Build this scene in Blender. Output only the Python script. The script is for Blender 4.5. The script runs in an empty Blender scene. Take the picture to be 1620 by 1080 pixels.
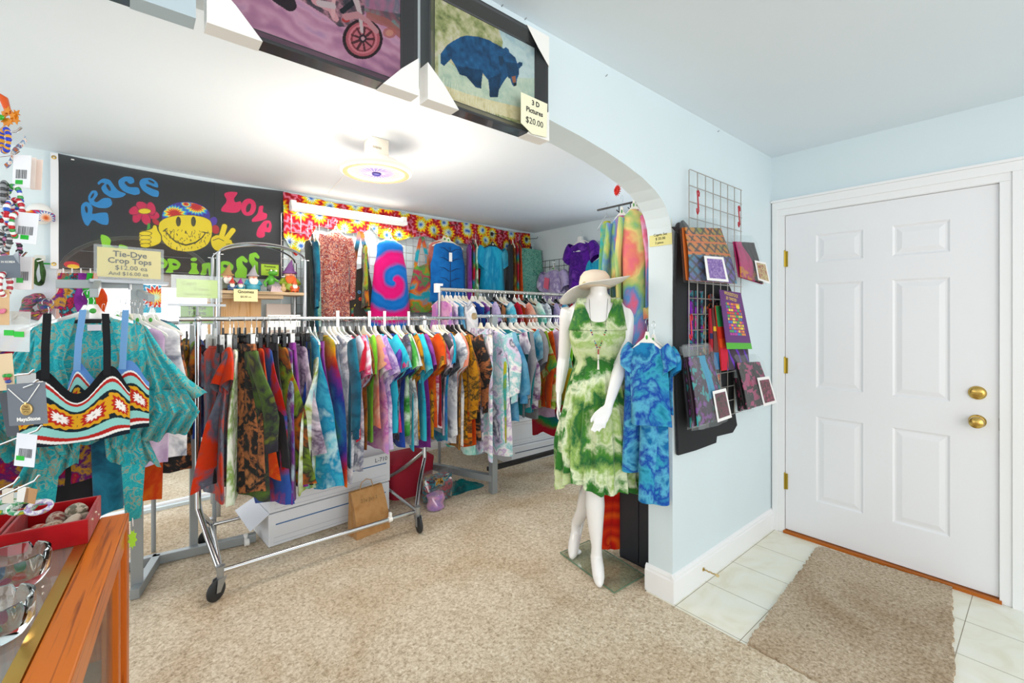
import bpy, bmesh, math, random
import numpy as np
from mathutils import Vector, Matrix

S = bpy.context.scene
COL = S.collection
PI = math.pi
RND = random.Random(7)

# ---------------------------------------------------------------- camera, world, lights, exposure
CAM = (0.0, 0.0, 1.40)
F = 720.0
FX, FY = 0.6437, 0.7653            # horizontal viewing direction
cd = bpy.data.cameras.new('camera'); cam = bpy.data.objects.new('camera', cd); COL.objects.link(cam)
cam.location = CAM
cam.rotation_euler = (PI / 2, 0, -math.atan2(FX, FY))
cd.lens = 16.0; cd.sensor_width = 36.0; cd.shift_y = -40.0 / 1620.0; cd.clip_start = 0.05
S.camera = cam

w = bpy.data.worlds.new('daylight'); S.world = w; w.use_nodes = True
w.node_tree.nodes['Background'].inputs[0].default_value = (0.93, 0.97, 1.0, 1)
w.node_tree.nodes['Background'].inputs[1].default_value = 1.35

def area(name, loc, rot, sx, sy, power, color=(1, 1, 1)):
    l = bpy.data.lights.new(name, 'AREA'); l.shape = 'RECTANGLE'; l.size = sx; l.size_y = sy
    l.energy = power; l.color = color
    o = bpy.data.objects.new(name, l); COL.objects.link(o); o.location = loc; o.rotation_euler = rot
    return o
area('added_front_fill', (-0.6, -2.4, 1.5), (math.radians(88), 0, math.radians(-12)), 3.2, 1.9, 48, (1.0, 0.99, 0.97))  # unseen area light added to boost the front room; no window is modelled
area('added_side_fill', (-2.3, 2.6, 1.5), (math.radians(88), 0, math.radians(-90)), 2.2, 1.2, 9, (0.95, 0.98, 1.0))  # fill added at the open left end
area('added_far_side_fill', (3.88, 2.15, 1.45), (math.radians(97), 0, math.radians(90)), 1.1, 1.0, 22, (0.93, 0.97, 1.0))  # unseen fill added to lift the dim right-hand ceiling; the wall has no opening
area('strip_light_glow', (1.5, 3.93, 2.255), (math.radians(28), 0, 0), 1.0, 0.10, 8, (1.0, 0.96, 0.9))
area('back_window_daylight', (0.07, 4.07, 1.30), (math.radians(-72), 0, 0), 0.8, 0.6, 8, (0.95, 0.98, 1.0))
LAMP = Vector((1.13, 2.60, 2.27))
pl = bpy.data.lights.new('fan_lamp_glow', 'POINT'); pl.energy = 34; pl.color = (1.0, 0.86, 0.74); pl.shadow_soft_size = 0.34
plo = bpy.data.objects.new('fan_lamp_glow', pl); COL.objects.link(plo); plo.location = LAMP - Vector((0, 0, 0.42))

pu = bpy.data.lights.new('fan_lamp_halo', 'POINT'); pu.energy = .7; pu.color = (1.0, 0.88, 0.76); pu.shadow_soft_size = 0.05
puo = bpy.data.objects.new('fan_lamp_halo', pu); COL.objects.link(puo); puo.location = LAMP + Vector((-.14, -.10, 0.10))

S.view_settings.view_transform = 'Standard'
S.view_settings.look = 'None'
S.view_settings.gamma = 1.0
S.view_settings.use_curve_mapping = False
S.view_settings.exposure = 0.20

# ---------------------------------------------------------------- photo geometry -> world
def ray(px, py):
    u = (px - 810.0) / F
    return Vector((0.7653 * u + 0.6437, -0.6437 * u + 0.7653, (500.0 - py) / F))
C0 = Vector(CAM)
def atd(px, py, d): return C0 + ray(px, py) * d
def onY(px, py, Y): r = ray(px, py); return C0 + r * (Y / r.y)
def onX(px, py, X): r = ray(px, py); return C0 + r * (X / r.x)
def onZ(px, py, z): r = ray(px, py); return C0 + r * ((z - 1.4) / r.z)
BWK = 0.02645
BWA = math.atan(BWK)
def bwy(X): return 4.10 + BWK * (X + 0.55)          # the back wall runs very slightly askew
def onB(px, py, off=0.0):
    r = ray(px, py); d = (4.10 + BWK * 0.55 - off) / (r.y - BWK * r.x)
    return C0 + r * d

# ---------------------------------------------------------------- colours and materials
def lin(c):
    return c / 12.92 if c <= 0.04045 else ((c + 0.055) / 1.055) ** 2.4
def deep(h, s=1.16, v=.93):
    import colorsys
    h = h.lstrip('#'); a = colorsys.rgb_to_hsv(*[int(h[i:i + 2], 16) / 255 for i in (0, 2, 4)])
    r = colorsys.hsv_to_rgb(a[0], min(1, a[1] * s), a[2] * (v if a[1] > .12 else 1)); return '%02x%02x%02x' % tuple(int(round(x * 255)) for x in r)
def rgb(h):
    h = h.lstrip('#'); return tuple(lin(int(h[i:i + 2], 16) / 255.0) for i in (0, 2, 4))
MATS = {}
def newmat(name):
    m = bpy.data.materials.new(name); m.use_nodes = True
    nt = m.node_tree; b = nt.nodes['Principled BSDF']
    return m, nt, b
def flat(h, rough=0.6, metal=0.0, emit=0.0, spec=0.5, coat=0.0):
    k = ('flat', h, rough, metal, emit, spec, coat)
    if k in MATS: return MATS[k]
    m, nt, b = newmat('plain_' + h)
    b.inputs['Base Color'].default_value = (*rgb(h), 1); b.inputs['Roughness'].default_value = rough
    b.inputs['Metallic'].default_value = metal; b.inputs['Specular IOR Level'].default_value = spec
    b.inputs['Coat Weight'].default_value = coat
    if emit:
        b.inputs['Emission Color'].default_value = (*rgb(h), 1); b.inputs['Emission Strength'].default_value = emit
    MATS[k] = m; return m
def N(nt, t, **kw):
    n = nt.nodes.new(t)
    for k, v in kw.items():
        if k.startswith('i_'): n.inputs[k[2:].replace('_', ' ')].default_value = v
        else: setattr(n, k, v)
    return n
def L(nt, a, b): nt.links.new(a, b)
def math_(nt, op, a, b=None):
    n = nt.nodes.new('ShaderNodeMath'); n.operation = op
    for i, v in enumerate((a, b)):
        if v is None: continue
        if isinstance(v, (int, float)): n.inputs[i].default_value = v
        else: L(nt, v, n.inputs[i])
    return n.outputs[0]
def ramp(nt, fac, cols, lo=0.0, hi=1.0, interp='LINEAR', pos=None):
    r = nt.nodes.new('ShaderNodeValToRGB'); e = r.color_ramp; e.interpolation = interp
    n = len(cols)
    while len(e.elements) < n: e.elements.new(0.5)
    for i, c in enumerate(cols):
        e.elements[i].position = pos[i] if pos else lo + (hi - lo) * i / max(1, n - 1)
    for i, c in enumerate(cols):
        e.elements[i].color = (*rgb(c), 1)
    L(nt, fac, r.inputs[0]); return r.outputs[0]
def coords(nt, rnd=True, scale=(1, 1, 1)):
    tc = N(nt, 'ShaderNodeTexCoord'); out = tc.outputs['Object']
    if scale != (1, 1, 1):
        mp = N(nt, 'ShaderNodeMapping'); mp.inputs['Scale'].default_value = scale; L(nt, out, mp.inputs[0]); out = mp.outputs[0]
    if rnd:
        oi = N(nt, 'ShaderNodeObjectInfo'); v = N(nt, 'ShaderNodeVectorMath', operation='ADD')
        m = math_(nt, 'MULTIPLY', oi.outputs['Random'], 37.0)
        L(nt, out, v.inputs[0]); L(nt, m, v.inputs[1]); out = v.outputs[0]
    return out
def dye(name, cols, scale=6.0, mode='noise', freq=5.0, center=(0, 0, -0.42), rough=0.85, dist=0.35, detail=4.5, rnd=True, stretch=(1, 1, 1)):
    """Dyed cloth: the dye pattern belongs to the cloth."""
    k = ('dye', name)
    if k in MATS: return MATS[k]
    m, nt, b = newmat('dyed_' + name); cols = [deep(c) for c in cols]
    co = coords(nt, rnd, stretch)
    nz = N(nt, 'ShaderNodeTexNoise'); nz.inputs['Scale'].default_value = scale; nz.inputs['Detail'].default_value = detail
    nz.inputs['Distortion'].default_value = dist; nz.inputs['Roughness'].default_value = 0.6
    L(nt, co, nz.inputs['Vector'])
    n = nz.outputs['Fac']
    if mode == 'noise':
        c = ramp(nt, n, cols, 0.34, 0.66)
    else:
        raw = N(nt, 'ShaderNodeTexCoord').outputs['Object']
        sp = N(nt, 'ShaderNodeSeparateXYZ'); L(nt, raw, sp.inputs[0])
        x = math_(nt, 'SUBTRACT', sp.outputs[0], center[0]); z = math_(nt, 'SUBTRACT', sp.outputs[2], center[2])
        r = math_(nt, 'SQRT', math_(nt, 'ADD', math_(nt, 'MULTIPLY', x, x), math_(nt, 'MULTIPLY', z, z)))
        wob = math_(nt, 'MULTIPLY', math_(nt, 'SUBTRACT', n, 0.5), 0.9)
        if mode == 'rings': v = math_(nt, 'MULTIPLY', r, freq)
        elif mode == 'bands': v = math_(nt, 'MULTIPLY', z, -freq)
        elif mode == 'spiral':
            at = math_(nt, 'ARCTAN2', z, x)
            v = math_(nt, 'ADD', math_(nt, 'DIVIDE', at, 2 * PI), math_(nt, 'MULTIPLY', r, freq)); wob = math_(nt, 'MULTIPLY', wob, 0.35)
        elif mode == 'burst':
            at = math_(nt, 'ARCTAN2', z, x)
            sc = math_(nt, 'MULTIPLY', math_(nt, 'SINE', math_(nt, 'MULTIPLY', at, 17.0)), 0.14)
            v = math_(nt, 'ADD', math_(nt, 'MULTIPLY', r, freq), sc); wob = math_(nt, 'MULTIPLY', wob, 0.4)
        elif mode == 'vert': v = math_(nt, 'MULTIPLY', x, freq)
        v = math_(nt, 'FRACT', math_(nt, 'ADD', math_(nt, 'ADD', v, wob), 20.0))
        c = ramp(nt, v, cols + [cols[0]], 0.0, 1.0)
    L(nt, c, b.inputs['Base Color']); b.inputs['Roughness'].default_value = rough
    b.inputs['Specular IOR Level'].default_value = 0.2; b.inputs['Sheen Weight'].default_value = 0.15
    fb = N(nt, 'ShaderNodeTexNoise'); fb.inputs['Scale'].default_value = 14; fb.inputs['Detail'].default_value = 2
    L(nt, co, fb.inputs['Vector'])
    bp = N(nt, 'ShaderNodeBump'); bp.inputs['Strength'].default_value = 0.35; bp.inputs['Distance'].default_value = 0.02
    L(nt, fb.outputs['Fac'], bp.inputs['Height']); L(nt, bp.outputs[0], b.inputs['Normal'])
    MATS[k] = m; return m
def sunbursts(name, scale=5.0):
    k = ('sun', name)
    if k in MATS: return MATS[k]
    m, nt, b = newmat('sunburst_' + name)
    co = coords(nt, False, (1, 1, 1.0))
    nz = N(nt, 'ShaderNodeTexNoise'); nz.inputs['Scale'].default_value = 30; L(nt, co, nz.inputs['Vector'])
    vo = N(nt, 'ShaderNodeTexVoronoi'); vo.voronoi_dimensions = '2D'; vo.inputs['Scale'].default_value = scale
    s0 = N(nt, 'ShaderNodeSeparateXYZ'); L(nt, co, s0.inputs[0]); c0 = N(nt, 'ShaderNodeCombineXYZ'); L(nt, s0.outputs[0], c0.inputs[0]); L(nt, s0.outputs[2], c0.inputs[1])
    L(nt, c0.outputs[0], vo.inputs['Vector'])
    dv = N(nt, 'ShaderNodeVectorMath', operation='SUBTRACT'); L(nt, c0.outputs[0], dv.inputs[0]); L(nt, vo.outputs['Position'], dv.inputs[1])
    s1 = N(nt, 'ShaderNodeSeparateXYZ'); L(nt, dv.outputs[0], s1.inputs[0]); an = math_(nt, 'ARCTAN2', s1.outputs[1], s1.outputs[0])
    ray_ = math_(nt, 'MULTIPLY', math_(nt, 'SINE', math_(nt, 'MULTIPLY', an, 13.0)), 0.06)
    v = math_(nt, 'ADD', math_(nt, 'ADD', vo.outputs['Distance'], ray_), math_(nt, 'MULTIPLY', math_(nt, 'SUBTRACT', nz.outputs['Fac'], 0.5), 0.12))
    c = ramp(nt, v, ['2a4f9e', '3f78b8', 'e8f0e0', '8fae2c', 'e8c81c', 'd8781b', 'a81420', '96101c', 'd0708a', '8f0f1c'], pos=[0, .10, .17, .24, .32, .39, .47, .58, .68, .78])
    L(nt, c, b.inputs['Base Color']); b.inputs['Roughness'].default_value = 0.8; b.inputs['Specular IOR Level'].default_value = 0.2
    MATS[k] = m; return m
def wall_paint(name, h, bump=0.05, var=0.02):
    k = ('paint', name)
    if k in MATS: return MATS[k]
    m, nt, b = newmat(name)
    co = coords(nt, False)
    nz = N(nt, 'ShaderNodeTexNoise'); nz.inputs['Scale'].default_value = 1.3; nz.inputs['Detail'].default_value = 3; L(nt, co, nz.inputs['Vector'])
    a = rgb(h)
    r = nt.nodes.new('ShaderNodeValToRGB')
    r.color_ramp.elements[0].color = (*[max(0, x * (1 - var)) for x in a], 1); r.color_ramp.elements[1].color = (*[min(1, x * (1 + var)) for x in a], 1)
    r.color_ramp.elements[0].position = .3; r.color_ramp.elements[1].position = .7
    L(nt, nz.outputs['Fac'], r.inputs[0]); L(nt, r.outputs[0], b.inputs['Base Color'])
    f = N(nt, 'ShaderNodeTexNoise'); f.inputs['Scale'].default_value = 180; L(nt, co, f.inputs['Vector'])
    bp = N(nt, 'ShaderNodeBump'); bp.inputs['Strength'].default_value = bump; bp.inputs['Distance'].default_value = .002
    L(nt, f.outputs['Fac'], bp.inputs['Height']); L(nt, bp.outputs[0], b.inputs['Normal'])
    b.inputs['Roughness'].default_value = 0.55; b.inputs['Specular IOR Level'].default_value = 0.3
    MATS[k] = m; return m
def carpet(name, dark, mid, light, patch):
    k = ('carpet', name)
    if k in MATS: return MATS[k]
    m, nt, b = newmat(name)
    co = coords(nt, False)
    f = N(nt, 'ShaderNodeTexNoise'); f.inputs['Scale'].default_value = 70; f.inputs['Detail'].default_value = 5; f.inputs['Roughness'].default_value = .75; f.inputs['Distortion'].default_value = .5; L(nt, co, f.inputs['Vector'])
    c1 = ramp(nt, f.outputs['Fac'], [dark, mid, light], .3, .68)
    p = N(nt, 'ShaderNodeTexNoise'); p.inputs['Scale'].default_value = 2.2; p.inputs['Detail'].default_value = 5; p.inputs['Distortion'].default_value = .8; L(nt, co, p.inputs['Vector'])
    fac = N(nt, 'ShaderNodeMapRange'); fac.inputs[1].default_value = .42; fac.inputs[2].default_value = .72; fac.inputs[4].default_value = .55
    L(nt, p.outputs['Fac'], fac.inputs[0])
    mx = N(nt, 'ShaderNodeMixRGB', blend_type='MULTIPLY'); L(nt, fac.outputs[0], mx.inputs[0]); L(nt, c1, mx.inputs[1]); mx.inputs[2].default_value = (*rgb(patch), 1)
    L(nt, mx.outputs[0], b.inputs['Base Color']); b.inputs['Roughness'].default_value = 1; b.inputs['Specular IOR Level'].default_value = .05
    f2 = N(nt, 'ShaderNodeTexNoise'); f2.inputs['Scale'].default_value = 75; f2.inputs['Detail'].default_value = 3; L(nt, co, f2.inputs['Vector'])
    bp = N(nt, 'ShaderNodeBump'); bp.inputs['Strength'].default_value = .9; bp.inputs['Distance'].default_value = .008
    L(nt, f2.outputs['Fac'], bp.inputs['Height']); L(nt, bp.outputs[0], b.inputs['Normal'])
    MATS[k] = m; return m
def tile_mat():
    m, nt, b = newmat('cream_floor_tile')
    co = coords(nt, False)
    mp = N(nt, 'ShaderNodeMapping'); mp.inputs['Location'].default_value = (-2.025, -.26 + .305, 0); L(nt, co, mp.inputs[0])
    br = N(nt, 'ShaderNodeTexBrick'); br.offset = 0; br.inputs['Scale'].default_value = 1
    br.inputs['Brick Width'].default_value = .305; br.inputs['Row Height'].default_value = .305; br.inputs['Mortar Size'].default_value = .0016
    br.inputs['Color1'].default_value = (1, 1, 1, 1); br.inputs['Color2'].default_value = (1, 1, 1, 1); br.inputs['Mortar'].default_value = (.30, .25, .18, 1)
    L(nt, mp.outputs[0], br.inputs['Vector'])
    nz = N(nt, 'ShaderNodeTexNoise'); nz.inputs['Scale'].default_value = 5; nz.inputs['Detail'].default_value = 5; nz.inputs['Distortion'].default_value = 1.5; L(nt, co, nz.inputs['Vector'])
    c = ramp(nt, nz.outputs['Fac'], ['e6e0ca', 'eeebda', 'f1efe3'], .3, .65)
    mx = N(nt, 'ShaderNodeMixRGB', blend_type='MULTIPLY'); mx.inputs[0].default_value = 1; L(nt, c, mx.inputs[1]); L(nt, br.outputs['Color'], mx.inputs[2])
    L(nt, mx.outputs[0], b.inputs['Base Color']); b.inputs['Roughness'].default_value = .28
    return m
def wood(name, a, c2, scale=1.0, axis='Y', rough=.4):
    k = ('wood', name)
    if k in MATS: return MATS[k]
    m, nt, b = newmat(name)
    st = {'Y': (75, 3, 75), 'X': (3, 75, 75), 'Z': (75, 75, 3)}[axis]
    co = coords(nt, False, st)
    nz = N(nt, 'ShaderNodeTexNoise'); nz.inputs['Scale'].default_value = scale; nz.inputs['Detail'].default_value = 6; nz.inputs['Distortion'].default_value = .6; L(nt, co, nz.inputs['Vector'])
    c = ramp(nt, nz.outputs['Fac'], [c2, a, a, c2], pos=[.34, .44, .60, .72])
    L(nt, c, b.inputs['Base Color']); b.inputs['Roughness'].default_value = rough; b.inputs['Specular IOR Level'].default_value = .25
    MATS[k] = m; return m
def painted(rough=.6, trans=0.0, name='printed'):
    k = ('vc', rough, trans)
    if k in MATS: return MATS[k]
    m, nt, b = newmat(name)
    at = N(nt, 'ShaderNodeAttribute'); at.attribute_name = 'Col'
    L(nt, at.outputs['Color'], b.inputs['Base Color']); b.inputs['Roughness'].default_value = rough; b.inputs['Specular IOR Level'].default_value = .3
    if trans:
        t = N(nt, 'ShaderNodeBsdfTransparent'); mx = N(nt, 'ShaderNodeMixShader'); mx.inputs[0].default_value = trans
        L(nt, b.outputs[0], mx.inputs[1]); L(nt, t.outputs[0], mx.inputs[2]); L(nt, mx.outputs[0], nt.nodes['Material Output'].inputs[0])
    MATS[k] = m; return m
def clear(name, tint='ffffff', gloss=.12, opac=.05, rough=.08):
    """thin clear film, acrylic or pane"""
    k = ('clear', name)
    if k in MATS: return MATS[k]
    m, nt, b = newmat(name)
    t = N(nt, 'ShaderNodeBsdfTransparent'); t.inputs[0].default_value = (*rgb(tint), 1)
    g = N(nt, 'ShaderNodeBsdfGlossy'); g.inputs['Roughness'].default_value = rough
    b.inputs['Base Color'].default_value = (.9, .93, .95, 1)
    m1 = N(nt, 'ShaderNodeMixShader'); m1.inputs[0].default_value = gloss; L(nt, t.outputs[0], m1.inputs[1]); L(nt, g.outputs[0], m1.inputs[2])
    m2 = N(nt, 'ShaderNodeMixShader'); m2.inputs[0].default_value = opac; L(nt, m1.outputs[0], m2.inputs[1]); L(nt, b.outputs[0], m2.inputs[2])
    L(nt, m2.outputs[0], nt.nodes['Material Output'].inputs[0])
    MATS[k] = m; return m
def glass(name, tint='ffffff'):
    k = ('glass', name)
    if k in MATS: return MATS[k]
    m, nt, b = newmat(name)
    b.inputs['Base Color'].default_value = (*rgb(tint), 1); b.inputs['Transmission Weight'].default_value = 1; b.inputs['Roughness'].default_value = .02; b.inputs['IOR'].default_value = 1.45
    MATS[k] = m; return m

M_WALL = wall_paint('pale_blue_wall', 'd9e6ea')
M_CEIL = wall_paint('white_ceiling', 'e3ecf2', var=.012)
M_TRIM = flat('f1f1f1', .35)
M_DOOR = flat('ececee', .4)
M_CHROME = flat('d4d6d8', .18, 1.0)
M_STEEL = flat('a9adb0', .38, .8)
M_GREY = flat('9aa1a3', .45, .3)
M_WIRE = flat('b9babb', .3, .7)
M_BLACK = flat('17181b', .55)
M_BRASS = flat('c9a85c', .25, 1.0)
M_WHITE = flat('f4f3ef', .5)
M_IVORY = flat('ece6cf', .4)
M_CLEARP = clear('clear_plastic', 'f4f6f2', .25, .28)
M_FILM = clear('plastic_film', 'fafcfc', .11, .03, .10)
M_ACRYL = clear('clear_acrylic', 'f8fafa', .05, .05)
M_RUBBER = flat('26282a', .6)
M_PAPER = flat('efe7a2', .8)

# ---------------------------------------------------------------- mesh helpers
class MB:
    def __init__(s): s.v = []; s.f = []
    def add(s, v, f):
        o = len(s.v); s.v += [tuple(x) for x in v]; s.f += [tuple(i + o for i in q) for q in f]; return s
    def box(s, a, b):
        x0, y0, z0 = [min(p, q) for p, q in zip(a, b)]; x1, y1, z1 = [max(p, q) for p, q in zip(a, b)]
        return s.add([(x0, y0, z0), (x1, y0, z0), (x1, y1, z0), (x0, y1, z0), (x0, y0, z1), (x1, y0, z1), (x1, y1, z1), (x0, y1, z1)],
                     [(0, 3, 2, 1), (4, 5, 6, 7), (0, 1, 5, 4), (1, 2, 6, 5), (2, 3, 7, 6), (3, 0, 4, 7)])
    def tube(s, pts, r, n=8, closed=False, caps=True):
        pts = [Vector(p) for p in pts]; m = len(pts); rr = r if isinstance(r, (list, tuple)) else [r] * m
        V = []; up = None
        for i, p in enumerate(pts):
            if closed: t = pts[(i + 1) % m] - pts[i - 1]
            else: t = pts[min(i + 1, m - 1)] - pts[max(i - 1, 0)]
            if t.length < 1e-9: t = Vector((0, 0, 1))
            t.normalize()
            if up is None: up = Vector((0, 0, 1)) if abs(t.z) < .9 else Vector((1, 0, 0))
            a = t.cross(up)
            if a.length < 1e-4: a = t.cross(Vector((0, 1, .3)))
            a.normalize(); b = a.cross(t); up = b
            V += [p + (a * math.cos(2 * PI * k / n) + b * math.sin(2 * PI * k / n)) * rr[i] for k in range(n)]
        Fc = []
        for i in range(m if closed else m - 1):
            j = (i + 1) % m
            Fc += [(i * n + k, i * n + (k + 1) % n, j * n + (k + 1) % n, j * n + k) for k in range(n)]
        if caps and not closed:
            Fc.append(tuple(range(n - 1, -1, -1))); Fc.append(tuple((m - 1) * n + k for k in range(n)))
        return s.add(V, Fc)
    def lathe(s, prof, c=(0, 0, 0), n=24, sx=1, sy=1, cap=True):
        V = []; Fc = []
        for (r, z) in prof:
            V += [(c[0] + r * sx * math.cos(2 * PI * k / n), c[1] + r * sy * math.sin(2 * PI * k / n), c[2] + z) for k in range(n)]
        for i in range(len(prof) - 1):
            Fc += [(i * n + k, i * n + (k + 1) % n, (i + 1) * n + (k + 1) % n, (i + 1) * n + k) for k in range(n)]
        if cap and prof[0][0] > 1e-5: Fc.append(tuple(range(n - 1, -1, -1)))
        if cap and prof[-1][0] > 1e-5: Fc.append(tuple((len(prof) - 1) * n + k for k in range(n)))
        return s.add(V, Fc)
    def ball(s, c, r, n=12, m=8, sc=(1, 1, 1)):
        V = [(c[0], c[1], c[2] - r * sc[2])]
        for i in range(1, m):
            a = -PI / 2 + PI * i / m
            V += [(c[0] + r * sc[0] * math.cos(a) * math.cos(2 * PI * k / n), c[1] + r * sc[1] * math.cos(a) * math.sin(2 * PI * k / n), c[2] + r * sc[2] * math.sin(a)) for k in range(n)]
        V.append((c[0], c[1], c[2] + r * sc[2])); T = len(V) - 1
        Fc = [(0, 1 + (k + 1) % n, 1 + k) for k in range(n)]
        for i in range(m - 2):
            Fc += [(1 + i * n + k, 1 + i * n + (k + 1) % n, 1 + (i + 1) * n + (k + 1) % n, 1 + (i + 1) * n + k) for k in range(n)]
        Fc += [(T, 1 + (m - 2) * n + k, 1 + (m - 2) * n + (k + 1) % n) for k in range(n)]
        return s.add(V, Fc)
    def prism(s, poly, y0, y1, to=None):
        """polygon in (x, z) given depth from y0 to y1"""
        n = len(poly)
        V = [(p[0], y0, p[1]) for p in poly] + [(p[0], y1, p[1]) for p in poly]
        if to: V = [to(v) for v in V]
        return s.add(V, [tuple(range(n))] + [tuple(range(2 * n - 1, n - 1, -1))] + [(i, i + n, (i + 1) % n + n, (i + 1) % n) for i in range(n)])
    def sheet(s, fn, nu, nv):
        V = [fn(i / nu, j / nv) for j in range(nv + 1) for i in range(nu + 1)]
        return s.add(V, [(j * (nu + 1) + i, j * (nu + 1) + i + 1, (j + 1) * (nu + 1) + i + 1, (j + 1) * (nu + 1) + i) for j in range(nv) for i in range(nu)])
    def loft(s, rows, n=24, closed=True, cap=False):
        """rows: list of lists of n points"""
        V = [p for r in rows for p in r]; Fc = []
        for i in range(len(rows) - 1):
            for k in range(n if closed else n - 1):
                Fc.append((i * n + k, i * n + (k + 1) % n, (i + 1) * n + (k + 1) % n, (i + 1) * n + k))
        if cap: Fc += [tuple(range(n - 1, -1, -1)), tuple((len(rows) - 1) * n + k for k in range(n))]
        return s.add(V, Fc)

def obj(name, mb, mat, parent=None, smooth=True, thick=0, bevel=0, loc=None):
    me = bpy.data.meshes.new(name); me.from_pydata([tuple(v) for v in mb.v], [], mb.f)
    me.validate(); me.update()
    if smooth:
        me.polygons.foreach_set('use_smooth', [True] * len(me.polygons))
        try: me.set_sharp_from_angle(angle=math.radians(38))
        except Exception: pass
    if mat: me.materials.append(mat)
    o = bpy.data.objects.new(name, me); COL.objects.link(o)
    if parent: o.parent = parent
    if loc: o.location = loc
    if thick:
        md = o.modifiers.new('solid', 'SOLIDIFY'); md.thickness = thick; md.offset = 0
    if bevel:
        md = o.modifiers.new('bevel', 'BEVEL'); md.width = bevel; md.segments = 2; md.limit_method = 'ANGLE'
    return o
LABELS = {}
def tag(o, label, cat, group=None, kind=None):
    if label: o['label'] = label; LABELS.setdefault(label.lower(), []).append(o.name)
    if cat: o['category'] = cat
    if group: o['group'] = group
    if kind: o['kind'] = kind
    return o
def thing(name, label, cat, loc=(0, 0, 0), rz=0.0, group=None, rx=0.0, ry=0.0):
    o = bpy.data.objects.new(name, None); COL.objects.link(o); o.empty_display_size = .05
    o.location = loc; o.rotation_euler = (rx, ry, rz)
    return tag(o, label, cat, group)
def struct(name, mb, mat, parent=None, smooth=False, **k):
    o = obj(name, mb, mat, parent, smooth, **k)
    if not parent: o['kind'] = 'structure'
    return o
FONT = None
def lettering(body, size, mat, parent, loc, rot=(PI / 2, 0, 0), align='CENTER', bold=0.0, extrude=.0003, name='lettering', space=1.0):
    cu = bpy.data.curves.new('t', 'FONT'); cu.body = body; cu.size = size; cu.align_x = align; cu.align_y = 'CENTER'
    cu.extrude = extrude; cu.offset = bold; cu.resolution_u = 2; cu.space_line = space
    t = bpy.data.objects.new('t', cu); COL.objects.link(t)
    dg = bpy.context.evaluated_depsgraph_get()
    me = bpy.data.meshes.new_from_object(t.evaluated_get(dg)); bpy.data.objects.remove(t); bpy.data.curves.remove(cu)
    me.materials.clear(); me.materials.append(mat)
    o = bpy.data.objects.new(name, me); COL.objects.link(o); o.parent = parent; o.location = loc; o.rotation_euler = rot
    return o

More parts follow.
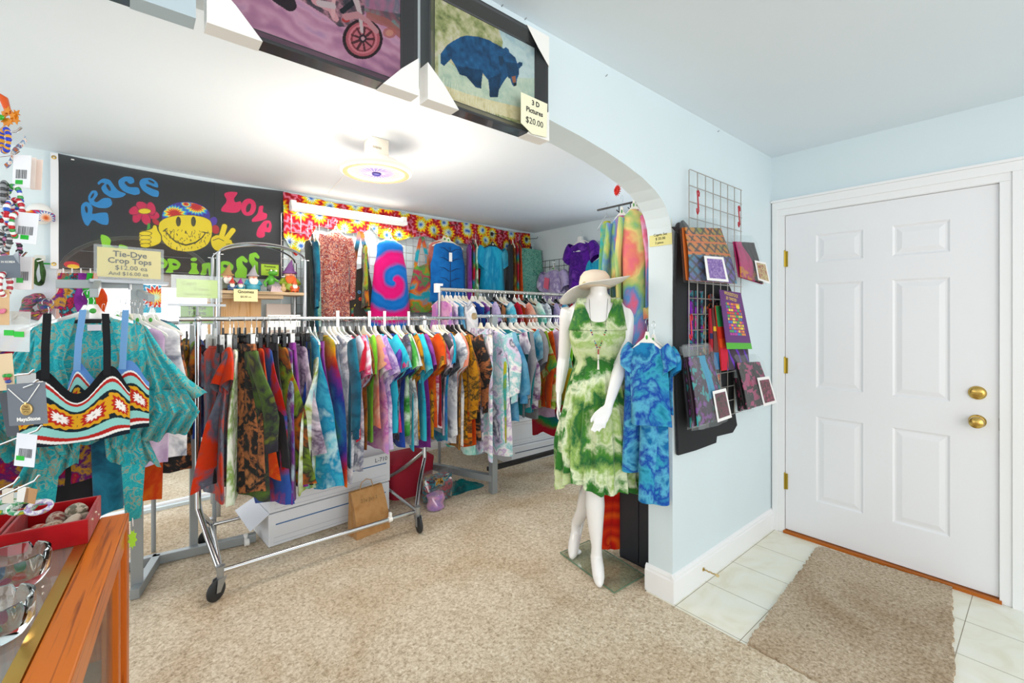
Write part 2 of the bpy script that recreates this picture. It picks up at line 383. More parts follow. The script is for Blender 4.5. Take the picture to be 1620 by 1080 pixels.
# ---------------------------------------------------------------- prints: art laid out on the vertices of a flat sheet
class Art:
    def __init__(s, w, h, nx, ny, bg):
        s.w, s.h, s.nx, s.ny = w, h, nx, ny
        s.X, s.Y = np.meshgrid(np.linspace(0, w, nx + 1), np.linspace(0, h, ny + 1))
        s.c = np.zeros((ny + 1, nx + 1, 3)); s.c[:] = rgb(bg)
    def put(s, m, col, a=1.0):
        c = np.array(rgb(col)) if isinstance(col, str) else col
        s.c[m] = s.c[m] * (1 - a) + (c if c.ndim == 1 else c[m]) * a
    def ell(s, cx, cy, rx, ry, col, rot=0, a=1.0):
        dx, dy = s.X - cx, s.Y - cy; c, q = math.cos(rot), math.sin(rot)
        m = ((dx * c + dy * q) / rx) ** 2 + ((-dx * q + dy * c) / ry) ** 2 < 1
        if col: s.put(m, col, a)
        return m
    def poly(s, pts, col, a=1.0):
        m = np.zeros(s.X.shape, bool); n = len(pts)
        for i in range(n):
            x1, y1 = pts[i]; x2, y2 = pts[(i + 1) % n]
            if y1 == y2: continue
            c = ((s.Y < y1) != (s.Y < y2)) & (s.X < (x2 - x1) * (s.Y - y1) / (y2 - y1) + x1)
            m ^= c
        if col: s.put(m, col, a)
        return m
    def stroke(s, pts, r, col, a=1.0):
        m = np.zeros(s.X.shape, bool); n = len(pts)
        r = r if isinstance(r, (list, tuple)) else [r] * n
        for i in range(n - 1):
            (x1, y1), (x2, y2) = pts[i], pts[i + 1]; dx, dy = x2 - x1, y2 - y1; q = dx * dx + dy * dy + 1e-12
            t = np.clip(((s.X - x1) * dx + (s.Y - y1) * dy) / q, 0, 1)
            m |= np.hypot(s.X - x1 - t * dx, s.Y - y1 - t * dy) < r[i] + (r[i + 1] - r[i]) * t
        if col: s.put(m, col, a)
        return m
    def noise(s, scale, seed=0, oct=3):
        rs = np.random.RandomState(seed); out = np.zeros(s.X.shape); amp = 1; tot = 0
        for o in range(oct):
            k = scale * 2 ** o; G = rs.rand(int(s.h * k) + 3, int(s.w * k) + 3)
            gx, gy = s.X * k, s.Y * k; ix, iy = gx.astype(int), gy.astype(int); fx, fy = gx - ix, gy - iy
            fx = fx * fx * (3 - 2 * fx); fy = fy * fy * (3 - 2 * fy)
            out += amp * ((G[iy, ix] * (1 - fx) + G[iy, ix + 1] * fx) * (1 - fy) + (G[iy + 1, ix] * (1 - fx) + G[iy + 1, ix + 1] * fx) * fy)
            tot += amp; amp *= .55
        return out / tot
    def grad(s, t, cols):
        t = np.clip(t, 0, .9999) * (len(cols) - 1); C = np.array([rgb(c) for c in cols] + [rgb(cols[-1])]); i = t.astype(int); f = (t - i)[..., None]
        return C[i] * (1 - f) + C[i + 1] * f
    def build(s, name, parent, fn=None, mat=None, loc=None, rot=None):
        """fn(x array, y array) -> x, y, z arrays in the parent's space; default stands upright in the XZ plane"""
        x, y = s.X.ravel(), s.Y.ravel()
        if fn: P = np.stack(fn(x, y), 1)
        else: P = np.stack((x - s.w / 2, np.zeros_like(x), y), 1)
        nx, ny = s.nx, s.ny
        I = (np.arange(ny)[:, None] * (nx + 1) + np.arange(nx)[None, :]).ravel()
        Q = np.stack((I, I + 1, I + nx + 2, I + nx + 1), 1)
        me = bpy.data.meshes.new(name)
        me.vertices.add(len(P)); me.vertices.foreach_set('co', P.ravel().astype(np.float32))
        me.loops.add(Q.size); me.loops.foreach_set('vertex_index', Q.ravel().astype(np.int32))
        me.polygons.add(len(Q)); me.polygons.foreach_set('loop_start', (np.arange(len(Q)) * 4).astype(np.int32))
        me.polygons.foreach_set('use_smooth', np.ones(len(Q), bool))
        me.update(calc_edges=True)
        at = me.color_attributes.new('Col', 'BYTE_COLOR', 'POINT')
        c = np.ones((len(P), 4), np.float32); c[:, :3] = s.c.reshape(-1, 3)
        at.data.foreach_set('color', c.ravel())
        me.materials.append(mat or painted())
        o = bpy.data.objects.new(name, me); COL.objects.link(o)
        if parent: o.parent = parent
        if loc: o.location = loc
        if rot: o.rotation_euler = rot
        return o

# ================================================================ THE ROOM
CH = 2.448
YF, YB = 1.20, 1.335
# floor: carpet everywhere, cream tile in front of the door
mb = MB(); mb.box((-2.7, -2.3, -.05), (2.0, YB + .01, .008)); mb.box((-2.7, YB + .01, -.05), (3.95, 5.3, .008))
struct('floor_carpet', mb, carpet('beige_carpet', '94816a', 'd3c3aa', 'f2e8d6', 'cfb89a'))
mb = MB(); mb.box((2.0, -2.3, -.05), (3.5, YB, 0)); struct('floor_tile', mb, tile_mat())
mb = MB(); mb.box((-2.7, -2.3, CH), (4.05, 4.45, CH + .08)); struct('ceiling', mb, M_CEIL)
# arched wall
arch = [(2.037, 0), (2.037, 1.70), (2.034, 1.78), (2.024, 1.84), (2.006, 1.885), (1.978, 1.925), (1.935, 1.962), (1.87, 1.997), (1.78, 2.030), (1.66, 2.060), (1.52, 2.087), (1.36, 2.110), (1.18, 2.128), (.95, 2.140), (.7, 2.145), (-2.2, 2.145), (-2.2, 0), (-2.7, 0), (-2.7, CH), (3.95, CH), (3.95, 0)]
mb = MB(); mb.prism(arch, YF, YB); o = struct('wall_front_arch', mb, M_WALL)
# door wall
X0 = 3.26
mb = MB(); mb.box((X0, 1.125, 0), (X0 + .14, YF, CH)); mb.box((X0, -2.3, 0), (X0 + .14, .16, CH)); mb.box((X0, .16, 2.06), (X0 + .14, 1.125, CH))
struct('wall_right_door', mb, M_WALL)
# far side wall of the clothes room
mb = MB(); mb.box((3.91, YB, 0), (4.02, 4.3, CH)); struct('wall_right_back', mb, M_WALL)
# back wall with an arched window opening
def tb(v):       # local (x along wall, offset into wall, z)
    return (v[0], bwy(v[0]) + v[1], v[2])
wx0, wx1, wz0, wz1, wzt = -.36, .50, .03, 1.66, 1.96
hole = [(wx1, wz0)] + [(wx1, wz1)] + [((wx0 + wx1) / 2 + (wx1 - wx0) / 2 * math.cos(a), wz1 + (wzt - wz1) * math.sin(a)) for a in [PI * k / 14 for k in range(1, 14)]] + [(wx0, wz1), (wx0, wz0)]
mb = MB()
mb.prism([(-2.3, 0), (3.95, 0), (3.95, CH), (wx1 + .001, CH), (wx1 + .001, wz0)] + [(wx0, wz0), (-2.3, wz0)], 0, .12, tb)
mb.prism([(-2.3, wz0), (wx0, wz0)] + list(reversed(hole[1:-1])) + [(wx1, CH), (-2.3, CH)], 0, .12, tb)
struct('wall_back', mb, M_WALL)
fr = MB(); ring = [tb((x, .05, z)) for x, z in hole]; fr.tube(ring + [ring[0]], .02, 6)
wn = struct('window_1', fr, M_TRIM)
mb = MB(); mb.box((-2.3, 5.31, -.05), (3.0, 5.36, .55)); struct('wall_outer_low', mb, M_WALL)
g = MB(); g.prism(list(reversed(hole)), .06, .066, tb); obj('pane', g, clear('window_pane', 'ffffff', .04, .02), wn, smooth=False)
mb = MB(); mb.box((-2.3, 5.3, .55), (3.0, 5.34, 1.66)); o = obj('glow_panel', mb, flat('fbfdff', .9, 0, 1.6), None); o.name = 'daylight_glow_panel'; o['kind'] = 'structure'  # self-lit panel added outside the window so the view reads bright white
mb = MB()
for k in range(6): mb.box((-1.2, 4.75, 1.64 + k * .13), (1.6, 4.78, 1.765 + k * .13))
o = obj('porch_siding_wall', mb, wood('weathered_siding', '9c8878', '7c6a5c', 1, 'X', .8), None, smooth=False); o['kind'] = 'structure'

# baseboards (stepped, with a small rounded top) and casing
def baseboard(name, p, q, h=.135, t=.016, nrm=(0, -1)):
    mb = MB(); n = Vector((nrm[0], nrm[1], 0))
    prof = [(0, 0), (t, 0), (t, h - .03), (t - .004, h - .022), (t - .004, h - .014), (t - .010, h - .004), (0, h)]
    P, Q = Vector((*p, 0)), Vector((*q, 0)); k = len(prof)
    V = [P + n * a + Vector((0, 0, z)) for a, z in prof] + [Q + n * a + Vector((0, 0, z)) for a, z in prof]
    mb.add(V, [tuple(range(k)), tuple(range(2 * k - 1, k - 1, -1))] + [(i, i + k, (i + 1) % k + k, (i + 1) % k) for i in range(k)])
    return struct(name, mb, M_TRIM)
baseboard('baseboard_front', (2.023, YF), (X0, YF))
baseboard('baseboard_jamb', (2.037, YF - .014), (2.037, YB + .012), nrm=(-1, 0))
baseboard('baseboard_back', (.54, bwy(.54)), (3.9, bwy(3.9)))
baseboard('baseboard_left', (-2.2, bwy(-2.2)), (-.40, bwy(-.40)))
baseboard('baseboard_side', (3.91, YB), (3.91, 4.2), nrm=(-1, 0))
baseboard('baseboard_inner', (3.9, YB), (2.05, YB), nrm=(0, 1))
# door casing
def casing(mb, a, b):   # fluted board between two corners in the wall plane, (y,z) ranges
    (y0, z0), (y1, z1) = a, b
    mb.box((X0 - .018, y0, z0), (X0, y1, z1))
mb = MB()
mb.box((X0 - .012, 1.122, 0), (X0, 1.196, 2.054)); mb.box((X0 - .020, 1.160, 0), (X0 - .0125, 1.190, 2.094))
mb.box((X0 - .012, .08, 0), (X0, .168, 2.054)); mb.box((X0 - .020, .086, 0), (X0 - .0125, .125, 2.094))
mb.box((X0 - .012, .08, 2.0545), (X0, 1.196, 2.15)); mb.box((X0 - .020, .086, 2.0945), (X0 - .0125, 1.19, 2.1415)); mb.box((X0 - .027, .076, 2.142), (X0, 1.198, 2.156))
mb.box((X0 + .0, 1.122, 0), (X0 + .06, 1.130, 2.06)); mb.box((X0 + .0, .158, 0), (X0 + .06, .166, 2.06)); mb.box((X0, .16, 2.052), (X0 + .06, 1.125, 2.06))
struct('trim_door_casing', mb, M_TRIM)
mb = MB(); mb.box((X0 - .022, .16, 0), (X0 + .09, 1.125, .016)); struct('trim_threshold', mb, wood('threshold_oak', 'b5641f', '8a4414', 1, 'Y'))
# six-panel door (surface at X0+.004), y from .168 (latch) to 1.12 (hinge)
dy0, dy1, dz0, dz1, dxf = .170, 1.119, .022, 2.050, X0 + .004
W = dy1 - dy0
pan = []
for (a, b) in ((.18, .43), (.57, .816)):             # fraction from the hinge side
    for (c, d) in ((.25, .78), (.955, 1.605), (1.735, 1.905)):
        pan.append((dy1 - b * W, dy1 - a * W, c, d))
bm = MB()
ys = sorted({dy0, dy1} | {p[0] for p in pan} | {p[1] for p in pan}); zs = sorted({dz0, dz1} | {p[2] for p in pan} | {p[3] for p in pan})
for i in range(len(ys) - 1):
    for j in range(len(zs) - 1):
        if any(abs(ys[i] - p[0]) < 1e-6 and abs(zs[j] - p[2]) < 1e-6 for p in pan): continue
        bm.add([(dxf, ys[i], zs[j]), (dxf, ys[i + 1], zs[j]), (dxf, ys[i + 1], zs[j + 1]), (dxf, ys[i], zs[j + 1])], [(0, 3, 2, 1)])
for (a, b, c, d) in pan:
    steps = [(0, 0), (.010, .007), (.018, .007), (.042, .001)]
    for (s0, x0), (s1, x1) in zip(steps, steps[1:]):
        A = [(dxf + x0, a + s0, c + s0), (dxf + x0, b - s0, c + s0), (dxf + x0, b - s0, d - s0), (dxf + x0, a + s0, d - s0)]
        B = [(dxf + x1, a + s1, c + s1), (dxf + x1, b - s1, c + s1), (dxf + x1, b - s1, d - s1), (dxf + x1, a + s1, d - s1)]
        bm.add(A + B, [(k, k + 4, (k + 1) % 4 + 4, (k + 1) % 4) for k in range(4)])
    s0, x0 = steps[-1]
    bm.add([(dxf + x0, a + s0, c + s0), (dxf + x0, b - s0, c + s0), (dxf + x0, b - s0, d - s0), (dxf + x0, a + s0, d - s0)], [(0, 3, 2, 1)])
bm.box((dxf + .012, dy0, dz0), (dxf + .042, dy1, dz1))
door = struct('door_1', bm, M_DOOR)
for z in (1.77, 1.08, .33):
    h = MB(); h.tube([(X0 - .006, 1.1215, z - .05), (X0 - .006, 1.1215, z + .05)], .0065, 10); h.ball((X0 - .006, 1.1215, z + .052), .007); h.box((X0 - .003, 1.105, z - .05), (X0 + .004, 1.121, z + .05))
    obj('hinge', h, flat('b59a3a', .3, 1.0), door)
def knob(z, dead):
    y = .245
    k = MB()
    prof = [(.033, 0), (.033, .004), (.028, .010), (.014, .012), (.012, .03), (.024, .036), (.029, .048), (.026, .060), (.016, .066), (.001, .067)] if not dead else [(.034, 0), (.034, .005), (.030, .012), (.022, .016), (.001, .018)]
    t = MB(); t.lathe(prof, n=28)
    k.add([(dxf - vz, y + vx, z + vy) for vx, vy, vz in t.v], t.f)
    if dead: k.box((dxf - .034, y - .020, z - .004), (dxf - .014, y + .020, z + .004))
    obj('deadbolt_turn' if dead else 'door_knob', k, M_BRASS, door)
knob(1.015, True); knob(.872, False)
mb = MB(); mb.box((dxf - .002, .1655, .84), (dxf + .02, .171, .90)); obj('latch_plate', mb, flat('8f8f88', .3, 1), door)
# spring door stop on the baseboard
p = onZ(1118, 897, .07); dx = p.x
s = thing('door_stop', 'brass spring door stop screwed into the white baseboard', 'door stop', (2.31, YF - .016, .07))
m_ = MB(); m_.lathe([(.010, 0), (.010, .003), (.004, .006)], n=14); h = MB(); h.add([(x, -z, y) for x, y, z in m_.v], m_.f)
h.tube([(.0045 * math.cos(t * 2.2), -.006 - t * .0011, .0045 * math.sin(t * 2.2)) for t in range(60)], .0011, 5); obj('spring', h, M_BRASS, s)
h = MB(); h.tube([(0, -.068, 0), (0, -.082, 0)], .007, 12); obj('tip', h, flat('d8c08a', .5), s)
# ceiling seam strip
mb = MB(); a = atd(549, 268, 2.9); mb.tube([(1.17, 2.95, CH - .003), (1.29, 3.95, CH - .003)], .0045, 6); struct('trim_ceiling_strip', mb, M_TRIM)
mb = MB(); mb.box((3.89, 1.4, 1.985), (3.91, 3.25, 2.02)); struct('trim_rail', mb, flat('b9c4cb', .6))

# door mat: a cut piece of the same carpet, ragged edges
mt = MB(); c4 = [(2.01, .84), (3.19, .915), (3.235, .335), (2.02, .20)]
def edge(a, b, n):
    return [(a[0] + (b[0] - a[0]) * k / n + RND.uniform(-.006, .006), a[1] + (b[1] - a[1]) * k / n + RND.uniform(-.006, .006)) for k in range(n)]
E = edge(c4[0], c4[1], 90) + edge(c4[1], c4[2], 44) + edge(c4[2], c4[3], 90) + edge(c4[3], c4[0], 44)
n = len(E); mt.add([(x, y, 0) for x, y in E] + [(x, y, .013) for x, y in E], [tuple(range(n, 2 * n))[::-1]] + [(i, (i + 1) % n, (i + 1) % n + n, i + n) for i in range(n)])
tag(obj('door_mat', mt, carpet('taupe_remnant', '7f6c56', 'bfab92', 'ddcdb8', 'b89c7c'), smooth=False), 'taupe carpet remnant laid as a mat on the tiles before the white door', 'mat')

# ================================================================ CLOTHES
def garment(kind, W=.42, Ln=.66, mat=None, name=None, label='', cat='shirt', loc=(0, 0, 0), rz=0.0, group=None, th=.016, seed=0, rip=.007, sleeve=None, collar=None, curlk=0.0, flare=1.0, mats=None, drape=0.0, top=-.105):
    """Empty at the hook; x across the shoulders, y through the cloth, z down from the rail"""
    R = random.Random(seed * 13 + 5)
    t = thing(name or {'tee': 't_shirt', 'long': 'long_sleeved_shirt', 'tank': 'tank_top', 'dress': 'sleeveless_dress', 'skirt': 'skirt', 'pants': 'trousers', 'crop': 'crop_top'}[kind], label, cat, loc, rz, group)
    ph = [R.uniform(0, 6.28) for _ in range(8)]; f1 = R.uniform(22, 34); f2 = R.uniform(45, 62)
    H = W / 2; ns = min(1.15, W / .42); curl = R.uniform(-1, 1) * curlk; hem = R.uniform(.012, .03)
    def ring(cx, z, hw, ht, amp, ax=(1, 0), n=24):
        out = []
        for k in range(n):
            a = 2 * PI * k / n; c, s_ = math.cos(a), math.sin(a)
            u = math.copysign(abs(c) ** .75, c) * hw; x = cx + u * ax[0]; zz = z + u * ax[1]
            y = s_ * ht + amp * (math.sin(x * f1 + ph[0] + z * 2) + .5 * math.sin(x * f2 + ph[1] - z * 3)) + drape * max(0, -z - .2) * math.sin(x * 9 + ph[2])
            if z < -.2:
                if curl: y += curl * min(1, (-z - .2) / .35) * (abs(x) / H) ** 1.6 * (1 if x < 0 else -.5)
                zz += hem * (-z - .2) * (math.sin(x * 14 + ph[4]) + .6 * math.sin(x * 31 + ph[5]))
            out.append((x, y, zz))
        return out
    def body(rows, nm, m_=None):
        o = obj(nm, MB().loft([ring(*r) for r in rows], 24), m_ or mat, t); return o
    z0 = top
    if kind in ('tee', 'long', 'tank', 'dress', 'crop'):
        sh = .045 if kind in ('tee', 'long') else .03
        Hs = H if kind in ('tee', 'long') else H * .84
        rows = [(0, z0, .070 * ns, th * .8, 0), (0, z0 - .008, .086 * ns, th, 0), (0, z0 - sh * .45, Hs * .62, th * 1.1, .001), (0, z0 - sh * .85, Hs * .88, th * 1.2, .002), (0, z0 - sh - .012, Hs * .98, th * 1.2, .003), (0, z0 - sh - .03, Hs, th * 1.2, .003)]
        bodyL = Ln; nb = 12
        arm = .16 if kind in ('tee', 'long') else .2
        sway = R.uniform(-.02, .02)
        for i in range(1, nb + 1):
            f = i / nb; z = z0 - sh - .02 - f * (bodyL - sh - .02)
            if kind in ('tee', 'long', 'crop'): wv = H * (.96 + .06 * f)
            else:
                dz = min(1, f * bodyL / arm); wv = Hs * (1 - .06 * math.sin(dz * PI)) * (1 + 0 * f) + (H - Hs) * dz
            wv *= 1 + (flare - 1) * f ** 1.2
            rows.append((sway * f, z, wv * (1 + .02 * math.sin(f * 7 + ph[3])), th * (1 + .5 * f), rip * (.4 + f)))
        # pointed, uneven hem
        body(rows, {'dress': 'dress_body'}.get(kind, 'shirt_body'))
        if kind in ('tee', 'long'):
            for sd in (-1, 1):
                m_ = sleeve or mat
                if kind == 'tee':
                    P = [(.84, -.040, .062), (.95, -.075, .072), (1.07, -.125, .080), (1.15, -.185, .085), (1.19, -.25, .088)]
                    if R.random() < .5: P[-1] = (1.12, -.28, .092)
                    rws = []
                    for i, (fx, dz, hw) in enumerate(P):
                        rws.append(ring(sd * H * fx, z0 + dz * ns, hw * W / .42, th * 1.9 * (.7 + .08 * i), rip * .8 * i / 3, (.80, .60 * sd) if i else (.7, .7 * sd), 16))
                    obj('sleeve', MB().loft(rws, 16), m_, t)
                else:
                    sl = R.uniform(.44, .54) * min(1, Ln / .6); P = []
                    for i in range(9):
                        f = i / 8; P.append((sd * H * (.88 + .42 * min(1, f * 2.2) - .12 * max(0, f - .5)), -.04 - f * sl, .075 - .03 * f))
                    rws = [ring(x, z0 + dz, hw * W / .42, th * 1.4, rip * .5, (.93, .36 * sd), 16) for x, dz, hw in P]
                    slv = obj('sleeve', MB().loft(rws, 16), m_, t)
                    e = P[-1]; rws = [ring(e[0], z0 + e[1] - q, .032 + (0 if q else .006), th * 1.2, 0, (.98, .2 * sd), 16) for q in (-.005, .03, .055)]
                    obj('cuff', MB().loft(rws, 16), m_, slv)
        cl = MB(); cl.tube([(.078 * ns * math.cos(a), .001 + th * .9 * math.sin(a), z0 - .004 - .03 * (1 - abs(math.cos(a))) * (1 if math.sin(a) < 0 else .25)) for a in [2 * PI * k / 20 for k in range(20)]], .005, 6, closed=True)
        obj('collar', cl, collar or mat, t)
    elif kind == 'skirt':
        rows = [(0, z0, H * .8, th, .001), (0, z0 - .03, H * .8, th, .002)]
        for i in range(1, 12):
            f = i / 11; rows.append((0, z0 - .03 - f * (Ln - .03), H * (.8 + .25 * f * flare), th * (1 + f), rip * (.5 + 1.2 * f)))
        body(rows, 'skirt_panel'); body([(0, z0 + .02, H * .8, th * 1.1, .001), (0, z0 - .035, H * .82, th * 1.2, .001)], 'waistband')
    elif kind == 'pants':
        for sd in (-1, 1):
            rows = [(sd * H * .12, z0, H * .62, th, .001)]
            for i in range(1, 12):
                f = i / 11; rows.append((sd * H * (.12 + .22 * f), z0 - f * Ln, H * (.62 - .12 * f + (flare - 1) * f * f), th * (1 + .6 * f), rip * (.4 + f)))
            o = body(rows, 'trouser_leg'); o.location = (0, sd * .008, 0)
        body([(0, z0 + .012, H * .78, th * 1.7, .001), (0, z0 - .03, H * .78, th * 1.8, .001)], 'waistband')
    return t

def hanger_proto(style):
    t = thing('clothes_hanger', 'x', 'hanger')
    k = MB(); k.tube([(.018 * math.cos(a), 0, -.004 + .018 * math.sin(a)) for a in [math.radians(x) for x in range(200, -91, -24)]] + [(.004, 0, -.035), (0, 0, -.06)], .0016, 6)
    obj('hook', k, M_CHROME, t)
    f = MB()
    if style in ('white', 'clear', 'black', 'ivory'):
        m_ = {'white': flat('f3f1ea', .35), 'ivory': M_IVORY, 'clear': M_CLEARP, 'black': flat('1d1e20', .4)}[style]
        f.prism([(-.014, -.05), (.014, -.05), (.03, -.080), (.10, -.108), (.18, -.142), (.19, -.155), (.182, -.158), (.04, -.112), (-.04, -.112), (-.182, -.158), (-.19, -.155), (-.18, -.142), (-.10, -.108), (-.03, -.080)], -.005, .005)
        obj('hanger_arms', f, m_, t, bevel=.002)
        c = MB(); c.ball((0, -.006, -.078), .011, 10, 6, (1, .3, 1)); obj('size_dot', c, flat('3fa63a' if style != 'black' else 'e8e6dc', .5), t)
    elif style == 'wire':
        f.tube([(0, 0, -.055), (-.2, 0, -.145), (-.2, 0, -.155), (.2, 0, -.155), (.2, 0, -.145), (0, 0, -.055)], .002, 6); obj('hanger_arms', f, M_WIRE, t)
    else:           # clip hanger
        t2 = -.045
        f.box((-.12, -.004, -.108), (.12, .004, -.096)); f.box((-.012, -.005, -.10), (.012, .005, -.05)); obj('hanger_bar', f, M_CLEARP if style == 'clip_clear' else flat('2b2c2e', .3), t)
        for sx in (-.1, .1):
            c = MB(); c.prism([(sx - .016, -.085), (sx + .016, -.085), (sx + .02, -.115), (sx + .016, -.165), (sx - .016, -.165), (sx - .02, -.115)], -.012, .012)
            obj('clip', c, flat('1b1c1e', .15) if style != 'clip_clear' else clear('clip_clear', 'e0dfc4', .3, .55), t, bevel=.003)
    return t
PROTO = {}
def copy_tree(o, parent=None):
    c = o.copy(); COL.objects.link(c)
    if parent: c.parent = parent
    for ch in list(o.children):
        copy_tree(ch, c)
    return c
def hanger(style, loc, rz, label, group, w=1.0):
    if style not in PROTO:
        t = hanger_proto(style); PROTO[style] = t
    else:
        t = copy_tree(PROTO[style])
    LABELS.setdefault(label.lower(), []).append(t.name)
    t.scale = (w, 1, 1)
    t.location = loc; t.rotation_euler = (0, 0, rz); t['label'] = label; t['group'] = group; t['category'] = 'hanger'
    return t

# dyes: (material, words)
D = {}
def dd(key, words_, cols, **k):
    D[key] = (dye(key, cols, **k), words_)
dd('OG', 'orange and slate', ['4a4f5e', 'c64a1e', 'd5481c', '5a5f70', '7d8190', 'd8521f'], scale=3.2)
dd('WG', 'white and pale green', ['f2f5ee', 'e3eedc', '8fb357', 'f4f6f2', 'd8e6d2', '5f6b5a'], scale=4)
dd('BKO', 'black and copper', ['232325', '2b2b2d', 'c8865c', '252527', '2a2a2c', 'd99a6c'], scale=7)
dd('BLK', 'plain black', ['1e1e21', '2a2a2e'], scale=3)
dd('BKG', 'charcoal and moss', ['2d2c33', '3b3a44', '5f7a3c', '33323a', '8c9a3a'], scale=3)
dd('RB', 'red and royal blue', ['c4301c', 'd13a22', '3a5ba8', '4a6fb8', 'c8331e', 'a82a1c'], scale=2.2)
dd('GOB', 'green and orange', ['7fa53a', 'cf7a2c', '2a2b28', '94b33e', 'd2601f'], scale=4)
dd('BLP', 'sky blue and violet', ['9fd3ea', '76b7dc', '7b3f9e', '93579f', 'c9e4f0', '5f2f8c'], scale=3.5)
dd('TEAL', 'dark teal', ['1e5f78', '2a7d96', '184f66', '236f8a'], scale=4)
dd('DKG', 'near-black green', ['1d2625', '2a3835', '1a201f'], scale=4)
dd('TQ', 'turquoise and white', ['3fb4d6', '69cbe3', 'c9eef5', '2e9cc6', '56c0de', '2b86b6'], scale=3)
dd('TQY', 'turquoise and lime', ['3cc6dc', '5fd2e4', 'eef7f2', 'a3b51f', '42c9df', '3ab9d6'], scale=2.4)
dd('PUR', 'purple', ['7a2f86', '8e3f9a', '6a2a78', 'a35bb0'], scale=4)
dd('RNB', 'rainbow', ['b0262c', 'e0641f', 'f0b92a', '4f9a4a', '2f7fb0', '2b3f90', '7a3490'], mode='rings', freq=2.6, scale=4, center=(.02, 0, -.62))
dd('GRY', 'marbled grey and white', ['c9ccd6', 'a4a9b8', 'e3e5ea', '7f8496', 'd6d8df'], scale=5)
dd('BLG', 'denim blue and grey', ['8fa6c0', 'b9c4d2', '6f86a6', 'a7b3c4'], scale=4)
dd('PNW', 'pink and white', ['f4eef2', 'f0a9c4', 'd63a78', 'f6f0f4', 'e7d4e6', 'c9306a'], scale=4)
dd('OLV', 'olive and rust', ['8a8a34', 'b2762c', '6f3a22', '9b9a3e'], scale=5)
dd('RED', 'crimson', ['b3173a', 'c21f42', 'a3142f'], scale=3)
dd('BLU', 'cornflower blue', ['5b8fd0', '78a7de', '4678c0', '8db6e6'], scale=3)
dd('PCH', 'peach and coral', ['f2b49a', 'e98a78', 'f6cdb8', 'ea9c8c'], scale=4)
dd('LIM', 'lime green', ['7fc234', '8fcf3a', '6fb32c', 'a5d85c'], scale=4)
dd('LAV', 'lavender and white', ['c9b3e0', 'e6dcf0', '9d7fc4', 'efe8f5', 'b49ad2'], scale=4)
dd('PNL', 'pink and lavender', ['d98ac0', 'b98fd6', 'e8b3d4', 'c06fb8', 'efe0f0'], scale=4)
dd('CYN', 'bright cyan', ['2ec2da', '4fd0e4', '1fb0cf', '86e0ec'], scale=4)
dd('BPU', 'indigo and violet', ['4b46a8', '6a4fb4', '3a3a96', '8560be', '5a8fd4'], scale=4)
dd('PNR', 'hot pink and red', ['d63a78', 'c2243f', 'e0609a', 'b41f36'], scale=4)
dd('NVY', 'navy and cobalt', ['24408c', '2f57ac', '1c2f6c', '3f74c4'], scale=4)
dd('PBG', 'plum, black and grey', ['5f4a78', '28262e', '8f8ca0', '3a3444', '7590b0'], scale=5)
dd('GRW', 'emerald and white', ['3a9a4a', 'dfeee0', '5fb35a', '2f8440', 'c9e6c6'], scale=4)
dd('WGY', 'white and smoke grey', ['eef0f3', 'd3d8de', 'f4f5f7', '8f96a4', 'e3e7ec'], scale=4)
dd('RO', 'rust red and orange', ['b8341c', 'd8661f', 'c44a1c', 'e38a2c'], scale=4)
dd('MUS', 'mustard and black', ['c08a1e', 'cf9a24', '35301c', 'c9922a', 'b07a1a', '4a3f1e'], scale=7)
dd('BGY', 'black and ash', ['2f3136', '55585f', '26282c', '9a9da3'], scale=5)
dd('TLB', 'teal and cobalt', ['1e8fa8', '2f6fc0', '23a6b8', '2a55a8'], scale=3.5)
dd('LGY', 'mauve and grey', ['b9a6bc', '8f8f9c', 'd6cbd8', '6f5f78', 'c3b8c6'], scale=4)
dd('ORK', 'orange tiger-striped', ['cf7a2c', 'd98a34', '2d2a22', 'd07f2e', 'c25a1f'], scale=6, stretch=(1, 1, 3))
dd('MNT', 'mint and white', ['5fd0bc', 'e6f6f2', '8fded0', '3fc0b0'], scale=4)
dd('LVS', 'white and lilac blotched', ['f0eef4', 'cdb6dc', 'f4f4f7', '9fdce0', 'e0d2ea', '6f7288', 'f2f0f5'], scale=4.5)
dd('LMT', 'lime and turquoise', ['a8b832', '8fae2c', '3fb0b0', 'b9c23a', 'c9b02c'], scale=3)
dd('SKY', 'steel blue', ['5aa0c8', '7ab6d6', '4a8fbc', '8fc4de'], scale=4)
dd('WPU', 'white and plum', ['efe6f2', '6f2a72', 'f4eef6', '8f4a94', 'e3d3e8'], scale=3)
dd('GRE', 'plain grey', ['7d7f84', '8b8d92', '707277'], scale=3)
dd('LGO', 'lime green and orange', ['a3bc4a', '8fb03c', 'dfe8a8', 'd2562a', '9cb844', '3fa86a', 'c44a24'], scale=2.6)
dd('GRN', 'bright green', ['2f9a3a', '3fb34a', '23842f'], scale=3)
dd('GTL', 'blue-green', ['1f6f78', '2a8f96', '1a5a66', '3aa6a0'], scale=3)
dd('RBG', 'red, teal and green', ['c21f42', 'b41a38', '1f86a8', '2fa35a', 'c42a4a'], mode='bands', freq=3.2, scale=4)
dd('LIL', 'pale lilac', ['d2bcd8', 'c4aacc', 'ddcae2'], scale=4)
dd('PAS', 'pastel pink, blue and lemon', ['f2809a', 'f49a86', 'f4e29a', 'a8cf8a', '6fa0d6', 'f07f9c', 'e9b8d8'], scale=2.6, dist=.6, stretch=(1, 1, .6))
dd('BLM', 'marbled blue', ['2f8fc0', '1f6fa8', '6fc0de', '2a55b0', '4fb0cc', '1f7f9c'], scale=5)
dd('KIM', 'turquoise with sand blossoms', ['36b2c0', '4cc8cc', '30a4b4', '52cfd2', 'b0a488', '44bec8', '38aab8'], scale=20, dist=1.6, rnd=False)
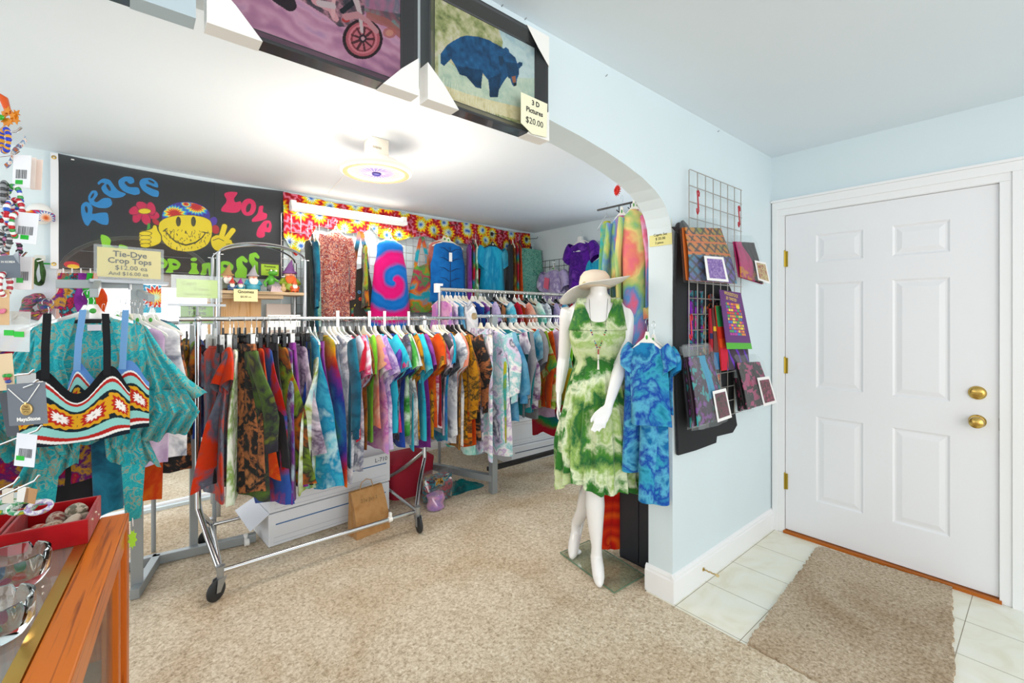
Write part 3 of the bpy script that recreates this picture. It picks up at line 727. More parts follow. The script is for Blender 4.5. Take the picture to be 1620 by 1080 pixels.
dd('PSL', 'brick red paisley', ['a8402f', 'c8664c', 'e9c9b8', '7a3a44', 'c0583e', '4f4a6a', 'efdccf'], scale=22, dist=2.5)
dd('TPS', 'sea green paisley', ['3f9a86', '6fbfa6', 'a8d8c4', '2a7a70', '56ae98'], scale=34, dist=2)
dd('TQF', 'turquoise', ['23a6cc', '3fbbda', '1c96c0', '6fd0e6'], scale=5, stretch=(1, 1, .3))
dd('PRP', 'deep purple', ['5f2a9a', '7438b0', '4f2288', '8f56c4'], scale=7)
dd('LVD', 'pale lavender', ['b7a8d6', 'cfc4e4', 'a294c8', 'e0d8ee'], scale=9)
dd('BLF', 'cobalt blue', ['1f72b8', '2a80c6', '1c66a8'], scale=4)
dd('CRL', 'coral', ['e08a80', 'ea9c90', 'd67a70'], scale=4)
dd('SWI', 'pink and blue spiral', ['e8288c', 'ee2f92', 'e8288c', '1f7fd0', '2a88d8', '1f78c8'], mode='spiral', freq=4.2, scale=4, center=(.02, 0, -.48))
dd('RBW', 'green, teal and orange banded', ['2f8f5a', 'a83a5c', 'cf7a26', '2a9aa8', '2f9fb4', 'cf7a26', '3fa04a', 'b0305c'], mode='bands', freq=2.4, scale=9, center=(0, 0, 0))
dd('RCL', 'scarlet and orange spiral', ['b01a14', 'c8281a', 'e0641c', 'b81f16', 'd8481a'], mode='spiral', freq=7, scale=6, center=(0, 0, -.55))
dd('GDR', 'green and white ringed', ['dfe8c2', 'a8c678', 'e3ecc8', '5f9444', '2f6f42', 'a9c878', 'e6eed2', '4a8a3c', '356f3a', 'cfe0a8'], mode='rings', freq=2.3, scale=9, detail=6, stretch=(1, 1, .8), rnd=False, center=(.06, 0, .80))
dd('CNF', 'black and multicolour print', ['26262c', 'c23a5a', '26262c', '3fa0b0', 'd8a02c', '26262c'], scale=16)
dd('SCF', 'crimson and gold', ['a8203f', '3a2f78', 'd8a82c', '5a2a7a', 'c42a4a', '2a8a6a'], scale=9)
GU = [0]
def hang(seq, x0, x1, y, z, rail, rank, jitter=.02, hy=0.0, first=None, twist=.13, th=.0125, curlk=.05, more='near the mannequin', fl=1.0, clipdrop=0.0):
    """garments on a rail that runs along X: each gets a hanger; entries (dye, kind, length, hanger style[, width])"""
    n = len(seq); prev = first
    for i, e in enumerate(seq):
        key, kind, Ln, hs = e[:4]; W = e[4] if len(e) > 4 else {'pants': .36, 'skirt': .34}.get(kind, .43)
        GU[0] += 1; R = random.Random(GU[0] * 7 + 1)
        x = x0 + (x1 - x0) * i / max(1, n - 1) + R.uniform(-.3, .3) * (x1 - x0) / n
        rz = PI / 2 + R.uniform(-twist, twist)
        m_, wd = D[key]
        noun = {'tee': 'T-shirt', 'long': 'long-sleeved shirt', 'pants': 'trousers', 'tank': 'tank top', 'dress': 'dress', 'skirt': 'skirt'}[kind]
        cat = {'tee': 't-shirt', 'long': 'shirt', 'pants': 'trousers', 'tank': 'top', 'dress': 'dress', 'skirt': 'skirt'}[kind]
        nb = f'by the {prev}' if prev else 'at the start'
        lab = f'{wd} {noun} on the {rail}, {nb}'
        if lab.lower() in LABELS: lab = lab.replace('by the ', 'by ') + ' ' + more
        loc = (x, y + R.uniform(-jitter, jitter), z)
        garment(kind, W, Ln, m_, label=lab, cat=cat, loc=loc, rz=rz, group='clothes on the ' + rail, seed=GU[0], th=th, rip=.0075, curlk=curlk, flare=fl * R.uniform(.95, 1.1), top=-.105 - (clipdrop if 'clip' in hs else 0))
        hn = {'white': 'white plastic', 'clear': 'clear plastic', 'black': 'black plastic', 'ivory': 'ivory plastic', 'wire': 'thin wire', 'clip': 'black clip', 'clip_clear': 'clear clip'}[hs]
        hl = f'{hn} hanger under the {wd} {noun}' + (f' after {prev}' if prev else '')
        if hl.lower() in LABELS: hl += ' ' + more
        hanger(hs, loc, rz, hl, 'hangers on the ' + rail, min(1, W / .42) if kind != 'pants' else min(1, W / .34))
        prev = wd

# ================================================================ CHROME ROLLING RACK
RZ, RY = 1.385, 2.98
def rolling_rack():
    t = thing('rolling_garment_rack', 'chrome rolling garment rack packed with tie-dye clothes, on black caster wheels', 'clothes rack', (0, 0, 0))
    m = MB(); m.tube([(.20, RY, RZ), (2.03, RY, RZ)], .0125, 12); obj('hanging_rail', m, M_CHROME, t)
    for (ux, bx, lab) in ((.285, .345, 0), (1.665, 1.43, 1)):
        m = MB(); m.tube([(ux, RY, RZ), (ux, RY, .36), (bx + (ux - bx) * .5, RY - .14, .24), (bx, RY - .31, .135)], .0145, 10); m.ball((ux, RY, RZ), .021, 12, 8); obj('upright', m, M_CHROME, t)
        m = MB(); m.tube([(ux, RY + .012, .40), (ux + (bx - ux) * .4, RY + .12, .28), (bx + .04, RY + .32, .135)], .0145, 10); obj('brace', m, M_CHROME, t)
        m = MB(); m.tube([(bx + .005, RY - .31, .13), (bx + .04, RY + .32, .13)], .012, 10); obj('end_bar', m, M_CHROME, t)
        for (cx, cy, a) in ((bx, RY - .33, .6 if not lab else 1.45), (bx + .04, RY + .33, .3)):
            c = MB(); c.tube([(cx, cy, .09), (cx, cy, .16)], .016, 12); c.lathe([(.02, .16), (.02, .168), (.005, .172)], (cx, cy, 0), 12)
            q = Vector((math.cos(a), math.sin(a), 0)); nrm = Vector((-q.y, q.x, 0)); ctr = Vector((cx, cy, .058)) - q * .024
            for sd in (-1, 1):
                o_ = ctr + nrm * .017 * sd; d_ = nrm * .0015
                P = [Vector((cx, cy, .112)) + q * .022, Vector((cx, cy, .112)) - q * .028, ctr - q * .012 + Vector((0, 0, -.006)), ctr + q * .010 + Vector((0, 0, -.010))]
                V = [Vector(p_) + nrm * .017 * sd - d_ for p_ in P] + [Vector(p_) + nrm * .017 * sd + d_ for p_ in P]
                c.add(V, [(0, 1, 2, 3), (7, 6, 5, 4)] + [(i, i + 4, (i + 1) % 4 + 4, (i + 1) % 4) for i in range(4)])
            k = obj('caster', c, M_STEEL, t)
            wv = MB(); tmp = MB(); tmp.lathe([(.010, -.012), (.036, -.012), (.046, -.009), (.050, -.004), (.050, .004), (.046, .009), (.036, .012), (.010, .012)], n=28)
            wv.add([ctr + q * v[0] + Vector((0, 0, v[1])) + nrm * v[2] for v in tmp.v], tmp.f); obj('wheel', wv, M_RUBBER, k)
    for dy in (-.31, .32):
        m = MB(); m.tube([(.345 + (.035 if dy > 0 else 0), RY + dy, .13), (1.43 + (.04 if dy > 0 else 0), RY + dy, .13)], .0125, 12); obj('bottom_rail', m, M_CHROME, t)
    for (x, dy) in ((.60, .32), (1.25, -.31)):
        m = MB(); m.tube([(x - .012, RY + dy, .13), (x + .012, RY + dy, .13)], .017, 12); m.box((x - .008, RY + dy - .01, .14), (x + .008, RY + dy + .01, .172)); obj('shelf_clip', m, M_WHITE, t, bevel=.002)
    return t
rolling_rack()
seqL = [('OG', 'tee', .80, 'clip_clear', .34), ('BLK', 'pants', .70, 'clip'), ('OG', 'tee', .70, 'clip_clear', .32), ('WG', 'dress', .84, 'clip', .36), ('BKO', 'pants', .80, 'clip'), ('BKG', 'long', .84, 'clip', .30), ('BKO', 'pants', .70, 'clip_clear'), ('RO', 'tank', .74, 'clip', .30),
        ('RB', 'dress', .90, 'clip', .36), ('BLK', 'pants', .70, 'clip'), ('BKO', 'dress', .86, 'clip', .32), ('GOB', 'tank', .82, 'clip', .34), ('BLP', 'dress', .88, 'clip', .36), ('PUR', 'pants', .80, 'clip_clear'), ('LGY', 'tank', .66, 'clip', .28), ('DKG', 'pants', .84, 'clip'),
        ('NVY', 'pants', .8, 'clip'), ('TQ', 'dress', .90, 'clear', .38), ('TQY', 'dress', .91, 'clear', .42), ('PUR', 'pants', .82, 'clip'), ('RNB', 'dress', .92, 'white', .42)]
hang(seqL, .365, .955, RY, RZ, 'chrome rack', 1, twist=.26, th=.014, curlk=.08, fl=1.3, clipdrop=.045)
seqR = [('BLG', 'tank', .76, 'white', .36), ('GRY', 'dress', .90, 'white', .40), ('TEAL', 'long', .82, 'white'), ('GRY', 'tee', .84, 'clear'), ('PNW', 'tee', .62, 'black'), ('OLV', 'tee', .72, 'clear'), ('RED', 'tee', .64, 'black'), ('BLU', 'tee', .72, 'clear'),
        ('PCH', 'tee', .60, 'ivory', .38), ('LIM', 'tee', .70, 'black'), ('PNL', 'tee', .76, 'clear'), ('LAV', 'tee', .74, 'white'), ('CYN', 'tee', .66, 'black'), ('BPU', 'tee', .70, 'ivory'), ('PNR', 'tee', .66, 'clear'), ('NVY', 'tee', .74, 'black'), ('PBG', 'tee', .70, 'white'),
        ('GRW', 'tee', .68, 'ivory'), ('WGY', 'tee', .76, 'white'), ('MUS', 'tee', .70, 'clear'), ('CYN', 'tee', .78, 'black'), ('PUR', 'tee', .80, 'white'), ('CYN', 'tee', .72, 'clear'), ('RO', 'tee', .66, 'black'), ('MUS', 'tee', .74, 'ivory'), ('PNW', 'tee', .68, 'white'),
        ('BGY', 'tee', .70, 'clear'), ('RED', 'tee', .64, 'black'), ('TLB', 'tee', .76, 'white'), ('LGY', 'tee', .72, 'white'), ('WGY', 'tee', .74, 'ivory'), ('PCH', 'tee', .68, 'clear'), ('WGY', 'dress', .84, 'white', .4), ('MUS', 'long', .80, 'black'), ('MUS', 'dress', .84, 'black', .4), ('ORK', 'long', .84, 'white'),
        ('RO', 'dress', .86, 'black', .38), ('MNT', 'dress', .92, 'white', .36), ('BKO', 'long', .82, 'black')]
hang(seqR, .985, 2.0, RY, RZ, 'chrome rack', 2, first='rainbow', twist=.2)
# white size markers on the rail
for i, px in enumerate((533, 583, 607, 645)):
    p = onY(px, 503, RY)
    m = MB(); m.prism([(-.012, -.055), (.012, -.055), (.014, .05), (-.014, .05)], -.001, .001)
    o = obj('size_divider', m, flat('f5f6f4', .4), None, smooth=False, loc=(p.x, RY - .016, RZ + .0)); o.rotation_euler = (0, 0, .5)
    tag(o, 'blank white plastic size divider on the chrome rail, ' + ['above the grey marbled clothes', 'below the spiral dress hem', 'beside the lime T-shirt', 'above the cyan shirts'][i], 'divider', 'size dividers on the chrome rail')

# ================================================================ SECOND RAIL AND THE GREY FOUR-WAY RACK
t = thing('clothes_rail', 'chrome clothes rail with a round end cap behind the green dress mannequin', 'clothes rack')
Y2, Z2 = 2.84, 1.40
m = MB(); m.tube([(2.02, Y2, Z2), (3.15, Y2, Z2)], .013, 12); obj('hanging_rail', m, M_CHROME, t)
m = MB(); m.tube([(2.005, Y2, Z2), (2.022, Y2, Z2)], .026, 16); obj('end_cap', m, flat('c9b48c', .3, .8), t)
m = MB(); m.box((2.17, Y2 - .025, .01), (2.22, Y2 + .025, Z2)); obj('upright', m, M_GREY, t)
m = MB(); m.box((3.1, Y2 - .02, .01), (3.14, Y2 + .02, Z2)); obj('upright', m, M_GREY, t)
m = MB(); m.add([(2.17, 2.83, .10), (2.22, 2.83, .10), (2.00, 3.40, .10), (1.95, 3.40, .10), (2.17, 2.83, .15), (2.22, 2.83, .15), (2.00, 3.40, .15), (1.95, 3.40, .15)], [(0, 3, 2, 1), (4, 5, 6, 7), (0, 1, 5, 4), (1, 2, 6, 5), (2, 3, 7, 6), (3, 0, 4, 7)]); obj('foot', m, M_GREY, t)
m = MB(); m.box((2.2, Y2 + .05, .16), (3.14, Y2 + .09, .19)); obj('cross_bar', m, M_BLACK, t)
seq2 = [('LVS', 'pants', .95, 'ivory', .46), ('LVS', 'long', .94, 'white', .44), ('LMT', 'dress', .84, 'white', .42), ('SKY', 'long', .70, 'white', .46), ('GTL', 'long', .66, 'white', .44), ('WPU', 'long', .60, 'white', .46), ('GRE', 'long', .66, 'white', .46), ('TQ', 'tee', .66, 'white'), ('GRE', 'tee', .70, 'white', .46), ('LGO', 'long', .64, 'white', .48),
        ('RO', 'long', .62, 'white'), ('LIL', 'long', .72, 'white', .44), ('LAV', 'tee', .6, 'white'), ('LMT', 'long', .64, 'white', .46), ('LIM', 'tee', .62, 'white', .46), ('RBG', 'dress', .94, 'white', .46), ('GRN', 'tee', .60, 'white', .46), ('TLB', 'tee', .56, 'wire'), ('GTL', 'tee', .60, 'white', .46), ('BGY', 'long', .6, 'white', .46)]
hang(seq2, 2.08, 3.02, Y2, Z2, 'mannequin-side rail', 3, twist=.2)

t = thing('high_clothes_rail', 'high silver rail with a spiral grip sleeve in front of the back wall', 'clothes rack')
Y3, Z3 = 3.52, 1.64
m = MB(); m.tube([(2.10, Y3, Z3), (3.75, Y3, Z3)], .011, 10)
for k in range(150): pass
obj('hanging_rail', m, M_CHROME, t)
m = MB(); m.tube([(2.12 + .00065 * k, Y3 + .0135 * math.cos(k * .5), Z3 + .0135 * math.sin(k * .5)) for k in range(2500)], .003, 4); obj('spiral_sleeve', m, flat('dcd9d0', .3, .4), t)
m = MB(); m.box((2.07, Y3 - .02, Z3 - .03), (2.11, Y3 + .02, Z3 + .05)); m.box((2.11, Y3 - .02, Z3 + .03), (2.14, Y3 + .02, Z3 + .05)); obj('end_bracket', m, M_WHITE, t)
for x in (2.115, 3.74):
    m = MB(); m.tube([(x, Y3, 0.012), (x, Y3, Z3)], .014, 10); obj('upright', m, M_STEEL, t)
R3 = random.Random(31)
seq3 = [('PNL', 'tank', .5, 'ivory', .40), ('LAV', 'tank', .55, 'white', .38), ('SKY', 'tank', .58, 'white'), ('WGY', 'tee', .6, 'white'), ('BLU', 'tank', .6, 'white'), ('PNW', 'dress', .62, 'ivory', .36), ('PNR', 'tank', .6, 'ivory', .36), ('NVY', 'dress', .62, 'white', .38), ('BLF', 'dress', .64, 'white', .38)]
pool = ['BLP', 'PCH', 'BKO', 'CRL', 'RED', 'BGY', 'PNL', 'TQ', 'MUS', 'PBG', 'LVD', 'BLK', 'PNW', 'GRY', 'RO', 'BLF', 'MNT', 'LGY']
for k in range(27): seq3.append((pool[(k * 5) % 18], ['tank', 'dress', 'tee'][k % 3], .55 + .08 * R3.random(), ['white', 'ivory', 'white', 'wire', 'black'][k % 5], .38))
hang(seq3, 2.16, 3.66, Y3, Z3, 'high rail', 4, more='near the corner')

# storage below the rails
def carton(name, label, a, b, stripe, rz=0, lid=True, text=None, group=None):
    """white file carton: body, lid; a = min corner, b = size"""
    t = thing(name, label, 'box', (a[0], a[1], a[2]), rz, group)
    w_, d_, h_ = b
    m = MB(); m.box((0, 0, 0), (w_, d_, h_ - .004)); obj('carton_body', m, flat('e6e9ee', .7), t, smooth=False, bevel=.004)
    m = MB(); m.box((-.006, -.006, h_ - .05), (w_ + .006, d_ + .006, h_)); 
    if lid: obj('lid', m, flat('eceef1', .7), t, smooth=False, bevel=.004)
    y = -.0075 if lid else -.001
    m = MB(); z = h_ - .028 if lid else h_ * .62
    m.box((.04, -.0085 if lid else -.0015, z), (w_ - .03, -.006 if lid else 0, z + .007)); obj('blue_stripe', m, flat(stripe, .6), t, smooth=False)
    m = MB(); m.tube([(.03, -.001, .02), (w_ - .03, -.001, .02), (w_ - .03, -.001, .05), (.03, -.001, .05)], .0006, 4, True); obj('printed_outline', m, flat('8a93a8', .7), t)
    if text: lettering(text, .042, flat('20242c', .7), t, (w_ - .07, -.0078 if lid else -.0012, h_ * .80))
    return t
c = carton('storage_carton', 'white carton standing on the carpet under the rolling rack, behind the paper bag', (.64, 3.03, .010), (.80, .34, .20), '3b6ea5', math.radians(4), False)
c = carton('storage_carton', 'white blue-striped carton marked L-710 on top of another carton', (.645, 3.03, .212), (.80, .34, .21), '3b6ea5', math.radians(4), False, 'L-710')
m = MB(); m.add([(0, 0, .0), (0, .34, 0), (-.10, .36, -.06), (-.10, .02, -.08)], [(0, 1, 2, 3)]); o = obj('open_flap', m, flat('dde1e8', .7), c, smooth=False, thick=.004)
carton('storage_carton', 'white carton with a dark stripe under the far end of the clothes rail', (2.72, 3.24, .010), (.75, .36, .17), '2a4a68', math.radians(-3), False)
carton('storage_carton', 'plain grey-white carton stacked on the dark-striped carton', (2.72, 3.26, .182), (.72, .34, .24), 'c2c4c2', math.radians(-3), True)
t = thing('storage_tote', 'red fabric-covered tote beside the white cartons under the rolling rack', 'tote', (1.50, 3.16, .008))
m = MB(); m.loft([[(x * s_ + .19, y * s_ + .16, z) for x, y in [(.19 * math.copysign(abs(math.cos(a)) ** .4, math.cos(a)), .15 * math.copysign(abs(math.sin(a)) ** .4, math.sin(a))) for a in [2 * PI * k / 24 for k in range(24)]]] for z, s_ in ((0, .93), (.1, .97), (.22, 1.0), (.27, 1.03), (.30, .8), (.31, .1))], 24, cap=True)
obj('tote_body', m, flat('a3152f', .8), t)
# brown paper bag with twisted handle
t = thing('paper_bag', 'brown kraft paper bag with twisted handles leaning on the white carton', 'paper bag', (1.19, 2.85, .009), math.radians(8))
def bagrow(z, w_, d_, y0): return [(-w_, y0 - d_, z), (0, y0 - d_ * .96, z), (w_, y0 - d_, z), (w_, y0 - d_ * .3, z), (w_ * .9, y0, z), (w_, y0 + d_ * .3, z), (w_, y0 + d_, z), (0, y0 + d_, z), (-w_, y0 + d_, z), (-w_, y0 + d_ * .3, z), (-w_ * .88, y0, z), (-w_, y0 - d_ * .3, z)]
m = MB(); m.loft([bagrow(0, .118, .055, 0), bagrow(.09, .116, .050, .006), bagrow(.18, .114, .034, .02), bagrow(.27, .112, .012, .045)], 12); m.add(bagrow(0, .118, .055, 0), [tuple(range(12))[::-1]])
km = dye('kraft', ['b98f62', 'c49a6c', 'b3875a'], scale=9); obj('bag_body', m, km, t, smooth=False, thick=.0015)
m = MB(); m.tube([(-.045, .035, .24), (-.045, .036, .28), (-.035, .036, .315), (0, .036, .33), (.035, .036, .315), (.045, .036, .28), (.045, .035, .24)], .003, 6); obj('handle', m, flat('b08a5c', .7), t)
lettering('21x Jan 2', .032, flat('7a5f3a', .8), t, (-.01, -.015, .215), (PI / 2 - .12, 0, .0))
# clothes fallen under the rack
def heap(name, label, cat, c, r, h, m_, seed):
    R = np.random.RandomState(seed); p = R.rand(8) * 6.28
    m = MB()
    def fn(u, v):
        a = 2 * PI * u; q = v
        rr = q * (1 + .18 * math.sin(3 * a + p[0]) + .10 * math.sin(5 * a + p[1]))
        z = h * (1 - q ** 2.2) * (.75 + .25 * math.sin(4 * a + q * 7 + p[2])) + .012 * math.sin(11 * a + q * 9 + p[3]) * q * (1.0 - q) * 4
        return (c[0] + r[0] * rr * math.cos(a), c[1] + r[1] * rr * math.sin(a), max(.010, z + .010))
    m.sheet(fn, 48, 14)
    return tag(obj(name, m, m_, None), label, cat)
heap('fallen_scarf', 'dark teal cloth heaped on the carpet at the end of the rolling rack', 'cloth', (2.02, 3.10, 0), (.20, .13), .055, dye('tealcloth', ['0f5f60', '17797a', '0c4a4e'], scale=6), 3)
def bagged(name, label, cat, loc, w_, h_, d_, m_, film, rz, seed, gr=None, lie=0):
    t = thing(name, label, cat, loc, rz, gr); R = random.Random(seed); p = [R.uniform(0, 6) for _ in range(4)]
    def blk(s, z0, z1, dd_):
        rows = []
        for i in range(9):
            f = i / 8; q = .35 + .65 * math.sin(PI * min(1, f * 1.15 + .12)) ** .5 if s == 1 else 1
            rows.append([((w_ / 2) * s * math.copysign(abs(math.cos(a)) ** .5, math.cos(a)), dd_ / 2 * q * math.sin(a) * (1 + .2 * math.sin(8 * f + p[0] + 3 * math.cos(a))) + lie * (z0 + (z1 - z0) * f), z0 + (z1 - z0) * f) for a in [2 * PI * k / 20 for k in range(20)]])
        return MB().loft(rows, 20, cap=True)
    obj('folded_cloth', blk(.86, .03 * h_, .78 * h_, d_ * .8), m_, t)
    if film: obj('plastic_sleeve', blk(1, 0, h_, d_ * 1.15), film, t)
    return t
bagged('bagged_shirt', 'plastic-bagged purple printed shirt lying under the rolling rack by the teal cloth', 'bagged shirt', (1.80, 3.02, .012), .30, .22, .14, D['CNF'][0], M_FILM, .1, 3)
bagged('bagged_shirt', 'plastic-bagged pink and blue shirt beside the red tote on the floor', 'bagged shirt', (1.70, 2.88, .012), .16, .13, .12, D['PNL'][0], M_FILM, .5, 4)
m = MB(); m.box((3.05, 2.18, .009), (3.065, 2.195, .0105)); tag(obj('price_dot', m, flat('2fae3c', .5), None, smooth=False, loc=(-.62, .0, 0)), 'tiny green price dot dropped on the carpet beside the mannequin', 'sticker')

# hanging from the low part of the rack at the window: grey display rack (left)
t = thing('display_rack', 'grey steel display rack with crossbar, facing arm and square floor base', 'clothes rack')
m = MB(); m.box((.005, 2.955, .01), (.055, 3.005, 1.585)); obj('upright', m, M_GREY, t, smooth=False, bevel=.003)
m = MB(); m.box((.27, 3.235, .01), (.31, 3.275, 1.35)); obj('upright', m, M_GREY, t, smooth=False, bevel=.003)
def bar(a, b, w_=.04, h_=.05):
    a, b = Vector(a), Vector(b); d_ = (b - a).normalized(); s_ = d_.cross(Vector((0, 0, 1))).normalized() * w_ / 2; u_ = Vector((0, 0, h_ / 2))
    return MB().add([a - s_ - u_, a + s_ - u_, a + s_ + u_, a - s_ + u_, b - s_ - u_, b + s_ - u_, b + s_ + u_, b - s_ + u_], [(0, 1, 2, 3), (7, 6, 5, 4), (0, 4, 5, 1), (1, 5, 6, 2), (2, 6, 7, 3), (3, 7, 4, 0)])
for a, b in (((.10, 3.245, .035), (.60, 3.18, .035)), ((.02, 2.90, .035), (.12, 3.25, .035)), ((-.35, 3.27, .035), (.12, 3.25, .035))): obj('base_bar', bar(a, b), M_GREY, t, smooth=False, bevel=.003)
obj('crossbar', bar((.03, 2.98, 1.56), (-.26, 2.98, 1.55), .03, .04), M_GREY, t, smooth=False, bevel=.002)
obj('facing_arm', bar((-.115, 2.98, 1.56), (-.105, 2.40, 1.49), .025, .035), M_GREY, t, smooth=False, bevel=.002)
obj('facing_arm', bar((.04, 2.98, 1.52), (.075, 2.60, 1.48), .025, .03), M_GREY, t, smooth=False, bevel=.002)
for x, y in ((.545, 3.175),):
    c = MB(); c.tube([(x, y, .03), (x, y, .07)], .012, 10); c.tube([(x - .012, y - .03, .03), (x + .012, y - .03, .03)], .02, 14); obj('caster', c, M_WHITE, t)
# garments facing out on that rack
def faceout(kind, key, W, Ln, loc, rz, lab, cat='shirt', hs='clear', th=.018, **k):
    GU[0] += 1
    g = garment(kind, W, Ln, D[key][0], label=lab, cat=cat, loc=loc, rz=rz, group=k.pop('group', None), seed=GU[0], th=th, rip=k.pop('rip', .011), **k)
    lab = lab
    hanger(hs, loc, rz, {'clear': 'clear', 'white': 'white', 'ivory': 'ivory', 'black': 'black', 'wire': 'wire', 'clip': 'black clip', 'clip_clear': 'clear clip'}[hs] + ' hanger holding the ' + ' '.join(lab.split()[:11]), 'hangers of the displayed clothes', max(.3, min(1, W / .40)))
    return g
# ruffled kimono: body, wide ruffled sleeves, ties
ky, kz = 2.56, 1.50
kim = thing('ruffled_wrap_top', 'turquoise floral wrap top with ruffled sleeves and long ties, facing out', 'top', (-.09, ky, kz), 0)
KM = D['KIM'][0]
def wavy(rows, n, amp, fr, ph=0, thick=.003):
    m = MB(); V = []
    for j, (xa, za, xb, zb, y) in enumerate(rows):
        f = j / (len(rows) - 1)
        for i in range(n):
            u = i / (n - 1); V.append((xa + (xb - xa) * u, y + amp * (f ** .7) * math.sin(u * fr + ph + f), za + (zb - za) * u + .012 * f * math.sin(u * fr * .5 + ph)))
    m.add(V, [(j * n + i, j * n + i + 1, (j + 1) * n + i + 1, (j + 1) * n + i) for j in range(len(rows) - 1) for i in range(n - 1)])
    return m
obj('back_panel', wavy([(-.17, -.13, .17, -.13, .012), (-.18, -.3, .18, -.3, .012), (-.15, -.62, .15, -.62, .014)], 40, .008, 22), KM, kim, thick=.003)
for sd in (-1, 1):
    obj('front_panel', wavy([(sd * .06, -.105, sd * .19, -.145, -.014), (sd * .10, -.28, sd * .20, -.3, -.02), (sd * .07, -.42, sd * .18, -.46, -.022), (sd * .03, -.52, sd * .17, -.60, -.02)], 30, .012, 20, sd), KM, kim, thick=.003)
    obj('sleeve', wavy([(sd * .15, -.115, sd * .20, -.145, -.005), (sd * .16, -.26, sd * .28, -.28, -.012), (sd * .16, -.38, sd * .38, -.40, -.018), (sd * .15, -.46, sd * .46, -.47, -.02)], 30, .018, 24, sd * 2), KM, kim, thick=.003)
    obj('sleeve_ruffle', wavy([(sd * .12, -.42, sd * .36, -.43, -.026), (sd * .11, -.52, sd * .42, -.53, -.034), (sd * .06, -.66, sd * .36, -.62, -.04)], 40, .03, 34, sd), KM, kim, thick=.003)
    obj('waist_ruffle', wavy([(sd * .04, -.58, sd * .20, -.62, -.02), (sd * .05, -.70, sd * .26, -.76, -.028)], 36, .022, 30, sd + 1), KM, kim, thick=.003)
    obj('tie', wavy([(sd * .135 - .03, -.5, sd * .135 + .03, -.5, -.03), (sd * .155 - .05, -.75, sd * .155 + .04, -.75, -.034), (sd * .16 - .04, -.98, sd * .16 + .02, -.98, -.03)], 8, .004, 4), KM, kim, thick=.002)
m = MB(); m.box((-.02, .002, -.16), (.03, .006, -.135)); obj('neck_label', m, flat('e9e4ee', .6), kim, smooth=False)
kim.scale = (.86, 1, 1); kim.location.x = -.115
hanger('clear', (-.115, ky, kz), 0, 'clear plastic hanger holding the turquoise ruffled wrap top', 'hangers of the displayed clothes')
# crochet crop tops
def crochet(name, label, loc, strap, trim_, w_=.40, rz=0.0):
    t = thing(name, label, 'crop top', loc, rz)
    A = Art(w_, .28, 200, 140, '12202c')
    def colour():
        X, Y = A.X, A.Y
        sag = .012 * np.cos(X / w_ * 2 * PI)
        y = Y - sag
        bands = [(0, .012, '12202c'), (.012, .024, 'eef0ee'), (.024, .040, 'b3231f'), (.040, .072, '8fd0cc'), (.072, .082, '16262e')]
        for a, b, c in bands: A.put((y >= a) & (y < b), c)
        for k in range(4):
            cx = w_ * (.125 + .25 * k); cy = .128 + .012 * math.cos(cx / w_ * 2 * PI)
            dx, dy = X - cx, Y - cy; r = np.maximum(np.abs(dx), np.abs(dy)) * .6 + np.hypot(dx, dy) * .4; an = np.arctan2(dy, dx)
            pet = r + .0035 * np.cos(an * 12)
            A.put(pet < .046, 'd8a01e'); A.put(pet < .031, 'b8281c'); A.put(pet < .019, 'f4f1ee'); A.put(np.hypot(dx, dy) < .004, 'b9b4ac')
        top = y - .176
        for a, b, c in [(0, .010, '16262e'), (.010, .04, '8fd0cc'), (.04, .054, 'b3231f'), (.054, .062, 'eef0ee'), (.062, .2, trim_)]: A.put((top >= a) & (top < b), c)
    colour()
    def cup(x): u = abs((x / w_) * 2 - 1); return .215 + .045 * np.cos((u - .52) * 6.0)
    def fn(x, y):
        c = cup(x); yy = np.minimum(y, 10) * c / .262; a = (x / w_ - .5) * 2.1; R_ = w_ / 2.1
        return R_ * np.sin(a) * 1.12, -R_ * (np.cos(a) - .5) * .55 - .012 * np.exp(-((np.abs(x / w_ - .5) - .2) / .1) ** 2) - .0, yy - .48
    A.build('crochet_front', t, fn, painted(.95))
    for sd in (-1, 1):
        m = MB(); V = []
        xs = sd * .10 * w_ / .40
        pts = [(xs, -.06, -.235), (xs * 1.0, -.05, -.12), (xs * .95, -.03, .0)]
        m.add([(x + q, y, z) for x, y, z in pts for q in (-.011, .011)], [(0, 1, 3, 2), (2, 3, 5, 4)]); obj('strap', m, flat(strap, .95), t, smooth=False, thick=.003)
    return t
crochet('crochet_crop_top', 'black-strapped crochet crop top with yellow and red sunflower squares', (-.150, 2.38, 1.41), '15171c', '15171c', .33, .05)
crochet('crochet_crop_top', 'crochet crop top with blue straps behind the black-strapped one', (-.062, 2.46, 1.425), '6f9fd0', '5f8fd0', .30, -.45)
# other garments behind
faceout('dress', 'BLK', .36, .80, (-.14, 2.72, 1.50), .05, 'black spotted dress under the turquoise wrap top on the display rack', 'dress')
faceout('tee', 'SCF', .38, .66, (-.26, 2.70, 1.46), .1, 'crimson and purple top hanging behind the necklace cards', 'top')
faceout('tank', 'LIL', .24, .66, (.03, 2.72, 1.46), -.2, 'pale lilac top behind the wrap top ruffles', 'top', 'white')
faceout('tank', 'WGY', .28, .64, (.08, 2.80, 1.46), -.25, 'white top with smoky marks behind the turquoise ruffles', 'top', 'white')
faceout('tank', 'RO', .26, .84, (.0, 2.80, 1.46), .1, 'rust and orange tie-dye tank behind the long turquoise ties', 'top', 'ivory')
faceout('tank', 'TEAL', .10, .80, (-.085, 2.64, 1.44), 0, 'shiny turquoise twisted top below the crochet crop tops', 'top', 'clear')
faceout('dress', 'BKO', .26, .74, (.10, 2.90, 1.46), -.3, 'black and copper top hanging behind the white tops', 'top', 'white')
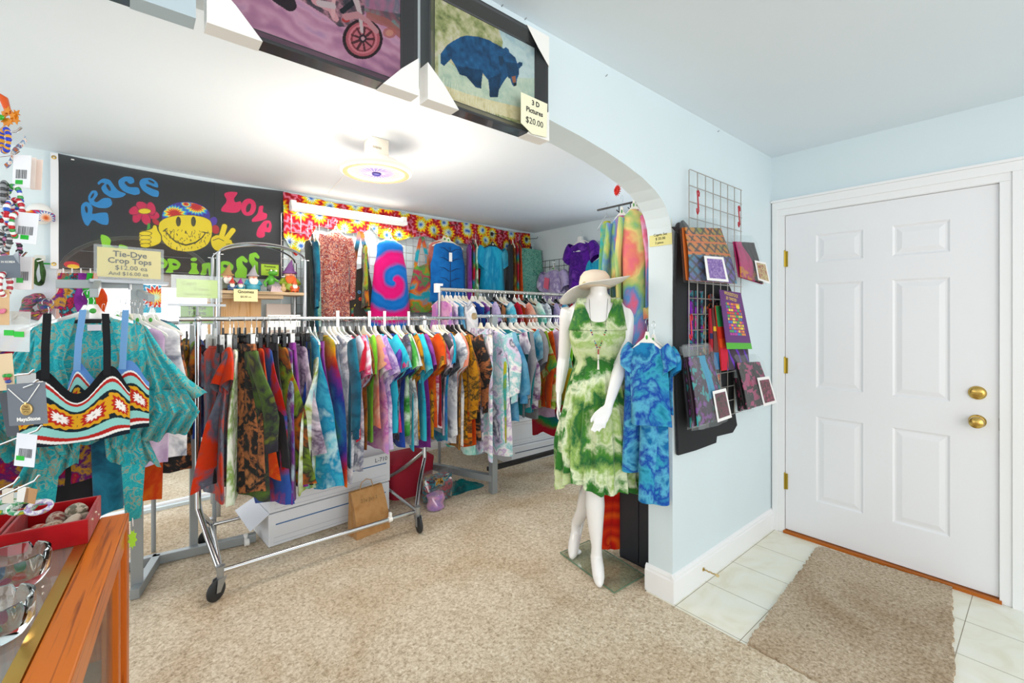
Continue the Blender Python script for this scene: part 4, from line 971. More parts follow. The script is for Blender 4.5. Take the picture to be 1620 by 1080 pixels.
for k in range(7):
    p = (-.04 + .018 * k, 2.74 + .03 * k, 1.475 - .004 * k)
    faceout('tank', ['PNW', 'LAV', 'WGY', 'PCH', 'MNT', 'LIL', 'WGY'][k], .24, .56, p, -.15 - .05 * k, f'{D[["PNW", "LAV", "WGY", "PCH", "MNT", "LIL", "WGY"][k]][1]} tank on the grey rack, ' + ['first', 'second', 'third', 'fourth', 'fifth', 'sixth', 'last'][k] + ' of the hidden tanks', 'top', ['clear', 'ivory', 'clear', 'white', 'clear', 'white', 'white'][k], group='tank tops on the grey rack', rip=.004, th=.008)
# coloured tops on the next rail, seen between the two racks
seq4 = [('SCF', 'tee', .5, 'black'), ('PNR', 'tank', .5, 'white'), ('BLU', 'tee', .56, 'white'), ('MUS', 'tank', .54, 'black'), ('GOB', 'tee', .52, 'white'), ('NVY', 'tank', .56, 'black'), ('BKO', 'tank', .44, 'wire')]
t = thing('side_rail', 'thin grey rail between the window and the rolling rack, hung with bright tops', 'clothes rack')
m = MB(); m.tube([(.10, 3.42, 1.36), (.42, 3.40, 1.36)], .011, 10); obj('hanging_rail', m, M_GREY, t)
m = MB(); m.tube([(.41, 3.40, .012), (.41, 3.40, 1.36)], .012, 10); obj('upright', m, M_GREY, t)
m = MB(); m.tube([(.11, 3.42, .012), (.11, 3.42, 1.36)], .012, 10); obj('upright', m, M_GREY, t)
hang(seq4, .14, .38, 3.41, 1.36, 'thin grey rail', 5, th=.02)
hm = MB(); c_ = onY(240, 520, 2.9)
hm.sheet(lambda u, v: (c_.x + .13 * math.cos(PI * u) * math.cos(v * PI / 2 * .98), c_.y - .09 * math.sin(PI * u) * math.cos(v * PI / 2 * .98) + .1, c_.z - .045 + .095 * math.sin(v * PI / 2)), 24, 10)
tag(obj('teal_hat', hm, dye('capd', ['1f6f78', '5fb0b4', '2a4a6a', '7a9a5a'], scale=9), None, thick=.004), 'shiny teal cap standing on the clothes behind the clear hangers', 'hat')

# ================================================================ THE FLAG
def fpt(cx, cy):
    p = onB(80 + cx / 3.6, 220 + cy / 3.6, .02); return (p.x, p.z)
fx0 = onB(92, 300, .02).x; fx1 = onB(448.5, 320, .02).x; fz0, fz1 = 1.70, 2.435
t = thing('hippie_flag', 'black flag with Peace Love Happiness lettering and a yellow smiley in a tie-dye cap', 'flag', (fx0, bwy(fx0) - .02, fz0), BWA)
A = Art(fx1 - fx0, fz1 - fz0, 620, 350, '222226')
ca = math.cos(BWA)
def q(pts, k=1.0): return [((fpt(x, y)[0] - fx0) / ca, fpt(x, y)[1] - fz0) for x, y in pts]
def sc(cx, cy): a = fpt(cx, cy); b = fpt(cx + 10, cy); c = fpt(cx, cy + 10); return (abs(b[0] - a[0]) / 10, abs(c[1] - a[1]) / 10)
def P_(pts, col):
    # round the outline a little (Chaikin)
    for _ in range(2):
        n = len(pts); pts = [p for i in range(n) for p in ((pts[i][0] * .8 + pts[(i + 1) % n][0] * .2, pts[i][1] * .8 + pts[(i + 1) % n][1] * .2), (pts[i][0] * .2 + pts[(i + 1) % n][0] * .8, pts[i][1] * .2 + pts[(i + 1) % n][1] * .8))]
    A.poly(q(pts), col)
def E_(cx, cy, rx, ry, col, rot=0):
    pts = [(cx + rx * math.cos(a) * math.cos(rot) - ry * math.sin(a) * math.sin(rot), cy + rx * math.cos(a) * math.sin(rot) + ry * math.sin(a) * math.cos(rot)) for a in [2 * PI * k / 28 for k in range(28)]]
    return A.poly(q(pts), col)
def S_(pts, r, col):
    k = sc(*pts[0])[1]; A.stroke(q(pts), [x * k for x in r] if isinstance(r, (list, tuple)) else r * k, col)
BLUE, CRIM, LIME, YEL, BG = '1f86c9', 'd8125a', '86cf1c', 'e6cf1a', '222226'
P_([(172, 400), (176, 370), (200, 352), (228, 362), (242, 392), (234, 426), (285, 414), (328, 412), (332, 487), (285, 482), (238, 452), (214, 497), (192, 480), (178, 440)], BLUE); E_(204, 398, 8, 20, BG, -.2)
P_([(210, 330), (232, 288), (262, 287), (272, 312), (244, 345), (262, 358), (300, 328), (342, 328), (354, 365), (325, 388), (270, 388), (226, 368)], BLUE); E_(238, 318, 6, 18, BG, .5)
P_([(264, 242), (300, 214), (338, 222), (362, 258), (388, 288), (434, 300), (412, 322), (350, 330), (300, 300), (286, 268), (310, 244), (290, 240), (276, 256)], BLUE); E_(330, 268, 9, 22, BG, -.5)
P_([(384, 226), (420, 200), (470, 204), (480, 236), (450, 247), (432, 226), (418, 238), (445, 264), (502, 262), (512, 300), (480, 310), (420, 292), (390, 262)], BLUE)
P_([(502, 240), (518, 212), (570, 206), (610, 234), (614, 270), (546, 240), (544, 256), (582, 272), (618, 284), (614, 322), (570, 312), (522, 280)], BLUE); E_(574, 230, 20, 6, BG, .45)
P_([(984, 302), (1010, 288), (1072, 292), (1042, 330), (1050, 355), (1087, 342), (1082, 402), (1050, 414), (974, 406), (969, 388), (1008, 342)], CRIM)
E_(1126, 382, 43, 50, CRIM, .1); E_(1126, 386, 13, 26, BG, .3)
P_([(1184, 378), (1212, 374), (1204, 414), (1234, 422), (1228, 456), (1150, 470), (1143, 455), (1180, 420)], CRIM)
P_([(1183, 500), (1214, 462), (1248, 460), (1260, 492), (1250, 532), (1218, 524), (1222, 552), (1190, 562), (1170, 545), (1176, 518)], CRIM); E_(1236, 490, 6, 14, BG, .2)
P_([(280, 538), (322, 548), (347, 575), (336, 606), (386, 622), (390, 594), (448, 610), (420, 648), (400, 700), (394, 742), (348, 748), (352, 690), (322, 688), (314, 748), (272, 748), (300, 640)], LIME)
P_([(470, 690), (500, 640), (545, 640), (575, 690), (590, 755), (545, 755), (525, 725), (500, 725), (495, 752), (440, 750)], LIME); E_(518, 690, 12, 16, BG)
for (x, y) in ((0, 0), (72, 8)):
    P_([(588 + x, 668 + y), (640 + x, 672 + y), (672 + x, 700 + y), (654 + x, 734 + y), (622 + x, 736 + y), (630 + x, 752 + y), (576 + x, 752 + y), (606 + x, 715 + y)], LIME); E_(634 + x, 704 + y, 14, 7, BG, .3)
E_(815, 683, 18, 11, LIME); P_([(796, 700), (836, 706), (830, 735), (852, 770), (778, 768), (804, 735)], LIME)
P_([(858, 708), (905, 700), (930, 722), (928, 778), (898, 778), (898, 735), (888, 735), (886, 776), (848, 774), (864, 740)], LIME)
P_([(945, 720), (975, 692), (1015, 694), (1045, 722), (1030, 752), (1000, 757), (1030, 772), (1022, 800), (975, 800), (945, 765)], LIME); E_(994, 722, 13, 9, BG, .2)
S_([(1112, 692), (1092, 676), (1074, 690), (1076, 716), (1092, 745), (1082, 775)], [10, 13, 14, 17, 24, 30], LIME)
S_([(1180, 670), (1165, 655), (1146, 662), (1146, 690), (1168, 716), (1176, 750)], [9, 12, 13, 15, 20, 26], LIME)
# flower
for k in range(6):
    a = k * PI / 3 + .35; E_(533 + 52 * math.cos(a), 410 + 36 * math.sin(a), 42, 27, '5f0a2c', a * .8); E_(533 + 52 * math.cos(a), 410 + 36 * math.sin(a), 38, 24, 'c8154f', a * .8)
E_(535, 402, 38, 17, '8a6a10'); E_(535, 402, 34, 14, YEL)
# smiley: cap, face
E_(770, 430, 138, 84, '3b2c96')
th = A.X
def local(cx, cy, rx, ry):
    c = q([(cx, cy)])[0]; kx, ky = sc(cx, cy); return np.hypot((A.X - c[0]) / (rx * kx), (A.Y - c[1]) / (ry * ky)), np.arctan2((A.Y - c[1]) / ky, (A.X - c[0]) / kx)
capm = E_(770, 430, 134, 80, None)
for (cx, cy, r) in ((706, 415, 80), (828, 376, 76), (770, 360, 30)):
    d_, an = local(cx, cy, r, r * .62); d_ = d_ + .10 * np.sin(an * 16)
    for lim, col in ((1.0, '2f5fd0'), (.84, '3fc0c8'), (.70, 'e8e23a'), (.56, 'f08a1c'), (.44, 'c01c1c')): A.put(capm & (d_ < lim), col)
E_(925, 462, 22, 28, '4a2f9e', .5); E_(938, 508, 22, 26, 'b01c2c', -.3); E_(600, 465, 24, 14, 'b01c2c', .6)
fc = [(612, 500), (618, 465), (650, 440), (720, 424), (800, 422), (870, 434), (912, 455), (922, 500), (916, 560), (890, 605), (830, 634), (770, 640), (700, 630), (650, 595), (620, 548)]
P_(fc, '4a4208'); P_([(770 + (x - 770) * .985, 530 + (y - 530) * .975) for x, y in fc], YEL)
for ex in (727, 812): E_(ex, 462, 14, 29, '2a260c'); E_(ex - 2, 468, 9, 22, '4a4422')
R = random.Random(4)
for _ in range(110):
    x = R.uniform(640, 905); y = R.uniform(508, 628)
    if ((x - 770) / 140) ** 2 + ((y - 530) / 98) ** 2 < .95: S_([(x, y), (x + R.uniform(-7, 7), y + R.uniform(6, 13))], 1.5, '5a4e0c')
S_([(652, 512), (680, 552), (715, 582), (770, 600), (825, 584), (862, 556), (882, 526)], [2.5, 3, 4, 4.5, 4, 3, 2.5], '3a340c')
S_([(642, 518), (662, 504)], 3, '3a340c'); S_([(868, 524), (894, 530)], 3, '3a340c')
# hands
S_([(560, 478), (558, 510), (540, 535)], [6, 7, 8], '3f9a2c')
P_([(498, 545), (508, 515), (545, 512), (575, 500), (580, 478), (606, 480), (614, 512), (636, 545), (632, 590), (590, 610), (545, 618), (505, 606)], '4a4208')
P_([(504, 546), (512, 520), (548, 516), (580, 504), (586, 484), (602, 486), (608, 514), (630, 546), (626, 586), (588, 604), (545, 612), (510, 600)], YEL)
for k, y in enumerate((532, 556, 580, 602)): E_(540, y, 38 - 2 * k, 14, '4a4208'); E_(540, y, 34 - 2 * k, 11, YEL)
P_([(905, 560), (935, 535), (985, 540), (1012, 558), (1010, 600), (985, 635), (940, 640), (912, 610)], '4a4208')
for a_, b_ in (((972, 552), (990, 488)), ((998, 566), (1040, 512)), ((990, 588), (1020, 580)), ((1010, 606), (1036, 600))): S_([a_, b_], 17, '4a4208')
P_([(910, 562), (938, 541), (982, 546), (1006, 562), (1004, 600), (980, 628), (942, 633), (917, 608)], YEL)
for a_, b_ in (((972, 552), (990, 490)), ((998, 566), (1038, 514)), ((992, 588), (1018, 580)), ((1010, 606), (1034, 600))): S_([a_, b_], 13, YEL)
S_([(925, 572), (955, 560), (985, 575)], 2, '4a4208'); S_([(1000, 595), (1020, 592)], 2, '4a4208')
E_(120, 716, 45, 20, 'c8202c', .1); E_(130, 726, 36, 12, 'f0c41c', .1)
wid = A.w
def ffn(x, y):
    return x, -.006 - .005 * np.sin(x * 9 + y * 4) - .006 * np.sin(x * 4 - y * 7 + 1) * (y / A.h) + .0 * x, y - .02 * np.sin(x / wid * PI) * (y > 0) * (y / A.h)
A.build('flag_cloth', t, ffn, painted(.7, .2))
m = MB(); m.box((-.035, -.012, .0), (.003, .004, fz1 - fz0)); obj('white_heading', m, flat('e9ebee', .7), t, bevel=.003)
for z in (.03, fz1 - fz0 - .03):
    m = MB(); tq = MB().lathe([(.012, 0), (.012, .004), (.006, .005), (.005, 0)], n=16, cap=False); m.add([(x - .018, -z_ - .012, y + z) for x, y, z_ in tq.v], tq.f); obj('grommet', m, M_BRASS, t)
m = MB(); m.box((.06, -.02, fz1 - fz0 - .028), (.075, -.012, fz1 - fz0 - .022)); obj('pin', m, M_WHITE, t)

# ================================================================ valance and strip light
t = thing('tie_dye_valance', 'red sunburst tie-dye cloth strung along the top of the back wall', 'cloth', (0, 0, 0))
xa, xb = onB(448, 320, .05).x, onB(838, 385, .05).x
m = MB()
def vf(u, v):
    X = xa + (xb - xa) * u; s_ = u
    low = 2.17 + .02 * math.sin(u * 31) + .03 * math.sin(u * 13 + 1)
    if u < .13: low = 2.17 - .27 * max(0, 1 - abs(u - .035) / .06) 
    if .24 < u < .30: low += .07 * (1 - abs(u - .27) / .03)
    z = 2.425 + (low - 2.425) * v - .02 * math.sin(u * 9) ** 2 * (1 - v)
    return (X, bwy(X) - .045 - .02 * (1 + math.sin(u * 75 + v * 3)) * (.2 + v * .8) * .7 - .008 * math.sin(u * 190), z)
m.sheet(vf, 300, 14); obj('cloth_swag', m, sunbursts('valance', 6.0), t)
t = thing('strip_light', 'white fluorescent strip light glowing below the ceiling above the hanging clothes', 'lamp', (0, 0, 0))
sx0, sx1 = 1.0, 2.02; sy = bwy(1.5) - .17
m = MB(); m.prism([(sx0, 2.262), (sx1, 2.262), (sx1, 2.292), (sx0, 2.292)], sy - .05, sy + .03); m.box((sx0, sy + .02, 2.262), (sx1, sy + .036, 2.33)); obj('housing', m, flat('f4f4f4', .4), t, smooth=False, bevel=.004)
m = MB(); m.tube([(sx0 + .04, sy - .01, 2.315), (sx1 - .04, sy - .01, 2.315)], .013, 12); obj('fluorescent_tube', m, flat('fff6e8', .4, 0, 4.5), t)
for x in (sx0 + .02, sx1 - .02):
    m = MB(); m.box((x - .02, sy - .03, 2.29), (x + .02, sy + .015, 2.34)); obj('tube_socket', m, M_WHITE, t, smooth=False)
for x in (sx0 + .15, sx1 - .15):
    m = MB(); m.box((x - .01, sy + .02, 2.30), (x + .01, bwy(x), 2.32)); obj('bracket', m, M_WHITE, t, smooth=False)

# ================================================================ ceiling fan lamp
t = thing('ceiling_fan_lamp', 'round white ceiling fan lamp glowing with a violet centre', 'lamp', (LAMP.x, LAMP.y, LAMP.z))
cy_ = CH - LAMP.z
m = MB(); m.box((-.055, -.055, .075), (.055, .055, cy_)); obj('mounting_box', m, flat('efe8da', .5), t, bevel=.006)
for k in range(6):
    m = MB(); m.box((-.045 + .009 * k, -.0565, .11), (-.041 + .009 * k, -.055, .122)); obj('slot', m, flat('8a8272', .6), t, smooth=False)
m = MB(); m.lathe([(.11, .060), (.125, .055), (.13, .02), (.125, .012), (.001, .012)], n=40); obj('fan_housing', m, flat('f6efe8', .5), t)
m = MB(); m.lathe([(.165, .012), (.195, .016), (.207, .002), (.206, -.014), (.190, -.022), (.165, -.020), (.150, -.010), (.165, .012)], n=64, cap=False); obj('outer_ring', m, flat('e8d4c4', .4, 0, .45), t)
m = MB(); m.lathe([(.188, -.0225), (.190, -.024), (.170, -.025), (.163, -.019)], n=64, cap=False); obj('trim_ring', m, flat('c79a72', .4), t)
lampm, nt, b = newmat('led_diffuser')
tc = N(nt, 'ShaderNodeTexCoord'); ln_ = N(nt, 'ShaderNodeVectorMath', operation='LENGTH'); L(nt, tc.outputs['Object'], ln_.inputs[0])
cc = ramp(nt, math_(nt, 'MULTIPLY', ln_.outputs['Value'], 6.2), ['8f9cff', '5a48f0', '9a80ff', 'ffe0cc', 'fff2e2'], pos=[.12, .3, .5, .68, .9])
L(nt, cc, b.inputs['Emission Color']); b.inputs['Emission Strength'].default_value = .8; b.inputs['Base Color'].default_value = (.1, .1, .1, 1)
m = MB(); m.lathe([(.163, -.014), (.10, -.015), (.03, -.016), (.001, -.016)], n=48, cap=False); obj('led_panel', m, lampm, t)
for k in range(24):
    a = 2 * PI * k / 24; m = MB(); m.tube([(.03 * math.cos(a), .03 * math.sin(a), -.018), (.155 * math.cos(a + .25), .155 * math.sin(a + .25), -.020)], .0018, 5); obj('grille_spoke', m, flat('e2c4c4', .5), t)
m = MB(); m.lathe([(.026, -.016), (.026, -.026), (.02, -.03), (.001, -.03)], n=24); obj('centre_cap', m, flat('2c2a7a', .3), t)

# ================================================================ PICTURES ON THE ARCH
def frame(label, x0, x1, z0, z1, art, corners, cardh='efeeea', name='framed_picture'):
    yb, yf = YF - .001, YF - .048
    t = thing(name, label, 'picture', ((x0 + x1) / 2, yb, z0)); w_, h_ = x1 - x0, z1 - z0
    prof = [(0, yb - yb), (0, -.047), (.004, -.047), (.010, -.044), (.034, -.020), (.038, -.018), (.038, 0)]     # (inward, y)
    m = MB(); V = []
    for (cx, cz, sx, sz) in ((-w_ / 2, 0, 1, 1), (w_ / 2, 0, -1, 1), (w_ / 2, h_, -1, -1), (-w_ / 2, h_, 1, -1)):
        V += [(cx + sx * a, y, cz + sz * a) for a, y in prof]
    k = len(prof); Fc = [(i * k + j, ((i + 1) % 4) * k + j, ((i + 1) % 4) * k + (j + 1) % k, i * k + (j + 1) % k) for i in range(4) for j in range(k)]
    m.add(V, Fc); obj('frame', m, flat('2c2e31', .28, .1, coat=.4), t, smooth=False)
    if art: art.build('print', t, lambda x, y: (x - w_ / 2 + .038, 0 * x - .016, y + .038), painted(.25))
    for c in corners:
        sx = -1 if 'l' in c else 1; top = 't' in c
        L1 = .105
        X = lambda a: sx * (w_ / 2 + .002 - a); Z = lambda a: (h_ + .002 - a) if top else (-.002 + a)
        m = MB(); V = [(X(0), -.0485, Z(0)), (X(L1), -.0485, Z(0)), (X(L1 * .5), -.049, Z(L1 * .55)), (X(0), -.0485, Z(L1)), (X(0), 0, Z(0)), (X(L1), 0, Z(0)), (X(0), 0, Z(L1))]
        m.add(V, [(0, 1, 2, 3), (0, 4, 5, 1), (0, 3, 6, 4)]); obj('cardboard_corner', m, flat(cardh, .8), t, smooth=False, thick=.0015)
    return t, w_, h_
def qa(pts, ox, oz, s_, opx, opy):
    out = []
    for x, y in pts:
        p = onY(opx + x / s_, opy + y / s_, YF - .017); out.append((p.x - ox - .038, p.z - oz - .038))
    return out
# black bear
bx0, bx1, bz0, bz1 = .656, 1.137, 2.023, 2.388
A = Art(bx1 - bx0 - .076, bz1 - bz0 - .076, 260, 190, '9fb0a0')
Q = lambda pts: qa(pts, bx0, bz0, 4.5, 640, 0)
n1 = A.noise(60, 1, 4); n2 = A.noise(14, 2, 4)
A.c[:] = A.grad(n1 * .9 + (n2 - .5) * .8, ['5f6a4a', '8a9460', 'b4b48a', 'c9c4b0', '8fa07a'])
m_ = A.poly(Q([(600, 0), (980, 0), (980, 900), (640, 760), (700, 300)]), None); A.put(m_, A.grad(n2 * .8 + n1 * .3, ['7fa8b8', 'a9c8d0', 'c4dade', '8fb4c4', 'd6e4e6']), .85)
m_ = A.poly(Q([(240, 380), (420, 520), (560, 540), (980, 560), (980, 900), (240, 700)]), None); A.put(m_, A.grad(n1 * .6 + n2 * .5, ['7f9a8c', 'a8bfae', 'c4d2bc', '9fb8a4']), .9)
m_ = A.poly(Q([(240, 590), (420, 660), (600, 710), (980, 800), (980, 900), (240, 700)]), None); A.put(m_, A.grad(n1, ['b8a878', 'd8cca0', 'e2dcb8']), .9)
bear = [(255, 385), (300, 325), (350, 290), (400, 262), (440, 252), (530, 262), (600, 285), (680, 330), (705, 345), (722, 335), (742, 352), (746, 372), (790, 410), (803, 450), (820, 440), (840, 446), (838, 466), (816, 488), (814, 530), (800, 566), (797, 606), (778, 616), (765, 600), (752, 562), (732, 545), (700, 590), (672, 640), (664, 692), (606, 692), (604, 640), (596, 570), (556, 520), (548, 580), (545, 632), (505, 620), (480, 590), (440, 545), (392, 530), (362, 470), (330, 420), (280, 470), (256, 450)]
bm_ = A.poly(Q(bear), None); bc = A.grad(n1 * .7 + n2 * .35 + .12 * (A.Y / A.h - .4), ['0f2238', '163a5c', '1f5684', '2f74a4']); A.put(bm_, bc)
for leg in ([(380, 470), (560, 500), (545, 632), (505, 620), (440, 545), (392, 530)], [(600, 560), (690, 520), (664, 692), (606, 692)], [(720, 440), (800, 450), (814, 530), (740, 560)]): A.put(A.poly(Q(leg), None), '12253a', .55)
A.poly(Q([(762, 545), (790, 540), (794, 585), (772, 590)]), '9a5f3a', .9); A.poly(Q([(776, 590), (797, 590), (796, 610), (778, 614)]), '0c1218')
A.poly(Q([(666, 400), (700, 400), (712, 440), (684, 470)]), '1a3a56')
for k in range(26):
    x = 270 + k * 17; y = 600 + k * 9 + RND.uniform(-20, 20); A.stroke(Q([(x, y + 30), (x + RND.uniform(-10, 10), y - 40)]), .0007, 'dfe4c8', .8)
A.c *= .85
t, w_, h_ = frame('framed black bear picture with white cardboard corners on the arch', bx0, bx1, bz0, bz1, A, ('bl', 'br', 'tr'))
lab = thing('price_card', 'cream 3 D Pictures $20.00 price card tucked on the bear picture frame', 'sign', (onY(845, 190, YF - .055).x, YF - .056, 2.075), 0)
m = MB(); m.prism([(-.062, -.03), (-.012, -.054), (.058, -.048), (.062, .07), (-.062, .073)], -.001, .0); obj('card', m, flat('f0edcf', .8), lab, smooth=False)
ink = flat('1b1b1b', .7)
lettering('3 D', .024, ink, lab, (.005, -.0015, .052), bold=.0006); lettering('Pictures', .024, ink, lab, (.0, -.0015, .024), bold=.0005); lettering('$20.00', .030, ink, lab, (.0, -.0015, -.012))
# motorcycle
mx0, mx1 = .128, .622
A = Art(mx1 - mx0 - .076, bz1 - bz0 - .076, 280, 190, 'a06a90')
Q = lambda pts: qa(pts, mx0, bz0, 5.586, 380, 0)
n1 = A.noise(40, 5, 4); n2 = A.noise(10, 6, 4)
st = .5 + .5 * np.sin((A.Y * 1.6 + A.X * .25) * 90 + n2 * 14)
A.c[:] = A.grad(n2 * .55 + st * .22 + n1 * .2, ['6f4a78', '94588c', 'b9749e', 'd293b4', 'a97cb0', '8f6a9c'])
m_ = A.Y > A.h * .55; A.put(m_, A.grad(n1 * .5 + n2 * .5 + .1 * np.sin(A.X * 220), ['3f2a4a', '7a3f6a', 'a85a84', '4f6a7c', 'c4849c']), .85)
m_ = A.poly(Q([(1050, 60), (1450, 130), (1450, 300), (1180, 160)]), None); A.put(m_, A.grad(n1, ['3f6a6a', '5f8f88', '8a4a5a', '2f5058', 'c4705a']), .9)
A.stroke(Q([(1150, 150), (1300, 200), (1450, 330)]), .012, 'a8564e', .85)
m_ = A.poly(Q([(480, -40), (620, -300), (1080, -300), (1100, 120), (960, 240), (870, 235), (760, 140), (600, 40)]), None)
A.put(m_, A.grad(n1 * 1.4 - .2, ['161c28', '2f3a48', '5a3f4c', 'b8788c', '28303c', 'd89aa8']), .95)
for pts, r, c in (([(660, 10), (800, 80), (840, 160)], .009, 'd8909c'), ([(830, -80), (820, 140)], .005, 'e0a0a8'), ([(700, 30), (820, 50)], .008, 'c8b0b8'), ([(900, 100), (1000, 20)], .006, '18202c')): A.stroke(Q(pts), r, c)
E2 = lambda cx, cy, rx, ry, c, a=1: A.poly(Q([(cx + rx * math.cos(u), cy + ry * math.sin(u)) for u in [2 * PI * k / 40 for k in range(40)]]), c, a)
E2(1082, 345, 178, 178, '2a1620'); E2(1084, 345, 150, 152, 'b8485a'); E2(1084, 345, 128, 130, 'd86a7c'); E2(1084, 345, 108, 112, '8a2838'); E2(1084, 348, 92, 96, 'c85a6c')
for k in range(9):
    a = 2 * PI * k / 9; A.stroke(Q([(1084, 345), (1084 + 100 * math.cos(a), 345 + 104 * math.sin(a))]), .003, '54202c')
E2(1084, 340, 34, 36, '2f1c2c'); E2(1084, 340, 16, 18, 'c88a98'); E2(935, 172, 38, 26, 'b81c24'); E2(1320, 290, 60, 48, 'b85a50', .8); E2(1320, 290, 34, 28, 'd88a70', .8)
A.stroke(Q([(1020, -10), (1060, 120), (1075, 280)]), [.009, .006, .004], 'c8b0b4'); A.stroke(Q([(930, 150), (1040, 130), (1130, 190), (1200, 270)]), .008, 'c4808c')
A.stroke(Q([(300, -200), (330, -40), (420, 20)]), .02, '2a1c28')
g_ = A.c.mean(2, keepdims=True); A.c = (A.c * .8 + g_ * .2) * .62
frame('framed red and purple motorcycle painting with white cardboard corners on the arch', mx0, mx1, bz0, bz1, A, ('bl', 'br'))
frame('black picture frame cut off by the photo edge with a grey-blue cardboard corner', -.40, .104, bz0, bz1, Art(.43, .289, 4, 4, '8a7a6a'), ('br', 'bl'), 'b4c4cc')
for (px, py) in ((795, 9), (900, 30), (960, 120), (1137, 208), (832, 30)):
    p = onY(px, py, YF - .006); m = MB(); m.tube([(p.x, YF, p.z), (p.x, YF - .01, p.z + .004)], .002, 6); tag(obj('nail', m, M_STEEL, None), {795: 'bent nail above the bear picture', 900: 'nail in the arch wall near the ceiling line', 960: 'small nail in the blank wall beside the bear picture', 1137: 'small nail in the wall above the wire grid', 832: 'thin nail above the top edge of the bear frame'}[px], 'nail')

# ================================================================ BACK WALL DISPLAY
def grid_panel(name, label, org, ux, W_, H_, step=.076, r=.0028, m_=None, wires=None):
    """wire grid: org corner, ux unit vector along the width"""
    t = thing(name, label, 'grid panel', org); ux = Vector(ux); nx = round(W_ / step); nz = round(H_ / step)
    m = MB()
    for i in range(nx + 1):
        p = ux * (W_ * i / nx); m.tube([p, p + Vector((0, 0, H_))], r, 5)
    obj('vertical_wire', m, m_ or M_WIRE, t); m = MB(); nn = Vector((-ux.y, ux.x, 0)) * -r * 1.8
    for j in range(nz + 1):
        z = Vector((0, 0, H_ * j / nz)); m.tube([z + nn, ux * W_ + z + nn], r, 5)
    obj('cross_wire', m, m_ or M_WIRE, t)
    return t
ub = (math.cos(BWA), math.sin(BWA), 0)
ga = onB(446, 400, .07); grid_panel('wire_grid_panel', 'white wire grid panel on the back wall behind the hung dresses', (ga.x, bwy(ga.x) - .05, .9), ub, 2.05, 1.35)
gr_ = grid_panel('wire_grid_panel', 'black wire grid panel on the side wall beside the purple top', (3.86, 3.42, 1.05), (0, 1, 0), .62, 1.02, .078, .003, flat('2a2c2e', .4, .4))
for z, y in ((1.86, 3.86), (1.82, 3.45)):
    m = MB(); m.box((3.845, y - .006, z - .05), (3.855, y + .006, z + .05)); m.ball((3.845, y, z), .018, 10, 6); obj('grid_bracket', m, flat('2a2c2e', .4, .4), gr_, loc=(-3.86, -3.42, -1.05))

def wallhang(kind, key, px0, px1, yt, yb, lab, cat, off=.14, hs='ivory', wf=1.0, **k):
    a = onB((px0 + px1) / 2, yt, off); l = onB(px0, yt, off); r_ = onB(px1, yt, off); b = onB((px0 + px1) / 2, yb, off)
    W_ = (r_.x - l.x) * wf; Ln = a.z - b.z
    return faceout(kind, key, W_, Ln, (a.x, a.y, a.z + .105), BWA + k.pop('rz', 0), lab, cat, hs, **k)
wallhang('long', 'PSL', 503, 560, 368, 505, 'brick red paisley tunic hanging on the back wall beside the fringed valance end', 'tunic', .18, wf=.74, th=.022, flare=1.1)
wallhang('dress', 'SWI', 583, 652, 381, 520, 'pink and cobalt spiral tie-dye dress hanging on the back wall', 'dress', .20, wf=.70, th=.03, flare=1.4)
wallhang('tank', 'CRL', 668, 738, 382, 470, 'coral top hanging behind the blue palm-print vest', 'top', .12, wf=.8)
g = wallhang('tank', 'BLF', 676, 742, 384, 478, 'cobalt blue sleeveless top with black palm leaf lines on the back wall', 'top', .2, wf=.80, th=.022, flare=1.05)
wallhang('tee', 'TQF', 756, 803, 390, 462, 'turquoise short-sleeved blouse with lace neckline on the back wall', 'blouse', .2, 'black', wf=.80, th=.02)
wallhang('tee', 'RED', 748, 792, 398, 452, 'crimson top hanging directly behind the turquoise blouse', 'top', .13, 'black', wf=.8)
wallhang('skirt', 'TPS', 822, 858, 397, 490, 'sea green paisley skirt clipped beside the wall corner', 'skirt', .18, 'clip', wf=1.15, th=.03, rip=.016)
# prints on the vests
a = onB(709, 384, .2)
m = MB()
for sd in (-1, 1):
    for k in range(5): m.tube([(sd * .012, -.036, -.20 - .1 * k), (sd * .07, -.040, -.17 - .1 * k), (sd * .13, -.038, -.165 - .1 * k)], [.003, .0035, .001], 5)
m.tube([(0, -.036, -.15), (.004, -.038, -.66)], .003, 5); obj('palm_print', m, flat('14203c', .8), g)
m = MB(); m.box((-.018, -.046, -.30), (.018, -.044, -.21)); obj('swing_tag', m, M_WHITE, g, smooth=False)
# edge-on garments between the displays
for i, (px, key, kind, Ln, wds) in enumerate(((487, 'DKG', 'dress', .72, 'dark green dress edge-on at the start of the grid wall'), (494, 'TEAL', 'long', .74, 'blue velvet robe edge-on beside the paisley tunic'), (500, 'TPS', 'dress', .8, 'pale green print dress edge-on behind the paisley tunic'),
        (742, 'PUR', 'dress', .60, 'purple and pink patchwork dress edge-on beside the palm vest'), (748, 'RBG', 'dress', .58, 'red and purple banded dress edge-on left of the turquoise blouse'), (752, 'GRW', 'tank', .6, 'green leaf print top edge-on beside the turquoise blouse'),
        (577, 'GOB', 'tank', .55, 'olive rainbow top edge-on beside the spiral dress'), (806, 'BLK', 'dress', .6, 'black dress edge-on after the turquoise blouse'), (811, 'OLV', 'dress', .6, 'olive leaf dress edge-on between black and red dresses'), (816, 'RBG', 'dress', .62, 'red and green dress edge-on beside the paisley skirt'), (822, 'RO', 'dress', .66, 'amber orange dress edge-on beside the paisley skirt'))):
    p = onB(px, 385 if px > 520 else 378, .24); vr = ray(px, 400)
    faceout(kind, key, .25, Ln, (p.x, p.y, p.z + .09), math.atan2(vr.y, vr.x) + .22, wds, 'dress' if kind != 'tank' else 'top', ['wire', 'black', 'ivory'][i % 3], th=.012)
